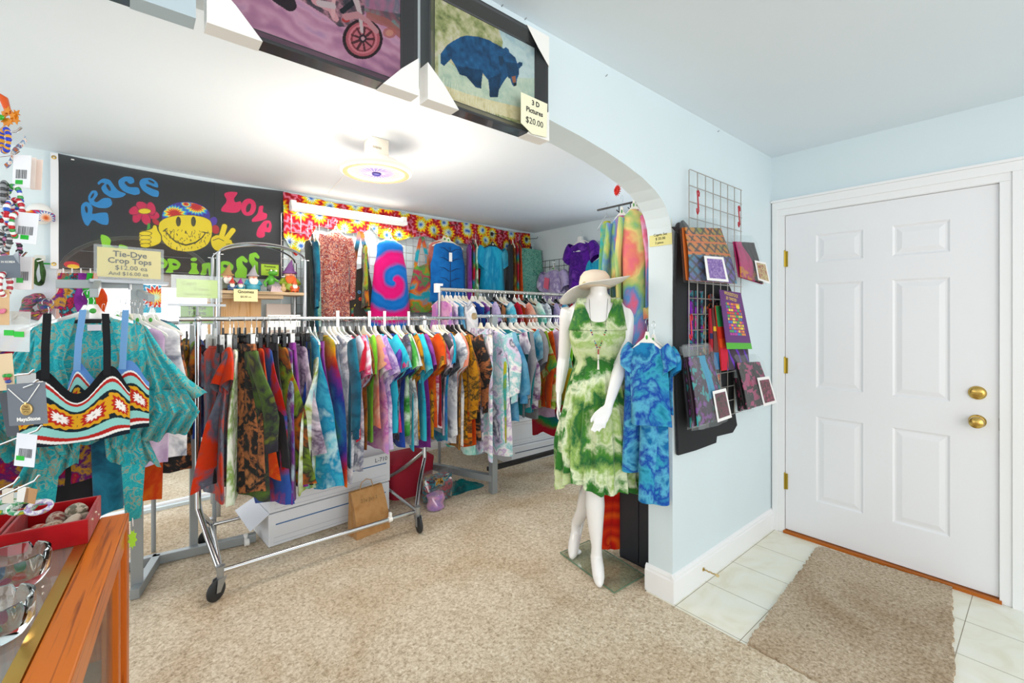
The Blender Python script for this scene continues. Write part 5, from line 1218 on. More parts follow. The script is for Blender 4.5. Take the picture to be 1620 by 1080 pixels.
# hooks from the grid
for k, (px, py) in enumerate(((527, 335), (602, 362), (709, 357), (778, 370), (833, 378))):
    p = onB(px, py, .05); m = MB(); m.tube([(0, .0, 0), (-.01, -.20, -.02), (-.01, -.21, .0)], .004, 6); m.box((-.02, 0, -.02), (.02, .006, .02)); o = obj('grid_hook', m, flat('3a2c26' if k else '7a5a4a', .4, .5), None, loc=(p.x, p.y, p.z))
    tag(o, ['brown hook above the paisley tunic', 'dark hook above the spiral dress', 'dark hook above the blue palm vest', 'dark hook above the turquoise blouse', 'dark hook above the paisley skirt'][k], 'hook', 'hooks on the back wall grid')
# sling bags
def slingbag(lab, px0, px1, yt, yb, ybody, m_, strapm, off, flower=False):
    a = onB((px0 + px1) / 2, yt, off); l = onB(px0, yb, off); r_ = onB(px1, yb, off); zb = onB((px0 + px1) / 2, yb, off).z - a.z; zm = onB((px0 + px1) / 2, ybody, off).z - a.z
    W_ = (r_.x - l.x) / 2; t = thing('sling_bag', lab, 'bag', tuple(a), BWA)
    rows = []
    for i in range(12):
        f = i / 11; z = zm + (zb - zm) * f; ww = W_ * (.55 + .45 * min(1, f * 1.6)) * (1 if f < .85 else 1 - (f - .85) * 1.2)
        rows.append([(ww * math.copysign(abs(math.cos(q_)) ** .7, math.cos(q_)), .035 * math.sin(q_) * (.5 + f) + .006 * math.sin(ww * 40 * math.cos(q_)), z + (.06 * abs(math.cos(q_)) ** 2 * (1 - f))) for q_ in [2 * PI * k / 24 for k in range(24)]])
    obj('bag_body', MB().loft(rows, 24, cap=True), m_, t)
    for sd in (-1, 1):
        m = MB(); pts = [(sd * W_ * .5, 0, zm + .03), (sd * W_ * .38, -.004, zm * .55), (sd * .012, -.004, -.02), (0, -.004, 0)]
        m.add([(x + q_, y, z) for x, y, z in pts for q_ in (-.018, .018)], [(0, 1, 3, 2), (2, 3, 5, 4), (4, 5, 7, 6)]); obj('strap', m, strapm, t, smooth=False, thick=.006)
    if flower:
        for (x, z, c) in ((-.03, .55, '4f7fae'), (.04, .6, '4f7fae'), (-.02, .40, 'c8402c'), (.03, .42, 'd8702c'), (-.06, .25, 'c8b03a'), (.01, .28, 'c84a6a')):
            m = MB(); cz = zb + (zm - zb) * z
            for k in range(6): m.ball((x + .011 * math.cos(k * PI / 3), -.042, cz + .011 * math.sin(k * PI / 3)), .007, 8, 5, (1, .35, 1))
            obj('embroidered_flower', m, flat(c, .9), t)
        m = MB(); m.sheet(lambda u, v: (W_ * .8 * (u * 2 - 1), -.037 - .006 * (1 - (2 * u - 1) ** 2), zb + .01 + v * .07 + .02 * (1 - (2 * u - 1) ** 2) * v), 12, 4); obj('striped_band', m, dye('bandx', ['b02a2c', 'c8602c', '7a8a2c', '2a7a7a'], mode='bands', freq=9, scale=3), t, thick=.003)
slingbag('black embroidered sling bag with flowers hanging between tunic and spiral dress', 549, 592, 366, 502, 430, flat('2e2a26', .9), dye('strapx', ['c8702c', '2a7a9a', '2c2a28'], mode='bands', freq=5, scale=4), .16, True)
slingbag('striped green, teal and orange sling bag beside the spiral dress', 648, 686, 374, 494, 425, D['RBW'][0], D['RBW'][0], .16)
# side wall tops
def sidehang(kind, key, yc, ztop, W_, Ln, lab, cat, hs='white', x=3.82, **k):
    return faceout(kind, key, W_, Ln, (x, yc, ztop + .105), -PI / 2, lab, cat, hs, **k)
pp = onX(920, 383, 3.82); sidehang('tee', 'PRP', pp.y, pp.z, .34, .52, 'deep purple tie-dye top on a white form hung on the side wall', 'top', th=.04)
m = MB(); m.prism([(-.03, .0), (-.025, .05), (.025, .05), (.03, 0), (.085, -.03), (.09, -.12), (-.09, -.12), (-.085, -.03)], -.02, .02); o = obj('shoulder_form', m, M_WHITE, None, smooth=False, bevel=.008, loc=(3.80, pp.y, pp.z + .01)); o.rotation_euler = (0, 0, -PI / 2); tag(o, 'white half-body hanging form inside the deep purple top', 'dress form')
pp = onX(876, 428, 3.80); g = sidehang('tee', 'LVD', pp.y, pp.z, .34, .40, 'pale lavender top in a clear bag with a pink price tag', 'top', 'clear', x=3.80, th=.04)
m = MB(); m.prism([(-.05, -.30), (.03, -.33), (.05, -.20), (-.03, -.18)], -.062, -.06); obj('pink_tag', m, flat('ef6f8e', .7), g, smooth=False, loc=(-.06, 0, 0))
pp = onX(953, 408, 3.80); sidehang('tee', 'TQF', pp.y, pp.z, .32, .5, 'teal tie-dye top half hidden behind the purple top and sun hat', 'top', x=3.81, th=.03)

# ================================================================ GNOME SHELF
sxa, sxb, syf, syb, sz = .475, 1.045, 3.74, 4.02, 1.582
t = thing('arched_display_shelf', 'chrome shelf stand with crossed arches over a wooden gnome shelf', 'shelf', (0, 0, 0))
for x in (sxa, sxb):
    for y in (syf, syb): m = MB(); m.tube([(x, y, .012), (x, y, 1.835)], .014, 10); m.box((x - .03, y - .004, 1.83), (x + .03, y + .004, 1.836)); obj('post', m, M_STEEL, t)
for (p, q_) in (((sxa, syf), (sxb, syb)), ((sxa, syb), (sxb, syf)), ((sxa, syf), (sxb, syf))):
    m = MB(); V = []
    for k in range(25):
        a = PI * k / 24; f = (1 - math.cos(a)) / 2; V.append((p[0] + (q_[0] - p[0]) * f, p[1] + (q_[1] - p[1]) * f, 1.83 + .105 * math.sin(a)))
    m.tube(V, .007, 6); obj('arch', m, M_CHROME, t)
m = MB(); m.box((sxa - .012, syf - .01, sz - .022), (sxb + .012, syb + .01, sz)); obj('shelf_board', m, wood('driftwood', 'c9ae8c', 'a08868', 1, 'X', .7), t, smooth=False, bevel=.003)
m = MB(); m.box((sxa + .02, syf + .02, sz - .05), (sxb - .15, syb, sz - .023)); obj('shelf_support', m, wood('driftwood', 'c9ae8c', 'a08868', 1, 'X', .7), t, smooth=False)
m = MB(); m.box((sxa - .03, 4.04, .55), (.80, 4.075, 1.56)); o = obj('pine_board', m, wood('pine_board_wood', 'f0c490', 'e0a86c', 1, 'Z', .6), None, smooth=False); tag(o, 'pale pine board standing behind the gnome shelf against the back wall', 'board')
m = MB(); m.box((.84, 4.04, .55), (1.02, 4.07, 1.50)); o = obj('pink_board', m, flat('efe0d6', .7), None, smooth=False, bevel=.004); tag(o, 'pinkish white panel leaning behind the right shelf post', 'board')
def gnome(label, px, py, h, hat, coat, beard='f0ece4', hatcol2=None, off=3.86, boots='5a3a22', hatless=False):
    p = onY(px, py, off); x, y = p.x, off
    t = thing('gnome_figurine', label, 'figurine', (x, y, sz), BWA)
    m = MB(); m.lathe([(.2 * h, 0), (.25 * h, .06 * h), (.26 * h, .2 * h), (.20 * h, .38 * h), (.12 * h, .5 * h), (.05 * h, .54 * h)], n=20, sy=.8); obj('coat', m, flat(coat, .4), t)
    m = MB(); m.ball((0, -.02 * h, .54 * h), .15 * h, 16, 10); obj('head', m, flat('e0b090', .5), t)
    m = MB(); m.ball((0, -.17 * h, .53 * h), .045 * h, 10, 6); obj('nose', m, flat('d88a78', .5), t)
    m = MB(); m.loft([[(w_ * math.cos(a) * h, (-.10 + .05 * math.sin(a) - .06 * math.sin(PI * f)) * h, (.52 - .34 * f) * h + .01 * h * math.sin(a * 3)) for a in [2 * PI * k / 14 for k in range(14)]] for f, w_ in ((0, .10), (.3, .16), (.6, .13), (.85, .06), (1, .01))], 14, cap=True); obj('beard', m, flat(beard, .8), t)
    m = MB(); m.tube([(0, 0, .58 * h), (.01 * h, 0, .72 * h), (.03 * h, 0, .86 * h), (.07 * h, 0, 1.0 * h)], [.19 * h, .12 * h, .06 * h, .008 * h], 16); m.lathe([(.17 * h, .56 * h), (.21 * h, .58 * h), (.20 * h, .63 * h), (.15 * h, .64 * h)], n=18); obj('pointed_hat', m, flat(hat, .6), t)
    for sd in (-1, 1):
        m = MB(); m.tube([(sd * .18 * h, 0, .40 * h), (sd * .25 * h, -.06 * h, .28 * h), (sd * .12 * h, -.18 * h, .26 * h)], [.06 * h, .06 * h, .045 * h], 10); obj('arm', m, flat(coat, .4), t)
        m = MB(); m.ball((sd * .10 * h, -.12 * h, .05 * h), .08 * h, 12, 8, (1, 1.5, .65)); obj('boot', m, flat(boots, .5), t)
    return t
gnome('brown straw-hatted gnome at the near end of the shelf, beside the post', 360, 455, .20, 'b08a58', '6a6f5a', off=3.88)
gnome('small red-hatted white-bearded gnome sitting on the shelf', 367, 457, .10, 'c83a2c', '3f5f8a', off=3.80)
gnome('small purple gnome beside the blue-coated gnome', 380, 456, .10, '9a2f8a', '3f9ab0', off=3.82)
gnome('large grey and pink hatted gnome with white beard and blue coat', 400, 456, .20, 'a8a4aa', '3fa0b8', off=3.84)
gnome('purple witch-hatted gnome in green and orange at the shelf end', 458, 460, .26, '7a4a86', '8aa028', 'e06a2c', off=3.84)
p = onY(470, 460, 3.80); gnome('tiny tan gnome with an orange coat at the far shelf end', 466, 460, .12, 'd8602c', 'd8602c', off=3.79)
# frog on a rock
t = thing('frog_figurine', 'green frog figurine climbing a grey stone on the shelf', 'figurine', (onY(428, 455, 3.83).x, 3.83, sz), BWA)
m = MB(); m.ball((.03, .0, .035), .05, 14, 9, (1.1, .8, .75)); obj('stone', m, flat('9a9298', .7), t)
m = MB(); m.ball((0, -.01, .09), .032, 14, 9, (.9, .8, 1.3)); m.ball((.012, -.02, .145), .028, 14, 9, (1.2, 1, .75)); m.tube([(-.02, -.02, .10), (-.05, -.03, .07), (-.04, -.04, .04)], [.011, .01, .008], 8); m.tube([(.02, -.02, .10), (.045, -.04, .08)], [.011, .008], 8); obj('frog_body', m, flat('4fa02c', .35), t)
for sx in (-.004, .03): m = MB(); m.ball((sx, -.036, .162), .008, 8, 6); obj('eye', m, flat('e8e8d0', .3), t)
m = MB(); m.ball((-.02, -.045, .10), .014, 10, 6, (1.4, .6, .9)); 
t = thing('shell_ornament', 'pearly shell ornament resting between frog and witch-hatted gnome', 'ornament', (onY(437, 458, 3.78).x, 3.78, sz)); m = MB(); m.sheet(lambda u, v: (.042 * (2 * u - 1) * (1 - .3 * v), -.01 + .03 * v * math.sin(PI * u), .045 * v + .004 * math.sin(u * 40) * v), 30, 8); obj('shell', m, flat('c9b4b8', .25), t, thick=.006)
t = thing('owl_ornament', 'small tan bird ornament beside the witch-hatted gnome', 'ornament', (onY(448, 459, 3.78).x, 3.78, sz)); m = MB(); m.ball((0, 0, .025), .022, 12, 8, (1, 1, 1.15)); m.ball((0, -.003, .055), .012, 10, 6); obj('bird_body', m, flat('c8a878', .6), t)
def sign(name, label, cx, cy, cz, w_, h_, rz, card, lines, frame=None, ink='3a3626', tilt=0.0, pad=0.0, font=.024, base=None, cat='sign', bold=.0006):
    t = thing(name, label, cat, (cx, cy, cz), rz, rx=tilt)
    m = MB(); m.box((-w_ / 2, -.001, -h_ / 2), (w_ / 2, .001, h_ / 2)); obj('card', m, flat(card, .8), t, smooth=False)
    for txt, sz_, x, z, b in lines: lettering(txt, sz_, flat(ink, .8), t, (x * w_, -.0022, z * h_), bold=bold if b else 0)
    if frame:
        m = MB(); m.box((-w_ / 2 - pad, -.005, -h_ / 2 - pad), (w_ / 2 + pad, -.003, h_ / 2 + pad)); m.box((-w_ / 2 - pad, .002, -h_ / 2 - pad), (w_ / 2 + pad, .004, h_ / 2 + pad))
        obj('acrylic_sleeve', m, frame, t, smooth=False)
    return t
p = onY(389, 467, syf - .02); sign('price_card', 'cream Gnomes price card taped to the front of the wooden shelf', p.x, syf - .018, p.z, .15, .088, 0, 'f2ebb0', [('Gnomes', .030, 0, .28, 1), ('$8.00 ea', .02, 0, -.12, 0)])
p = onY(427, 427, 3.93); t = sign('framed_sign', 'small green Fragrance notice in a black frame behind the frog', p.x, 3.93, p.z - .0, .125, .088, 0, 'a9cf3c', [('Fragrance', .020, 0, .3, 1), ('Ice Melts', .016, 0, 0, 1), ('2 for $5', .014, 0, -.28, 0)])
m = MB(); a, b, c, d_ = .0625, .044, .08, .060
for (x0, z0, x1, z1) in ((-c, b, c, d_), (-c, -d_, c, -b), (-c, -b, -a, b), (a, -b, c, b)): m.box((x0, -.006, z0), (x1, .006, z1))
m.box((-.02, .0, -.16), (.02, .006, -.05)); obj('black_frame', m, M_BLACK, t, smooth=False)
# price cards on the racks
p = onY(206, 417, 2.96); t = sign('price_sign', 'yellow Tie-Dye Crop Tops $12.00 sign in an acrylic holder on the grey rack', p.x - .0, 2.955, p.z, .245, .142, math.radians(8), 'ecd98a', [('Tie-Dye', .040, 0, .30, 1), ('Crop Tops', .038, 0, .07, 1), ('$12.00 ea', .032, .02, -.17, 0), ('And $16.00 ea', .026, -.02, -.37, 0)], M_ACRYL, pad=.012)
m = MB(); m.box((-.15, -.03, -.10), (.15, .03, -.085)); m.tube([(0, 0, -.09), (0, 0, -.13)], .008, 8); obj('holder_base', m, M_STEEL, t, smooth=False)
p = onY(319, 457, 3.0); t = sign('price_sign', 'faded lime handwritten notice in an acrylic holder above the rail end', p.x - .02, 2.99, p.z + .0, .185, .10, 0, 'c9e27a', [('Capri', .03, -.2, .28, 0), ('2 sizes', .026, .1, -.02, 0), ('Assorted mix', .022, 0, -.3, 0)], M_ACRYL, pad=.022, ink='a8b84a')
m = MB(); m.box((-.13, -.014, -.095), (.13, .014, -.082)); m.tube([(0, 0, -.09), (0, 0, -.19)], .006, 8); m.box((-.02, -.006, -.20), (.02, .006, -.18)); obj('holder_base', m, M_STEEL, t, smooth=False)
p = onY(312, 496, 3.06); sign('price_sign', 'green Tie-Dye T-Shirts sign just behind the rail end', p.x, 3.07, p.z, .15, .105, 0, '8fc44a', [('Tie-Dye', .026, .0, .3, 1), ('T-Shirts', .026, 0, .02, 1), ('$15.00 to $22.00', .014, 0, -.28, 0)], M_ACRYL, pad=.008)
p = onY(450, 505, 3.3); sign('price_sign', 'white and lime sign behind the clip hangers in front of the pine board', p.x, 3.3, p.z - .02, .20, .10, 0, 'eef4f0', [], None); m = MB()
# window hangings
p = onB(240, 472, .10); A = Art(.105, .20, 60, 110, 'dff0f2'); dx, dy = A.X - .075, A.Y - .11; rr = np.hypot(dx, dy) + .012 * np.sin(np.arctan2(dy, dx) * 16)
for lim, c in ((.2, '8fd0e0'), (.095, '3f9ac8'), (.078, 'e9f0f0'), (.066, 'd83a3a'), (.046, 'f0a03a'), (.03, 'e8e88a'), (.016, 'bfe6e0')): A.put(rr < lim, c)
A.put((A.Y < .04), '4fb4d0'); A.put((A.Y < .04) & (np.abs(A.X - .055) < .02 - A.Y * .3), 'e8f4f4')
t = thing('tie_dye_sample', 'small tie-dye sunburst cloth hanging in the bright window', 'cloth', (p.x, p.y, p.z - .10)); A.build('cloth_print', t, None, painted(.8)); mm = MB().tube([(0, 0, .20), (0, .02, .34), (0, .08, .40)], .0015, 5); obj('hanging_thread', mm, M_WHITE, t)
for i, (px, key, wds) in enumerate(((100, 'SCF', 'crimson and gold scarf hanging at the flag corner'), (114, 'CNF', 'purple and yellow scarf bunched beneath the flag'), (128, 'PUR', 'violet scarf bunched beneath the flag'), (143, 'GRN', 'green and teal scarf beneath the flag'), (154, 'RO', 'orange scarf beneath the flag next to the window'))):
    p = onB(px, 432, .16); t = thing('scarf', wds, 'scarf', (p.x, p.y, p.z), 0, 'scarves below the flag'); w_, hL = .045, .22 + .05 * ((i * 2) % 3)
    m = MB(); m.loft([[(w_ * (.5 + .5 * f + .25 * math.sin(f * 9 + i)) * math.cos(a) + .012 * math.sin(f * 6 + i), .018 * math.sin(a) + .004 * math.sin(4 * a + f * 8), -hL * f) for a in [2 * PI * k / 18 for k in range(18)]] for f in [j / 9 for j in range(10)]], 18, cap=True); obj('scarf_folds', m, D[key][0], t)
    m = MB(); m.tube([(0, 0, .03), (0, .01, 0)], .004, 6); obj('scarf_loop', m, M_WHITE, t)
m = MB(); p = onB(100, 480, .05); m.box((p.x + .0, p.y - .0, 1.0), (p.x + .16, p.y + .03, 1.56)); tag(obj('wooden_post', m, wood('orange_post', 'c8702c', 'a8541c', 1, 'Z'), None, smooth=False), 'orange wooden board on the wall beneath the scarves', 'board')
# foam head with headband, wall headbands
p = onB(63, 338, .10); t = thing('foam_head', 'white foam head wearing a tie-dye headband on the pale blue wall', 'display head', tuple(p), .2)
m = MB(); m.ball((0, 0, 0), .062, 22, 14, (1, .85, 1.05)); obj('foam_form', m, M_WHITE, t)
m = MB(); m.sheet(lambda u, v: (.066 * math.cos(2 * PI * u), -.058 * math.sin(2 * PI * u) , -.02 + (v - .5) * (.065 * (.45 + .55 * max(0, math.sin(2 * PI * u))))), 40, 8); obj('headband', m, dye('hb', ['d8402c', 'f0a02c', 'f4f0ee', '3f9ad0', 'c83a86'], mode='burst', freq=16, scale=5, center=(.02, 0, -.03)), t, thick=.003)
def headband(label, px, py, w_, h_, r, mats_, off=.05):
    p = onB(px, py, off); t = thing('fabric_headband', label, 'headband', tuple(p))
    m = MB(); m.tube([(w_ * math.sin(a) * (1 - .3 * math.cos(a)) , .008 * math.sin(3 * a), h_ * math.cos(a)) for a in [2 * PI * k / 30 for k in range(30)]], [r * (1 + .15 * math.sin(5 * a)) for a in [2 * PI * k / 30 for k in range(30)]], 10, closed=True); obj('band_loop', m, mats_, t)
    m = MB(); m.box((-.02, .012, h_ - .01), (.03, .014, h_ + .03)); obj('header_card', m, flat('d4d6d0', .7), t, smooth=False)
    m = MB(); m.tube([(-.02, .0, h_ - .005), (.0, -.02, h_ - .01), (.025, -.02, h_ + .002)], .004, 6); obj('hook', m, M_WHITE, t)
headband('dark green knitted headband on a small wall hook', 61, 430, .020, .075, .012, dye('hbg', ['2f4a2c', '46663a', '22381f'], scale=30))
headband('multicolour twisted headband with wide blue and purple folds', 57, 485, .040, .055, .030, dye('hbm', ['2a6a9a', '7a3a86', '2c7a5a', 'c86a8a', '2a2a3a', 'd0b03a'], scale=14, stretch=(1, 1, 3)), .08)
p = onB(74, 417, .002); m = MB(); m.box((-.018, -.001, -.005), (.018, 0, .005)); tag(obj('green_sticker', m, flat('1fae3c', .5), None, smooth=False, loc=tuple(p)), 'green sticker on the pale wall beside the green headband', 'sticker')

# ================================================================ MANNEQUIN
MC = Vector((1.992, 1.622, 0)); MR = math.atan2(-.62, -.78) + PI / 2      # local -y faces the viewer's side
t = thing('glass_floor_plate', 'square-cornered glass mannequin base plate on the carpet beside the white jamb', 'base plate', (0, 0, 0))
gp = [(1.856, 1.412), (2.020, 1.385), (2.16, 1.80), (1.927, 1.855)]
gp = [(1.856, 1.412), (2.105, 1.404), (2.17, 1.84), (1.927, 1.855)]
m = MB(); m.add([(x, y, .010) for x, y in gp] + [(x, y, .018) for x, y in gp], [(3, 2, 1, 0), (4, 5, 6, 7)] + [(i, (i + 1) % 4, (i + 1) % 4 + 4, i + 4) for i in range(4)])
obj('glass_plate', m, clear('base_glass', 'eef3ea', .08, .06, .03), t, smooth=False)
m = MB(); m.tube([gp[i] + (.0185,) for i in range(4)], .0022, 6, closed=True); obj('polished_edge', m, flat('4f7f68', .2), t)
man = thing('mannequin', 'headless glossy white mannequin standing on a glass plate', 'mannequin', (0, 0, 0))
def ring3(c, rx, ry, yaw, n=20, tilt=(0, 0)):
    c = Vector(c); ax = Vector((math.cos(yaw), math.sin(yaw), 0)); ay = Vector((-math.sin(yaw), math.cos(yaw), 0))
    return [tuple(c + ax * rx * math.cos(2 * PI * k / n) + ay * ry * math.sin(2 * PI * k / n) + Vector((0, 0, tilt[0] * math.cos(2 * PI * k / n) + tilt[1] * math.sin(2 * PI * k / n)))) for k in range(n)]
yaw = MR
axx = Vector((math.cos(yaw), math.sin(yaw), 0)); fwd = -Vector((-math.sin(yaw), math.cos(yaw), 0))   # body right->left, facing
def W3(x, y, z): return MC + axx * x + fwd * y + Vector((0, 0, z))
# body: torso, legs, arms as one fused surface
b = MB()
tor = [(.84, .155, .10, 0, .0), (.92, .165, .11, 0, 0), (1.0, .150, .10, 0, 0), (1.08, .118, .085, 0, .0), (1.14, .112, .08, 0, .005), (1.22, .130, .095, 0, .015), (1.29, .142, .105, 0, .02), (1.36, .150, .090, 0, .01), (1.45, .155, .068, 0, 0), (1.483, .12, .055, 0, 0), (1.503, .070, .052, 0, .0), (1.525, .050, .05, 0, .0), (1.56, .046, .048, 0, .01), (1.60, .045, .045, 0, .015)]
b.loft([ring3(W3(x_, y_, z), rx * (1.04 if z < 1.48 else 1), ry, yaw) for z, rx, ry, x_, y_ in tor], 20, cap=True)
def ringed(pts, rs, n=14, flat_=1.0):
    return b.tube(pts, rs, n)
A1, B1 = Vector((1.865, 1.545, 0)), Vector((1.985, 1.80, 0))      # front and rear ball-of-foot positions
hip1, hip2 = W3(-.035, 0, .88), W3(.075, .0, .88)
toe1, toe2 = Vector((1.853, 1.505, .028)), Vector((1.945, 1.775, .03))
ank1, ank2 = Vector((1.905, 1.565, .125)), Vector((2.020, 1.815, .125))
kn1 = (hip1 + ank1) / 2 + fwd * .035; kn2 = (hip2 + ank2) / 2 + fwd * .05
kn1.z = kn2.z = .49
for hip, kn, ank, toe in ((hip1, kn1, ank1, toe1), (hip2, kn2, ank2, toe2)):
    d_ = (toe - ank); d_.z = 0; d_.normalize()
    b.tube([hip, hip.lerp(kn, .5), kn + Vector((0, 0, .06)), kn, kn.lerp(ank, .28), kn.lerp(ank, .6), ank + Vector((0, 0, .05)), ank], [.088, .072, .054, .050, .053, .040, .028, .030], 16)
    b.tube([ank - d_ * .015, ank.lerp(toe, .45) + Vector((0, 0, .002)), ank.lerp(toe, .8), toe - Vector((0, 0, .003)), toe + d_ * .022 - Vector((0, 0, .008))], [.033, .034, .032, .024, .011], 12)
# arms
def arm(sh, el, wr, hand_dir, thumb_side, name):
    b.tube([sh + Vector((0, 0, .01)), sh.lerp(el, .15), sh.lerp(el, .5), el, el.lerp(wr, .3), el.lerp(wr, .75), wr], [.040, .046, .040, .035, .036, .027, .022], 14)
    d_ = hand_dir.normalized(); side = thumb_side.normalized(); nrm = d_.cross(side).normalized()
    pc = wr + d_ * .05
    rows = []
    for f, w_, h_ in ((-.15, .022, .018), (.2, .030, .015), (.6, .038, .014), (.95, .037, .012)):
        c = wr + d_ * .09 * f; rows.append([tuple(c + side * w_ * math.cos(2 * PI * k / 14) + nrm * h_ * math.sin(2 * PI * k / 14)) for k in range(14)])
    b.loft(rows, 14, cap=True)
    for i, (off, ln_, cu) in enumerate(((-.028, .062, .30), (-.010, .078, .22), (.010, .082, .16), (.028, .072, .08))):
        base = wr + d_ * .080 + side * off * .95; q1 = base + d_ * ln_ * .45 + nrm * .004; q2 = base + d_ * ln_ * .8 - nrm * cu * .03 + side * off * .08; q3 = base + d_ * ln_ - nrm * cu * .07 + side * off * .1
        b.tube([base, q1, q2, q3], [.0088, .0085, .0075, .0048], 9)
    b.tube([wr + d_ * .018 + side * .02, wr + d_ * .05 + side * .045, wr + d_ * .085 + side * .054 - nrm * .008, wr + d_ * .105 + side * .052 - nrm * .012], [.013, .011, .009, .006], 9)
shR, shL = W3(.170, 0, 1.435), W3(-.170, 0, 1.435)
def onp(px, py, ref): return atd(px, py, (Vector(ref) - C0).dot(Vector((FX, FY, 0))))
elR = onp(984, 572, W3(.215, .05, 1.13))
wrR = onp(963, 640, W3(.15, .20, .93)); tipR = onp(943, 684, W3(.11, .27, .80))
arm(shR, elR, wrR, tipR - wrR, -axx + fwd * .3, 'r')
elL = W3(-.200, -.09, 1.16); wrL = W3(-.225, -.06, .96)
arm(shL, elL, wrL, Vector((0, 0, -1)) + fwd * .25, fwd, 'l')
bo = obj('mannequin_body', b, flat('f3f2f0', .22, 0, coat=.4), man)
md = bo.modifiers.new('fuse', 'REMESH'); md.mode = 'VOXEL'; md.voxel_size = .0065; md.use_smooth_shade = True
md = bo.modifiers.new('soften', 'SMOOTH'); md.factor = .6; md.iterations = 5
m = MB(); m.tube([(2.005, 1.80, .018), (2.06, 1.76, .30), tuple(kn2 - fwd * .03)], .007, 8); m.lathe([(.03, .018), (.03, .024), (.01, .03)], (2.005, 1.80, 0), 16); obj('support_rod', m, flat('e2e4e4', .3), man)
# dress: straps, neckline dip, waist, full pleated skirt
dr = thing('tie_dye_sundress', 'green and cream tie-dye sleeveless sundress worn by the mannequin', 'dress', tuple(MC), yaw)
def drow(z, rx, ry, pl, cx=0, cy=0, n=120, neck=None):
    out = []
    for k in range(n):
        a = 2 * PI * k / n; x = rx * math.cos(a); y = ry * math.sin(a); zz = z
        w1 = math.sin(a * 21 + z * 5) * pl + math.sin(a * 34 - z * 9) * pl * .5
        r_ = 1 + w1 / max(rx, .01)
        if neck: zz = z + neck(a)
        out.append((cx + x * r_, cy + y * r_, zz))
    return out
m = MB(); rows = []
hemz = .485
for i in range(26):
    f = i / 25; z = 1.14 - f * (1.14 - hemz)
    rx = .120 + .085 * min(1, f * 1.6) ** .8 + .012 * f; ry = .094 + .075 * f ** .8
    rows.append(drow(z, rx, ry, .0035 + .015 * f, 0, -.01 * f, neck=(lambda a, f=f: .02 * f * math.sin(a * 5) + .018 * f * math.sin(a * 3 + 1))))
top_rows = []
for z, rx, ry, cy in ((1.16, .120, .092, -.006), (1.22, .138, .106, -.016), (1.285, .150, .116, -.022), (1.325, .153, .108, -.016)): top_rows.append(drow(z, rx, ry, .0012, 0, cy))
m.loft(list(reversed(rows)) + top_rows, 120); obj('dress_skirt', m, D['GDR'][0], dr); dr.scale = (1.06, 1, 1)
def bod(front):
    m = MB(); V = []; nu, nv = 40, 12
    for j in range(nv + 1):
        for i in range(nu + 1):
            u = i / nu * 2 - 1; f = j / nv
            neck = 1.385 if front else 1.43
            topz = neck + (1.495 - neck) * min(1, max(0, (abs(u) - .10) / .50)) ** 2.4
            if abs(u) > .80: topz = topz - (abs(u) - .80) * .50
            z = 1.325 + (topz - 1.325) * f
            hw = .153 - .0 * f; x = u * hw * (1 - .12 * f)
            cy = math.sqrt(max(0, 1 - (u * .98) ** 2)); dep = .108 - (.108 - .074) * f
            y = (-1 if front else 1) * dep * cy - .016 * (1 - f)
            V.append((x, y - (.006 if front else -.004), z))
    m.add(V, [(j * (nu + 1) + i, j * (nu + 1) + i + 1, (j + 1) * (nu + 1) + i + 1, (j + 1) * (nu + 1) + i) for j in range(nv) for i in range(nu)])
    return m
obj('bodice_front', bod(True), D['GDR'][0], dr, thick=.004); obj('bodice_back', bod(False), D['GDR'][0], dr, thick=.004)
for sd in (-1, 1):
    m = MB(); V = [(sd * x, y, z) for x, y, z in ((.086, -.068, 1.486), (.086, -.03, 1.508), (.086, .03, 1.508), (.086, .068, 1.484))]
    m.add([(x + q_, y, z - abs(q_) * .4) for x, y, z in V for q_ in (-.024, .024)], [(0, 1, 3, 2), (2, 3, 5, 4), (4, 5, 7, 6)]); obj('shoulder_strap', m, D['GDR'][0], dr, thick=.005)
# necklace
nk = thing('beaded_necklace', 'long beaded necklace with a tassel on the green sundress', 'necklace', tuple(MC), yaw)
m = MB(); pts = []
for sd in (-1, 1): m.tube([(sd * .05, -.045, 1.495), (sd * .045, -.086, 1.42), (sd * .035, -.118, 1.33)], .0012, 5)
obj('cord', m, flat('6a6a66', .6), nk)
bc = ['2f8fa8', '3a3a3c', 'a8323c', '3f9a5a', '6f4a8a', 'b8552c']
for sd in (-1, 1):
    for k in range(9):
        f = k / 9; m = MB(); m.ball((sd * (.036 * (1 - f) + .003), -.128 - .006 * f, 1.325 - .10 * f), .0045, 8, 6); obj('bead', m, flat(bc[(k * 2 + (sd > 0)) % 6], .3), nk)
for k in range(6): m = MB(); m.ball((0, -.135, 1.222 - .009 * k), .0048, 8, 6); obj('bead', m, flat('a8323c' if k < 3 else 'e6e0d6', .3), nk)
m = MB(); m.tube([(0, -.136, 1.17), (0, -.136, 1.12)], [.003, .006], 8); obj('tassel', m, flat('e9e6de', .7), nk)
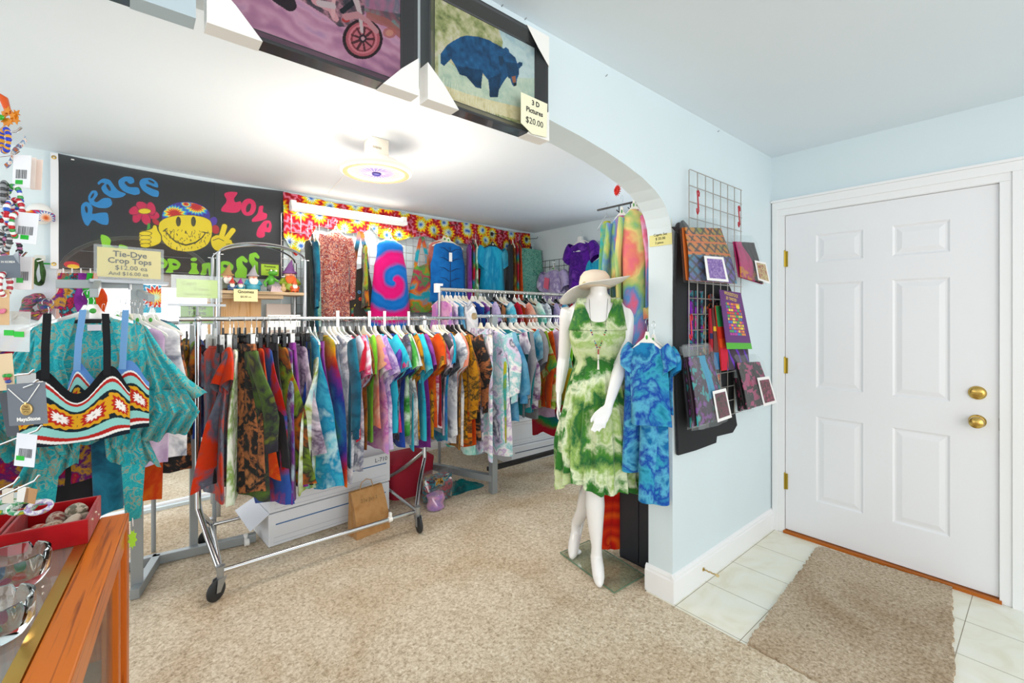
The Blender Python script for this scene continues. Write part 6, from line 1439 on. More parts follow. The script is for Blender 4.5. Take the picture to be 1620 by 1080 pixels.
# sun hat
hp = onp(941, 455, W3(0, 0, 1.57))
ht = thing('sun_hat', 'wide-brimmed cream sun hat resting on the mannequin neck', 'hat', tuple(hp), MR, rx=-.10, ry=-.0)
m = MB(); m.lathe([(.086, .0), (.085, .03), (.079, .062), (.062, .085), (.035, .094), (.001, .096)], n=36, sy=1.1); obj('crown', m, flat('efdcc6', .8), ht, thick=.003)
def brim(u, v):
    a = 2 * PI * u; r_ = .084 + .108 * v; x = r_ * math.cos(a) * 1.0; y = r_ * math.sin(a) * 1.12
    z = .004 + v * (.020 * math.cos(a) - .075 * max(0, -math.cos(a)) ** 1.6 * v + .012 * math.sin(2 * a + .6) + .03 * max(0, math.cos(a)) * v)
    return (x, y, z)
m = MB(); m.sheet(brim, 64, 8); obj('brim', m, flat('f2ede6', .8), ht, thick=.003)
m = MB(); m.tube([(.087 * math.cos(a), .097 * math.sin(a), .010) for a in [2 * PI * k / 40 for k in range(40)]], .004, 6, closed=True); obj('hat_cord', m, flat('e2d6a8', .6), ht)
m = MB()
for k in range(7): m.ball((-.055 + .006 * math.cos(k * .9), -.082 + .002 * k, .012 + .006 * math.sin(k * .9)), .0045, 8, 5)
obj('shell_trim', m, flat('d8c890', .4), ht)

# ================================================================ CLOTHES HANGING IN THE ARCH BY THE JAMB
JX = 1.985
def jambhang(kind, key, px, py, yb, W_, lab, cat, x=JX, hs='white', rz=-PI / 2, **k):
    p = onX(px, py, x); b = onX(px, yb, x)
    return faceout(kind, key, W_, p.z - b.z, (x, p.y, p.z + .105), rz, lab, cat, hs, **k)
jambhang('dress', 'LMT', 960, 350, 520, .10, 'olive and lime dress hanging behind the pastel hoodie set', 'dress', x=2.32, hs='wire', rz=-1.2)
jambhang('dress', 'NVY', 966, 380, 540, .10, 'navy print dress hanging behind the pastel hoodie set', 'dress', x=2.34, hs='wire', rz=-1.3)
jambhang('long', 'PAS', 984, 342, 620, .14, 'pastel rainbow tie-dye hoodie hanging highest beside the arch', 'hoodie', x=2.15, hs='white', rz=-1.2, th=.035, drape=.02)
jambhang('pants', 'PAS', 992, 400, 800, .12, 'long pastel rainbow tie-dye trousers hanging below the hoodie', 'trousers', x=2.24, hs='clear', rz=-1.2, th=.03)
jambhang('long', 'PAS', 1003, 332, 650, .13, 'pastel pink and lemon robe hanging nearer the jamb than the hoodie', 'robe', x=2.11, hs='white', rz=-1.25, th=.035)
jambhang('tee', 'BPU', 1008, 334, 520, .11, 'indigo and pink top squeezed behind the pastel robe', 'top', x=2.22, hs='white', rz=-1.5)
jambhang('dress', 'TLB', 1012, 372, 560, .10, 'teal and green dress at the jamb behind the pastel robe', 'dress', x=2.25, hs='wire', rz=-1.5)
grid_panel('wire_grid_panel', 'chrome wire grid beside the jamb holding the pastel clothes', (2.30, 1.36, .95), (0, 1, 0), .26, 1.02, .076, .0028)
jambhang('pants', 'SCF', 1018, 400, 540, .12, 'red and green patterned cloth behind the chrome grid wires', 'cloth', x=2.27, hs='wire', rz=-1.55)
# blue set
jambhang('pants', 'BLM', 1008, 585, 745, .17, 'marbled teal trousers behind the marbled blue pullover by the jamb', 'trousers', x=1.99, hs='clip', rz=-1.45, th=.02)
jambhang('pants', 'BLM', 1034, 600, 792, .17, 'long marbled blue cropped trousers hanging against the white jamb', 'trousers', x=1.975, hs='clip', rz=-1.55, th=.018)
jambhang('tee', 'BLM', 1024, 542, 672, .20, 'marbled blue short-sleeved pullover with a V neck on the white jamb', 'top', x=1.95, hs='white', rz=-1.45, th=.014)
jambhang('tee', 'BLM', 1034, 546, 650, .20, 'marbled blue top with lime edging behind the marbled pullover', 'top', x=1.99, hs='white', rz=-1.5, th=.012, collar=flat('b8c83a', .8))
# scarlet trousers and dark cabinet
jambhang('pants', 'RCL', 965, 735, 862, .16, 'scarlet and orange spiral leggings hanging behind the mannequin legs', 'leggings', x=2.14, hs='wire', rz=-1.0, th=.03)
t = thing('black_cabinet', 'black two-door cabinet standing behind the jamb on the carpet', 'cabinet', (2.16, 1.345, .008))
m = MB(); m.box((.012, 0, 0), (.40, .27, .72)); obj('cabinet_body', m, flat('20242c', .5), t, smooth=False, bevel=.004)
for k in range(2): m = MB(); m.box((0, .006 + .13 * k, .02), (.012, .132 + .13 * k, .70)); obj('door', m, flat('262b34', .45), t, smooth=False, bevel=.003)
# rail, hooks, red flower under the arch
t = thing('arch_hook_bar', 'dark hook bar fixed under the arch above the pastel clothes', 'hook bar')
m = MB(); m.tube([(2.2, 1.336, 2.05), (2.2, 1.80, 2.05)], .006, 8); obj('bar', m, flat('3a3c3e', .4, .6), t)
for y in (1.40, 1.48, 1.56, 1.64): m = MB(); m.tube([(2.2, y, 2.05), (2.2, y, 2.02), (2.19, y - .01, 2.005), (2.175, y, 2.02)], .003, 6); obj('hook', m, flat('3a3c3e', .4, .6), t)
p = onX(977, 301, 2.16); t = thing('fabric_flower', 'scarlet artificial flower clipped above the pastel hoodie', 'flower', tuple(p), -PI / 2 - .3)
for L_, n_, r_ in ((0, 14, .036), (1, 12, .028), (2, 9, .019)):
    m = MB()
    for k in range(n_):
        a = 2 * PI * k / n_ + L_ * .2; c, s_ = math.cos(a), math.sin(a); q_ = .5 * r_
        m.add([(0, -.004 * L_, 0), (q_ * c - .006 * s_, -.006 * L_ - .005, q_ * s_ + .006 * c), (r_ * c, -.004 * L_, r_ * s_), (q_ * c + .006 * s_, -.006 * L_ - .005, q_ * s_ - .006 * c)], [(0, 1, 2, 3)])
    obj('petal_layer', m, flat('e0281c', .7), t, smooth=False, thick=.0015)
m = MB(); m.ball((0, -.014, 0), .007, 10, 7); obj('flower_centre', m, flat('c01c14', .7), t)
# soft-smooth capri price note on the jamb
p = onX(1041, 364, 2.034); sn = sign('price_note', 'yellow handwritten Buttr Smooth capri set $25.00 note taped to the arch jamb', 2.030, 1.262, 1.815, .125, .125, -PI / 2, 'e2dc94', [('Buttr Smooth', .019, 0, .33, 0), ('TIX TEX', .017, 0, .14, 0), ('Capris Set', .018, 0, -.06, 0), ('$ 25.00', .018, 0, -.22, 0), ('2 piece', .016, -.05, -.38, 0)], bold=0, tilt=.03)

# ================================================================ GRID ON THE ARCH WALL WITH PACKAGED GOODS
GY = YF - .032
gx0, gx1 = 2.135, 2.72
grid_panel('wire_grid_panel', 'tall chrome wire grid on the pale wall between the arch and the white door', (gx0, GY, .85), (1, 0, 0), gx1 - gx0, 1.28, .082, .0028, flat('b0aca6', .3, .6))
def onG(px, py, y=None): return onY(px, py, GY if y is None else y)
# black shirt behind the grid
m = MB()
sh = [onY(px, py, YF - .018) for px, py in ((1070, 368), (1080, 348), (1092, 362), (1140, 420), (1160, 470), (1160, 640), (1165, 672), (1158, 684), (1133, 690), (1132, 700), (1100, 712), (1072, 720), (1070, 650), (1066, 500))]
t = thing('black_t_shirt', 'black T-shirt with a colourful print pinned behind the wire grid', 't-shirt', tuple(sh[0]))
m = MB(); m.prism([(p.x - sh[0].x, p.z - sh[0].z) for p in reversed(sh)], -.006, .008); obj('shirt_body', m, flat('1e2023', .85), t, smooth=False, bevel=.003)
p0 = onY(1090, 560, YF - .03); p1 = onY(1150, 690, YF - .03); A = Art(.24, .62, 90, 220, '1e2023'); n1 = A.noise(30, 3, 3); n2 = A.noise(22, 9, 3)
mk = (n1 > .52) & (((A.X - .12) / .12) ** 2 + ((A.Y - .31) / .31) ** 2 < 1); A.put(mk, A.grad(n2, ['c8501c', 'e8b02c', '2a8a9a', 'c83a2c', 'e8902c', '8a3a8a']))
A.build('shirt_print', t, None, painted(.8), (onY(1125, 600, YF - .026).x - sh[0].x, -.0085, .82 - sh[0].z + .08))
t2 = thing('purple_t_shirt', 'purple and teal printed cloth folded behind the top of the grid', 'cloth', (onG(1100, 480).x, YF - .022, 1.33))
m = MB(); m.sheet(lambda u, v: (-.06 + .16 * u, .004 * math.sin(u * 20), -.10 + .30 * v), 20, 8); obj('cloth_folds', m, dye('ppx', ['6a2a9a', '8f3fb0', '2a1f3a', '2f8f9a', 'c83a8a'], scale=16), t2, thick=.008)
# black cap peak on the corner
p = onG(1075, 362, YF - .05); t = thing('baseball_hat', 'black cap hanging by the arch corner above the black T-shirt', 'cap', (p.x, p.y, p.z))
m = MB(); m.sheet(lambda u, v: (-.035 + .05 * v * math.cos(PI * u) * .8, -.03 * math.sin(PI * u) * v, -.02 + .05 * v * .4), 16, 6); m.ball((0, 0, .005), .03, 14, 8, (1, .6, .9)); obj('hat_body', m, flat('26272b', .8), t)
# s-hooks
def shook(label, px, py, col, h_=.09, y=None):
    p = onG(px, py, GY - .012); t_ = MB()
    pts = [(.018, .0, -.012), (.020, 0, .006), (.010, 0, .018), (-.004, -.002, .012), (0, -.004, -.03), (.004, -.006, -h_), (-.010, -.008, -h_ - .016), (-.022, -.010, -h_ - .006), (-.022, -.01, -h_ + .01)]
    t_.tube(pts, .0036, 8); return tag(obj('s_hook', t_, flat(col, .3), None, loc=tuple(p)), label, 'hook', 's-hooks on the wire grid')
shook('red s-hook above the large orange and black package', 1103, 306, 'b3182c'); shook('crimson s-hook holding the pink package near the white door', 1168, 330, 'b3182c'); shook('bright red s-hook above the lower plastic-bagged leggings', 1092, 503, 'd81c24')
def package(label, corners, base, artfn=None, thick=.03, yo=.06, cat='packaged garment', name='packaged_leggings', film=True, inset=None, tilt=0.0):
    """corners: px of tl,tr,br,bl in a plane just in front of the grid; bottom stands further out"""
    Y0 = GY - yo
    C = [onY(corners[0][0], corners[0][1], Y0), onY(corners[1][0], corners[1][1], Y0), onY(corners[2][0], corners[2][1], Y0 - tilt), onY(corners[3][0], corners[3][1], Y0 - tilt)]
    o = C[0].copy(); t = thing(name, label, cat, tuple(o))
    def bil(u, v, dy=0.0):   # u right, v up
        a = C[3].lerp(C[2], u); b_ = C[0].lerp(C[1], u); p = a.lerp(b_, v) - o; p.y -= dy; return p
    A = Art(1.0, 1.0, 110, 120, base); 
    if artfn: artfn(A)
    def fn(x, y):
        P = np.array([bil(u, .03 + v * .82, thick * (.35 + .65 * math.sin(PI * min(1, v * 1.1)) * math.sin(PI * (.1 + .8 * u))) + .002 * math.sin(u * 30)) for u, v in zip(x, y)]); return P[:, 0], P[:, 1], P[:, 2]
    A.build('folded_cloth', t, fn, painted(.7))
    m = MB(); m.sheet(lambda u, v: tuple(bil(u, .03 + v * .82, 0)), 8, 8); obj('cloth_back', m, flat(base, .8), t, thick=.004)
    if film:
        m = MB(); m.sheet(lambda u, v: tuple(bil(-.03 + 1.06 * u, v, thick * (.6 + .7 * math.sin(PI * u)) * (1 if v < .85 else (1 - v) / .15) + .004 + .003 * math.sin(u * 17 + v * 5))), 26, 22); obj('plastic_sleeve', m, M_FILM, t)
        m = MB(); m.sheet(lambda u, v: tuple(bil(-.03 + 1.06 * u, v, -.006)), 6, 6); obj('plastic_sleeve', m, M_FILM, t)
    if inset:
        (u0, u1, v0, v1, c1, c2) = inset
        m = MB(); m.add([tuple(bil(a, b_, thick * 1.35 + .006)) for a, b_ in ((u0, v0), (u1, v0), (u1, v1), (u0, v1))], [(0, 1, 2, 3)]); k = obj('paper_insert', m, flat('f3f0ee', .7), t, smooth=False)
        du, dv = (u1 - u0) * .12, (v1 - v0) * .1
        A2 = Art(1, 1, 30, 36, c1); nn = A2.noise(7, int(u0 * 100) + 3, 3); A2.c[:] = A2.grad(nn, [c1, c2, c1, c2, '3f5f9a']); 
        def f2(x, y):
            P = np.array([bil(u0 + du + (u1 - u0 - 2 * du) * a, v0 + dv + (v1 - v0 - 2 * dv) * b_, thick * 1.35 + .0072) for a, b_ in zip(x, y)]); return P[:, 0], P[:, 1], P[:, 2]
        A2.build('insert_picture', t, f2, painted(.5))
    return t
def art1(A):
    X, Y = A.X, A.Y; n = A.noise(5, 4, 3)
    A.c[:] = A.grad(n, ['c8641c', 'd8781e', '7a8a2c', 'c8541c'])
    lower = Y < .48; A.put(lower, A.grad(n, ['2a9ab0', '1f7f98', '6a3f9a', '2fa8c0']))
    A.put(np.abs(((X + Y) * 6) % 1 - .5) < .17, '2c2a34', .9); A.put(np.abs(((X - Y * .8) * 5) % 1 - .5) < .12, '3a2c26', .8)
    for v in (.52, .72, .86): A.put(np.abs(Y - v) < .015, 'd86a1c')
package('large orange, black and teal patterned leggings pack topmost on the grid', ((1078, 345), (1133, 345), (1164, 452), (1086, 446)), 'c8641c', art1, .035, .05, inset=(.18, .62, .03, .40, '6f4f9a', 'a890c0'), tilt=.03)
def art2(A): A.c[:] = A.grad(A.noise(6, 8, 3), ['a81a5a', 'b8246a', '8f1a4c']); A.put(A.X + A.Y * .3 > .62, '2a2a2c'); A.put((A.Y < .30) & (A.noise(12, 3, 3) > .5), 'c87a2c')
package('pink and black bagged leggings hanging beside the white door casing', ((1158, 372), (1188, 372), (1206, 452), (1168, 440)), 'a81a5a', art2, .03, .06, inset=(.45, 1.0, .03, .45, 'c8c08a', '9a3a4a'), tilt=.02)
def art3(A):
    A.c[:] = A.grad(A.noise(5, 12, 3), ['33202e', '3f2a3c', '5a2f4a']); n = A.noise(10, 15, 3); A.put(n > .6, '2f9a9a'); A.put(n < .33, '7a3f8a'); A.put((np.abs(A.X - .55) < .12) & (A.Y > .35), '2a9ac0')
package('clear-bagged dark leggings with a red-bordered card hanging lowest on the grid', ((1082, 545), (1120, 542), (1145, 662), (1100, 678)), '33202e', art3, .03, .05, inset=(.45, .98, .04, .42, '7a4a5a', '3a4a3a'), tilt=.05)
package('silver foil bagged leggings behind the dark bagged pair', ((1077, 548), (1098, 546), (1118, 672), (1090, 680)), '3a3a44', art3, .02, .02, tilt=.02)
def art4(A): A.c[:] = A.grad(A.noise(6, 22, 3), ['1f1c20', '2c2428']); A.put(A.noise(9, 5, 3) > .58, 'a83a6a')
package('black and pink bagged leggings with a small framed card near the baseboard side', ((1160, 560), (1196, 560), (1220, 638), (1178, 650)), '1f1c20', art4, .03, .05, inset=(.40, .92, .05, .58, '3a3f3a', 'a8506a'), tilt=.03)
package('thin black bagged leggings behind the black and pink pack', ((1160, 588), (1174, 588), (1188, 648), (1168, 652)), '1f1c20', art4, .02, .03, tilt=.01)
# folded neckwear stack and the purple multi-function headwear card
def slab(label, corners, col, yo, stripes=None, th=.012, name='folded_neck_gaiter', film=False):
    def a_(A):
        A.c[:] = np.array(rgb(col)); 
        for (a, b_, c) in stripes or (): A.put((A.Y > a) & (A.Y < b_), c)
        if stripes == () : A.put(np.abs(np.sin(A.X * 9 + A.Y * 6)) < .3, '6a3ab8')
    return package(label, corners, col, a_, th, yo, 'neck gaiter', name, film)
slab('red and navy patterned neck gaiter, first in the folded row on the grid', ((1121, 470), (1128, 470), (1134, 588), (1122, 588)), 'a8182c', .02, [(.0, .3, '3a2a3a'), (.5, .6, '2a2a5a')])
slab('brown and yellow neck gaiter, second in the folded row on the grid', ((1126, 468), (1133, 468), (1142, 588), (1128, 588)), '6a3f3a', .03, [(.0, .28, '2a6a9a'), (.62, .7, 'e0b02c')])
slab('green, orange and red neck gaiter beside the purple card', ((1129, 464), (1140, 464), (1153, 588), (1141, 590)), 'd8301c', .045, [(0, .35, 'c8203c'), (.36, .5, 'e8501c'), (.68, 1, '2a8a4a')])
slab('purple and charcoal neck gaiter hanging below the purple card', ((1144, 500), (1176, 500), (1186, 586), (1150, 588)), '463a4a', .045, ())
CC = [onY(1138, 458, GY - .075), onY(1172, 463, GY - .075), onY(1190, 552, GY - .085), onY(1150, 552, GY - .085)]
t = thing('headwear_card', 'purple printed card with rainbow bars and a green foot on the wire grid', 'card', tuple(CC[3]))
A = Art(1, 1, 160, 260, '5f2470')
A.put(A.Y < .11, '4fb02c')
rr = random.Random(5); cols = ['d8302c', 'e8902c', 'e8d82c', '3fa04a', '2f7fc0', 'b83a9a', 'd85a2c']
for k in range(11):
    y = .24 + k * .052; x = .20
    while x < .82:
        w_ = rr.uniform(.05, .11); A.put((A.X > x) & (A.X < min(.84, x + w_)) & (A.Y > y) & (A.Y < y + .038), cols[rr.randrange(7)]); x += w_ + .015
A.ell(.72, .74, .08, .035, 'e8d02c'); 
def fc_(x, y):
    P = np.array([(CC[3].lerp(CC[2], u)).lerp(CC[0].lerp(CC[1], u), v) - CC[3] for u, v in zip(x, y)]); return P[:, 0], P[:, 1], P[:, 2]
A.build('printed_card', t, fc_, painted(.4))
m = MB(); m.add([tuple(CC[i] - CC[3] + Vector((0, .002, 0))) for i in (3, 2, 1, 0)], [(0, 3, 2, 1)]); obj('card_back', m, flat('5f2470', .6), t, smooth=False, thick=.001)
mid = (CC[0] + CC[1]) / 2 - CC[3]; gold = flat('d8b86a', .5)
lettering('WOODSTOCK', .024, gold, t, (mid.x + .004, mid.y - .0022, mid.z - .018), (PI / 2 - .03, .10, 0), bold=.0004); lettering('3D TWISTED', .022, gold, t, (mid.x + .006, mid.y - .0022, mid.z - .042), (PI / 2 - .03, .10, 0), bold=.0004)

# ================================================================ SHOW COUNTER
ca_ = math.atan2(.058, .617)        # the counter stands a little askew
ct = thing('glass_show_counter', 'orange oak show counter with a glass top and brass edging', 'counter', (0, 1.428, 0), -ca_)
OAK = wood('orange_oak', 'd8721a', '94430f', 1, 'Y', .3); OAKZ = wood('orange_oak_upright', 'c8641c', '9a4410', 1, 'Z', .35)
TZ = .93; LN = 2.0; WD = .60
m = MB(); m.box((-.052, -LN, TZ - .022), (0, 0, TZ)); obj('top_rail', m, OAK, ct, smooth=False, bevel=.003)
m = MB(); m.box((-WD, -LN, TZ - .022), (-WD + .05, 0, TZ)); obj('top_rail', m, OAK, ct, smooth=False, bevel=.003)
m = MB(); m.box((-WD + .05, -.018, TZ - .022), (-.052, 0, TZ + .0)); obj('end_rail', m, wood('orange_oak_cross', 'c8641c', '9a4410', 1, 'X', .35), ct, smooth=False, bevel=.003)
m = MB(); m.box((-.072, -LN, TZ - .006), (-.053, -.018, TZ + .0015)); obj('brass_edging', m, flat('c9a04a', .3, .9), ct, smooth=False)
m = MB(); m.box((-WD + .05, -LN, TZ - .006), (-.072, -.018, TZ)); obj('glass_top', m, clear('counter_glass', 'dfe9e2', .14, .12, .02), ct, smooth=False)
for y0, y1 in ((-.045, 0), (-.80, -.74), (-1.55, -1.49)):
    m = MB(); m.box((-.038, y0, .01), (0, y1, TZ - .022)); obj('post', m, OAKZ, ct, smooth=False, bevel=.003)
m = MB(); m.box((-WD, -.04, .01), (-WD + .04, 0, TZ - .022)); obj('post', m, OAKZ, ct, smooth=False)
for y0 in (-.09,):
    m = MB(); m.box((-.034, y0 - .035, .01), (-.006, y0, TZ - .022)); obj('stile', m, OAKZ, ct, smooth=False, bevel=.002)
m = MB(); m.box((-.034, -.74, .01), (-.006, -.70, TZ - .022)); obj('stile', m, OAKZ, ct, smooth=False)
for z0, z1 in ((.01, .14), (.86, TZ - .022)): m = MB(); m.box((-.03, -LN, z0), (-.004, -.045, z1)); obj('side_rail', m, OAK, ct, smooth=False, bevel=.002)
m = MB(); m.box((-.022, -LN, .14), (-.016, -.10, .86)); obj('side_glass', m, clear('side_glass', 'e3ece6', .10, .06, .02), ct, smooth=False)
m = MB(); m.box((-WD + .01, -LN, .60), (-.04, -.02, .608)); obj('inner_shelf', m, flat('a08c86', .6), ct, smooth=False)
m = MB(); m.box((-WD, -LN, .01), (-.03, -.0, .12)); obj('plinth', m, OAKZ, ct, smooth=False)
m = MB(); m.box((-WD, -.018, .12), (-.04, -.002, TZ - .03)); obj('end_panel', m, OAKZ, ct, smooth=False)
for i, (x, y, r_, col, lb) in enumerate(((-.16, 1.02, .03, 'b8323c', 'small red glass trinket under the counter glass'), (-.11, .93, .022, 'c8a04a', 'small brass trinket under the counter glass near the brass edging'), (-.22, .90, .04, '4f8a6a', 'green glass trinket on the inner counter shelf'), (-.15, .83, .028, 'c84a8a', 'pink trinket on the inner counter shelf'), (-.27, 1.06, .045, '8a5a3a', 'brown carved trinket on the inner counter shelf'))):
    t = thing('glass_trinket', lb, 'trinket', (x, y, .608), i, 'trinkets inside the counter'); m = MB(); m.lathe([(r_ * .6, 0), (r_, r_ * .5), (r_ * .8, r_ * 1.2), (r_ * .35, r_ * 1.6), (r_ * .5, r_ * 2.2), (r_ * .42, r_ * 2.25)], n=18); obj('trinket_body', m, flat(col, .2), t)
    m = MB(); m.ball((0, 0, r_ * 2.5), r_ * .3, 10, 6); obj('trinket_knob', m, flat('e8e4d8', .3), t)
tg = thing('lime_tag', 'lime green star tag hanging at the far corner of the oak counter', 'tag', (.006, 1.41, .90))
m = MB(); sp = [(.007 * (1.3 if k % 2 else .8) * math.sin(PI * k / 9), -.030 + .020 * (1.2 if k % 2 else .85) * math.cos(PI * k / 9)) for k in range(18)]; m.prism(sp, -.002, .0); obj('tag_shape', m, flat('a8e02c', .5), tg, smooth=False)
m = MB(); m.tube([(0, 0, .02), (.001, .0, 0)], .001, 5); obj('tag_string', m, M_WHITE, tg)
# ashtrays
def ashtray(label, px, py, r_):
    hz = 1.45
    p = onZ(px, py, TZ); t = thing('glass_ashtray', label, 'ashtray', (p.x, p.y, TZ + .0005), RND.uniform(0, 2))
    n = 48; prof = [(.001, 0), (.80, 0), (.97, .010), (1.0, .030), (.98, .036), (.90, .036), (.84, .030), (.70, .010), (.001, .008)]
    m = MB(); V = []
    for (q_, z) in prof:
        for k in range(n):
            a = 2 * PI * k / n; notch = max(0, 1 - abs(((a * 4 / (2 * PI)) % 1) - .5) / .07) if z > .025 else 0
            V.append((q_ * r_ * math.cos(a) * 1, q_ * r_ * math.sin(a), z * hz - .012 * notch))
    m.add(V, [(i * n + k, i * n + (k + 1) % n, (i + 1) * n + (k + 1) % n, (i + 1) * n + k) for i in range(len(prof) - 1) for k in range(n)]); obj('glass_bowl', m, glass('clear_glass', 'f8ffff'), t)
    for k, c in enumerate(('9a2f5a', '2f4a7a', '9a2f5a', 'c83a2c', '2f7a5a')):
        m = MB(); a = k * 1.25; m.add([(r_ * (.3 * math.cos(a)) + .009 * math.cos(b_), r_ * (.3 * math.sin(a)) + .009 * math.sin(b_), .0122) for b_ in [2 * PI * j / 12 for j in range(12)]], [tuple(range(12))]); obj('printed_spot', m, flat(c, .4), t, smooth=False)
ashtray('clear glass ashtray with coloured spots next to the red tray', 16, 925, .052)
ashtray('clear glass ashtray at the photo edge, nearer the viewer than the other', -20, 1010, .050)
# red tray with stones
tr = thing('red_wooden_tray', 'red painted wooden tray of two compartments standing on the glass counter', 'tray', (-.065, 1.283, TZ + .001), -ca_)
RED_ = dye('redpaint', ['a8141f', 'b81a26', '9a121c'], scale=8, rough=.35)
def tb_(a, b_, nm='side_board'): m = MB(); m.box(a, b_); obj(nm, m, RED_, tr, smooth=False, bevel=.0015)
tb_((-.30, 0, 0), (0, .006, .050)); tb_((-.30, .150, 0), (0, .156, .050)); tb_((-.006, .006, 0), (0, .150, .050)); tb_((-.30, .006, 0), (-.294, .150, .050)); tb_((-.125, .006, 0), (-.119, .150, .050), 'divider'); tb_((-.135, .006, 0), (-.129, .150, .050), 'divider')
m = MB(); m.box((-.294, .006, .002), (-.006, .150, .006)); obj('tray_floor', m, flat('8a5a4a', .8), tr, smooth=False)
for y, z in ((.04, .035), (.115, .018), (.08, .036)): m = MB(); m.ball((.0005, y, z), .0028, 8, 5); obj('nail_head', m, flat('d8c8b0', .4, .5), tr)
def stone(label, x, y, z, r_, sc_, col, seed):
    R = random.Random(seed); m = MB(); m.ball((0, 0, 0), r_, 16, 11, sc_); V = []
    for v in m.v:
        s_ = 1 + .10 * math.sin(v[0] * 140 + seed) + .08 * math.sin(v[1] * 170 + 2 * seed) * math.cos(v[2] * 120); V.append((v[0] * s_, v[1] * s_, v[2] * s_))
    m.v = V; o = obj('polished_stone', m, dye('stone' + col, [col, col, 'cdbfae', col, col], scale=40, rough=.5), None, loc=(x, y, z)); o.rotation_euler = (R.uniform(-.3, .3), R.uniform(-.3, .3), R.uniform(0, 3)); tag(o, label, 'stone', 'stones in the red tray')
for lb, px, py, r_, sc_, col, sd in (('greenish-grey oval stone, largest in the red tray', 121, 808, .022, (1.2, .8, .7), '6f6a5a', 1), ('pinkish-brown wedge stone in the middle of the red tray', 90, 821, .018, (1.1, .9, .8), '8a4a44', 2),
        ('tan flat stone at the front of the red tray', 84, 833, .019, (1.3, .9, .6), '8a6a4a', 3), ('cream stone by the front board of the red tray', 112, 827, .018, (1.4, .9, .6), 'd8c8b8', 4), ('orange-red angular stone near the tray divider', 62, 836, .014, (1.3, .9, .7), 'c85a44', 5),
        ('pale pink stone in the front corner of the tray', 44, 846, .018, (1.2, .9, .6), 'e0b8a8', 6), ('grey pebble at the back corner beside the large oval stone', 132, 817, .012, (1, 1, .7), '9a8f84', 7)):
    z = TZ + .028 + (.010 if sd == 1 else 0); p = onZ(px, py, z); stone(lb, p.x, p.y, z, r_, sc_, col, sd)

# ================================================================ COUNTERTOP JEWELLERY SPINNER
sp_ = thing('jewellery_spinner', 'white countertop spinner with wire prongs, cut off by the photo edge', 'display stand', (-.28, 1.03, TZ + .001))
m = MB(); m.tube([(0, 0, .02), (0, 0, 1.02)], .022, 16); m.lathe([(.09, 0), (.09, .012), (.03, .022)], n=28); obj('spinner_pole', m, M_WHITE, sp_)
m = MB(); m.box((-.055, -.055, .26), (.055, .055, .98)); obj('spinner_panel', m, flat('e8ecec', .4), sp_, smooth=False, bevel=.006)
def prong(a, b_):
    a, b_ = Vector(a), Vector(b_); m = MB(); o_ = sp_.location; e = b_ - a; up = Vector((0, 0, .006))
    m.tube([a - o_, b_ - o_ - e.normalized() * .008, b_ - o_ + up], .0017, 8); obj('prong', m, M_CHROME, sp_)
PD = .78
def pr(px0, py0, px1, py1, d0=PD, d1=PD): prong(atd(px0, py0, d0), atd(px1, py1, d1))
for q_ in ((-30, 215, 34, 207), (-30, 250, 30, 244), (-30, 330, 34, 322), (-30, 420, 42, 404), (-30, 520, 30, 502), (-30, 600, 54, 590), (-30, 715, 66, 678), (-30, 800, 62, 757), (-30, 790, 30, 760), (-30, 612, 60, 606)): pr(*q_)
def card(name, label, px0, py0, px1, py1, d, col, cat, tilt=0.0, barcode=False, sticker=None, group=None, th=.0012, yaw=0.0, extra=None):
    c = atd((px0 + px1) / 2, (py0 + py1) / 2, d); w_ = (px1 - px0) / F * d; h_ = (py1 - py0) / F * d
    t = thing(name, label, cat, tuple(c), -math.atan2(FX, FY) + yaw, group); t.rotation_euler = (0, tilt, t.rotation_euler[2])
    m = MB(); m.box((-w_ / 2, 0, -h_ / 2), (w_ / 2, th, h_ / 2)); obj('card', m, flat(col, .7), t, smooth=False, bevel=.0004)
    if barcode:
        m = MB(); R = random.Random(int(px0 + py0)); x = -w_ * .30
        while x < w_ * .32:
            b_ = R.uniform(.0004, .0012); m.add([(x, -.0003, h_ * .05), (x + b_, -.0003, h_ * .05), (x + b_, -.0003, -h_ * .22), (x, -.0003, -h_ * .22)][::1], [(0, 3, 2, 1)]); x += b_ + R.uniform(.0004, .001)
        obj('barcode', m, flat('3a3c40', .7), t, smooth=False)
    if sticker:
        sx, sz_, sw, sh_ = sticker; m = MB(); m.box((w_ * sx - sw / 2, -.0006, h_ * sz_ - sh_ / 2), (w_ * sx + sw / 2, -.0001, h_ * sz_ + sh_ / 2)); o = obj('price_sticker', m, flat('12b02c', .5), t, smooth=False)
    return t, w_, h_
card('earring_card', 'pale peach earring card furthest along the upper prong', 50, 252, 66, 300, .80, 'f2dfd4', 'card', .06, group='cards on the upper prong')
card('earring_card', 'pale peach earring card in the middle of the upper prong stack', 42, 249, 56, 298, .79, 'f4e4da', 'card', .05, group='cards on the upper prong')
card('earring_card', 'white barcode card with a green sticker on the upper prong', 20, 245, 48, 297, .77, 'eceef2', 'card', .05, True, (-.1, -.33, .012, .007), group='cards on the upper prong')
card('earring_card', 'large white barcode card under the red beads', 22, 336, 59, 385, .74, 'e6e8ee', 'card', .10, True, (-.0, -.3, .013, .007))
card('earring_card', 'tan card behind the white barcode card beside the green headband', 44, 407, 53, 457, .80, 'ecd8c4', 'card', .03)
card('earring_card', 'white barcode card beside the dark green headband', 22, 406, 50, 458, .77, 'e9e7ea', 'card', .03, True, (-.15, -.22, .011, .008))
t, w_, h_ = card('display_card', 'grey-blue foil card with a curled corner at the photo edge', -14, 404, 31, 440, .74, '6a7480', 'card', -.05)
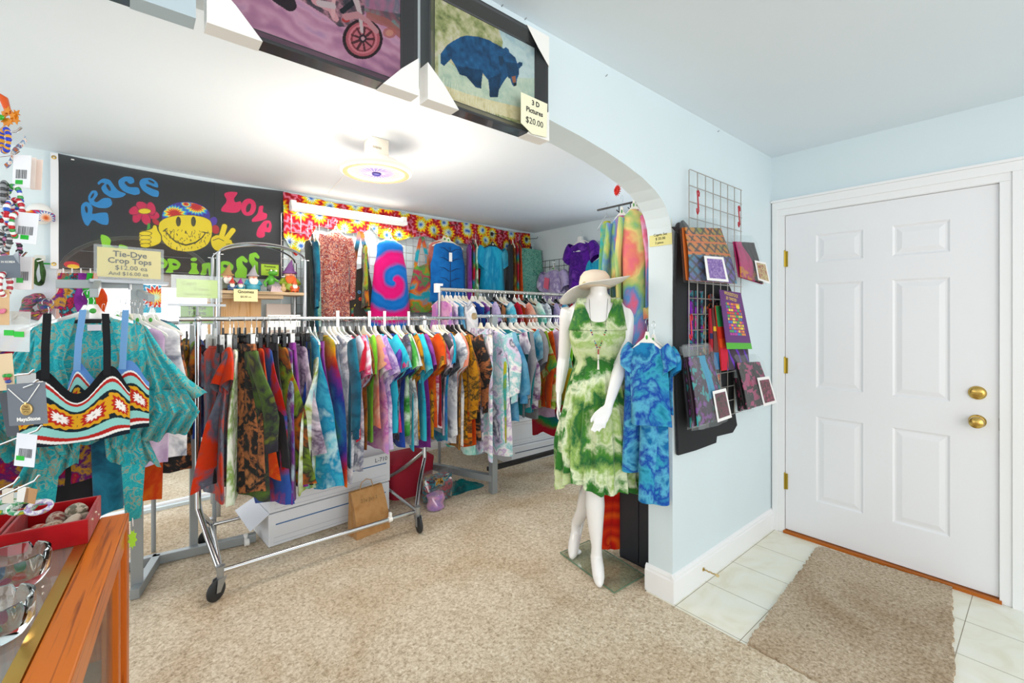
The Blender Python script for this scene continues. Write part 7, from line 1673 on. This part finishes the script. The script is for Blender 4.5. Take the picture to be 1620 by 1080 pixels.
m = MB(); m.add([(w_ * .5, 0, h_ * .1), (w_ * .5 + .012, -.012, h_ * .62), (w_ * .3, 0, h_ * .5)], [(0, 1, 2)]); obj('curled_corner', m, flat('8f99a6', .3), t, smooth=False, thick=.001)
lettering('MADE IN KOREA', .005, M_WHITE, t, (-.002, -.0006, .008), (PI / 2, .05, 0))
t, w_, h_ = card('kraft_card', 'kraft card with a small pink charm at the photo edge', -24, 458, 14, 514, .74, 'd8b488', 'card', .0)
m = MB(); m.ball((w_ * .28, -.004, -h_ * .12), .005, 10, 6, (1.4, .6, .8)); m.ball((w_ * .4, -.004, -.002 - h_ * .05), .003, 8, 5); obj('pink_charm', m, flat('e07a9a', .3), t)
t, w_, h_ = card('kraft_card', 'kraft card with a green and red charm below the clear bag', -22, 560, 21, 618, .74, 'e2c9a4', 'card', -.08)
for k, c in enumerate(('2a9a3a', 'b8323c', '3a4f9a', '2a9a3a')): m = MB(); m.ball((w_ * (.30 + .04 * k), -.004, -h_ * (.1 + .08 * (k % 3))), .004, 10, 6, (1.3, .6, .8)); obj('charm', m, flat(c, .3), t)
# clear bag with green stickers
t, w_, h_ = card('clear_bag', 'clear plastic bag with two bright green stickers hanging on the spinner', -10, 492, 47, 556, .76, 'e9eef0', 'bag', .03)
t.children[0].data.materials[0] = clear('bagfilm', 'f2f6f6', .2, .35)
for x, z in ((-.004, -.002), (.013, -.004)): m = MB(); m.box((x - .008, -.001, z - .005), (x + .008, -.0004, z + .004)); obj('price_sticker', m, flat('12c02c', .5), t, smooth=False)
# necklace card
t, w_, h_ = card('necklace_card', 'grey card with a round gold pendant on a white cord', 12, 606, 73, 672, .72, '6f757f', 'necklace card', -.07)
m = MB(); m.tube([(-w_ * .42, -.002, h_ * .40), (-.002, -.003, h_ * .05), (.004, -.003, h_ * .05), (w_ * .40, -.002, h_ * .46)], .0007, 6); obj('white_cord', m, M_WHITE, t)
m = MB(); tq = MB().lathe([(.0095, 0), (.0095, .0016), (.0080, .0022), (.0076, .0016), (.001, .0018)], n=28); m.add([(x + .001, -z_ - .001, y - h_ * .12) for x, y, z_ in tq.v], tq.f); m.tube([(.001, -.003, h_ * .05), (.001, -.003, -.0)], .0015, 6); obj('gold_pendant', m, flat('d8b878', .3, .8), t)
m = MB()
for k in range(6): m.tube([(.001 + .0055 * math.cos(k) , -.0034, -h_ * .12 + .0055 * math.sin(k)), (.001 - .003 * math.cos(k * 2), -.0034, -h_ * .12 + .003 * math.sin(k))], .0004, 4)
obj('engraving', m, flat('8a6a3a', .4, .5), t)
lettering('MayaStone', .0085, M_WHITE, t, (.002, -.0008, -h_ * .36), bold=.0002)
m = MB(); m.tube([(.0, -.003, h_ * .40), (.018, -.006, h_ * .47)], .0012, 6); obj('slot_hook', m, M_CHROME, t)
card('display_card', 'dark grey card edge behind the gold pendant card', 4, 620, 24, 690, .76, '4a4f58', 'card', -.2)
card('display_card', 'white swing card behind the top of the gold pendant card', 26, 590, 56, 612, .80, 'dde2e6', 'card', 0)
card('barcode_card', 'white barcode tag with a green sticker on the lower prong', 24, 686, 56, 738, .73, 'dfe2ea', 'card', .10, True, (-.2, -.25, .013, .007))
# bead bracelets, garland and keyrings hanging on the prongs
def bracelet(label, px, py, d, R_, cols, seed, n=22, br=.0042, flat_=.5):
    c = atd(px, py, d); t = thing('bead_bracelet', label, 'bracelet', tuple(c), seed); R = random.Random(seed)
    m = MB(); m.tube([(R_ * math.cos(a) * flat_, R_ * .3 * math.cos(a), R_ * math.sin(a)) for a in [2 * PI * k / 24 for k in range(24)]], .0007, 5, closed=True); obj('elastic_cord', m, M_WHITE, t)
    for gi, c_ in enumerate(cols):
        m = MB()
        for k in range(gi, n, len(cols)):
            a = 2 * PI * k / n; m.ball((R_ * math.cos(a) * flat_, R_ * .3 * math.cos(a) - .001, R_ * math.sin(a)), br * R.uniform(.8, 1.2), 8, 6)
        obj('bead', m, flat(c_, .15), t)
for i, (px, py, cols, lb) in enumerate(((6, 306, ('3a3c40', '8a8c90'), 'dark metal bead bracelet above the red beads'), (20, 312, ('2f4fc0', 'f0f0ee', '3a9a4a'), 'blue and white eye bead bracelet high on the spinner'), (4, 332, ('b81c2c', 'f0f0ee', 'b81c2c'), 'red and white bead bracelet nearest the pole'), (16, 338, ('c01c2c', '2f5fc0', 'f4f4f2'), 'red, blue and white bead bracelet in the tangle'), (27, 334, ('b8182c', 'e8e8e8'), 'red bead bracelet with silver spacers outermost in the tangle'),
        (8, 356, ('a8162a', 'f0f0ee', '5ab0d8'), 'crimson and sky blue bead bracelet low in the tangle'), (24, 356, ('c0202c', '3a9a4a', 'f0f0ee'), 'red and green bead bracelet low on the outer prong'), (6, 378, ('4a4c50', 'c8cacc'), 'grey hematite bead bracelet below the red beads'), (16, 392, ('2f3034', 'b86a9a'), 'black bracelet with pink edging'), (8, 450, ('b83040', 'f0ece8'), 'red and white twisted bracelet under the foil card'), (9, 222, ('2a3fc0', 'e0a02c'), 'blue and gold bead bracelet under the star garland'))):
    bracelet(lb, px, py, .74 + .012 * (i % 3), .018, cols, i + 1)
t = thing('star_garland', 'orange glitter star garland with a green centre at the top of the spinner', 'garland', tuple(atd(10, 187, .78)), -math.atan2(FX, FY))
for k in range(11):
    a = k * 1.9; c = (.006 + .017 * math.cos(a) * (1 if k % 2 else .6), -.004 + .003 * math.sin(k), .001 + .010 * math.sin(a)); r_ = .0075
    m = MB(); m.prism([(c[0] + r_ * (1 if j % 2 == 0 else .45) * math.sin(PI * j / 5 + k), c[2] + r_ * (1 if j % 2 == 0 else .45) * math.cos(PI * j / 5 + k)) for j in range(10)], c[1], c[1] + .0015); obj('star', m, flat('e08a1c', .3, .2), t, smooth=False)
m = MB(); m.ball((-.002, -.008, -.002), .006, 12, 8, (1.3, .5, .8)); obj('green_gem', m, flat('3fae2c', .15), t)
m = MB(); m.tube([(-.03, 0, .045), (-.004, 0, .032), (.004, 0, .008)], [.008, .006, .004], 10); obj('orange_ribbon', m, flat('e05a1c', .4), t)
t = thing('beaded_strap', 'blue and orange embroidered strap on the second prong', 'bracelet', tuple(atd(19, 232, .77)), -.6); m = MB(); m.sheet(lambda u, v: (-.012 + .03 * v + .003 * math.sin(v * 9), .004 * u, -.03 + .05 * v - .007 * u), 4, 16); obj('woven_strap', m, dye('strapw', ['d8842c', '3f8ac0', 'f0ece0', 'c83a2c'], scale=140), t, thick=.002)
for i, (px, py, c1, lb) in enumerate(((10, 801, '1f9a6a', 'green and white oval keyring at the photo edge behind the tray'), (35, 802, '2aa06a', 'green and white oval keyring next to the tray corner'), (62, 802, 'a88fd0', 'lilac oval keyring behind the tray, beside the brown tag'))):
    c = atd(px, py, .92); t = thing('oval_keyring', lb, 'keyring', tuple(c), .3 * i, 'oval keyrings behind the tray'); m = MB(); m.tube([(.019 * math.cos(a), .006 * math.sin(a), .009 * math.sin(a)) for a in [2 * PI * k / 24 for k in range(24)]], .0048, 10, closed=True); obj('oval_ring', m, dye('key' + c1, [c1, 'f2f4f0', c1, 'd8c83a'], scale=60, rough=.3), t)
for i, (px, py, col, lb) in enumerate(((12, 784, 'd8cfc0', 'beige hanging tag on the lowest prong'), (36, 782, 'e9e6e0', 'white hanging tag on the lowest prong'), (48, 784, 'b88a5c', 'brown kraft tag on the lowest prong'))):
    card('hanging_tag', lb, px - 9, py - 12, px + 9, py + 12, .90, col, 'tag', .1 * i, group='tags on the lowest prong')
c = atd(3, 392, .78); m = MB(); m.box((-.02, -.001, -.012), (.012, .001, .012)); o = obj('orange_card', m, flat('d8782c', .6), None, smooth=False, loc=tuple(c)); o.rotation_euler = (0, 0, -.7); tag(o, 'orange card corner showing below the grey beads', 'card')
m = MB(); m.box((-.62, 2.3, .01), (-.40, 2.34, 1.20)); tag(obj('brown_board', m, wood('brown_board_wood', '9a5428', '7c3f1c', 1, 'Z'), None, smooth=False), 'brown wooden board standing behind the jewellery spinner', 'board')

for p_ in list(PROTO.values()): pass
bad = {k: v for k, v in LABELS.items() if len(v) > 1}
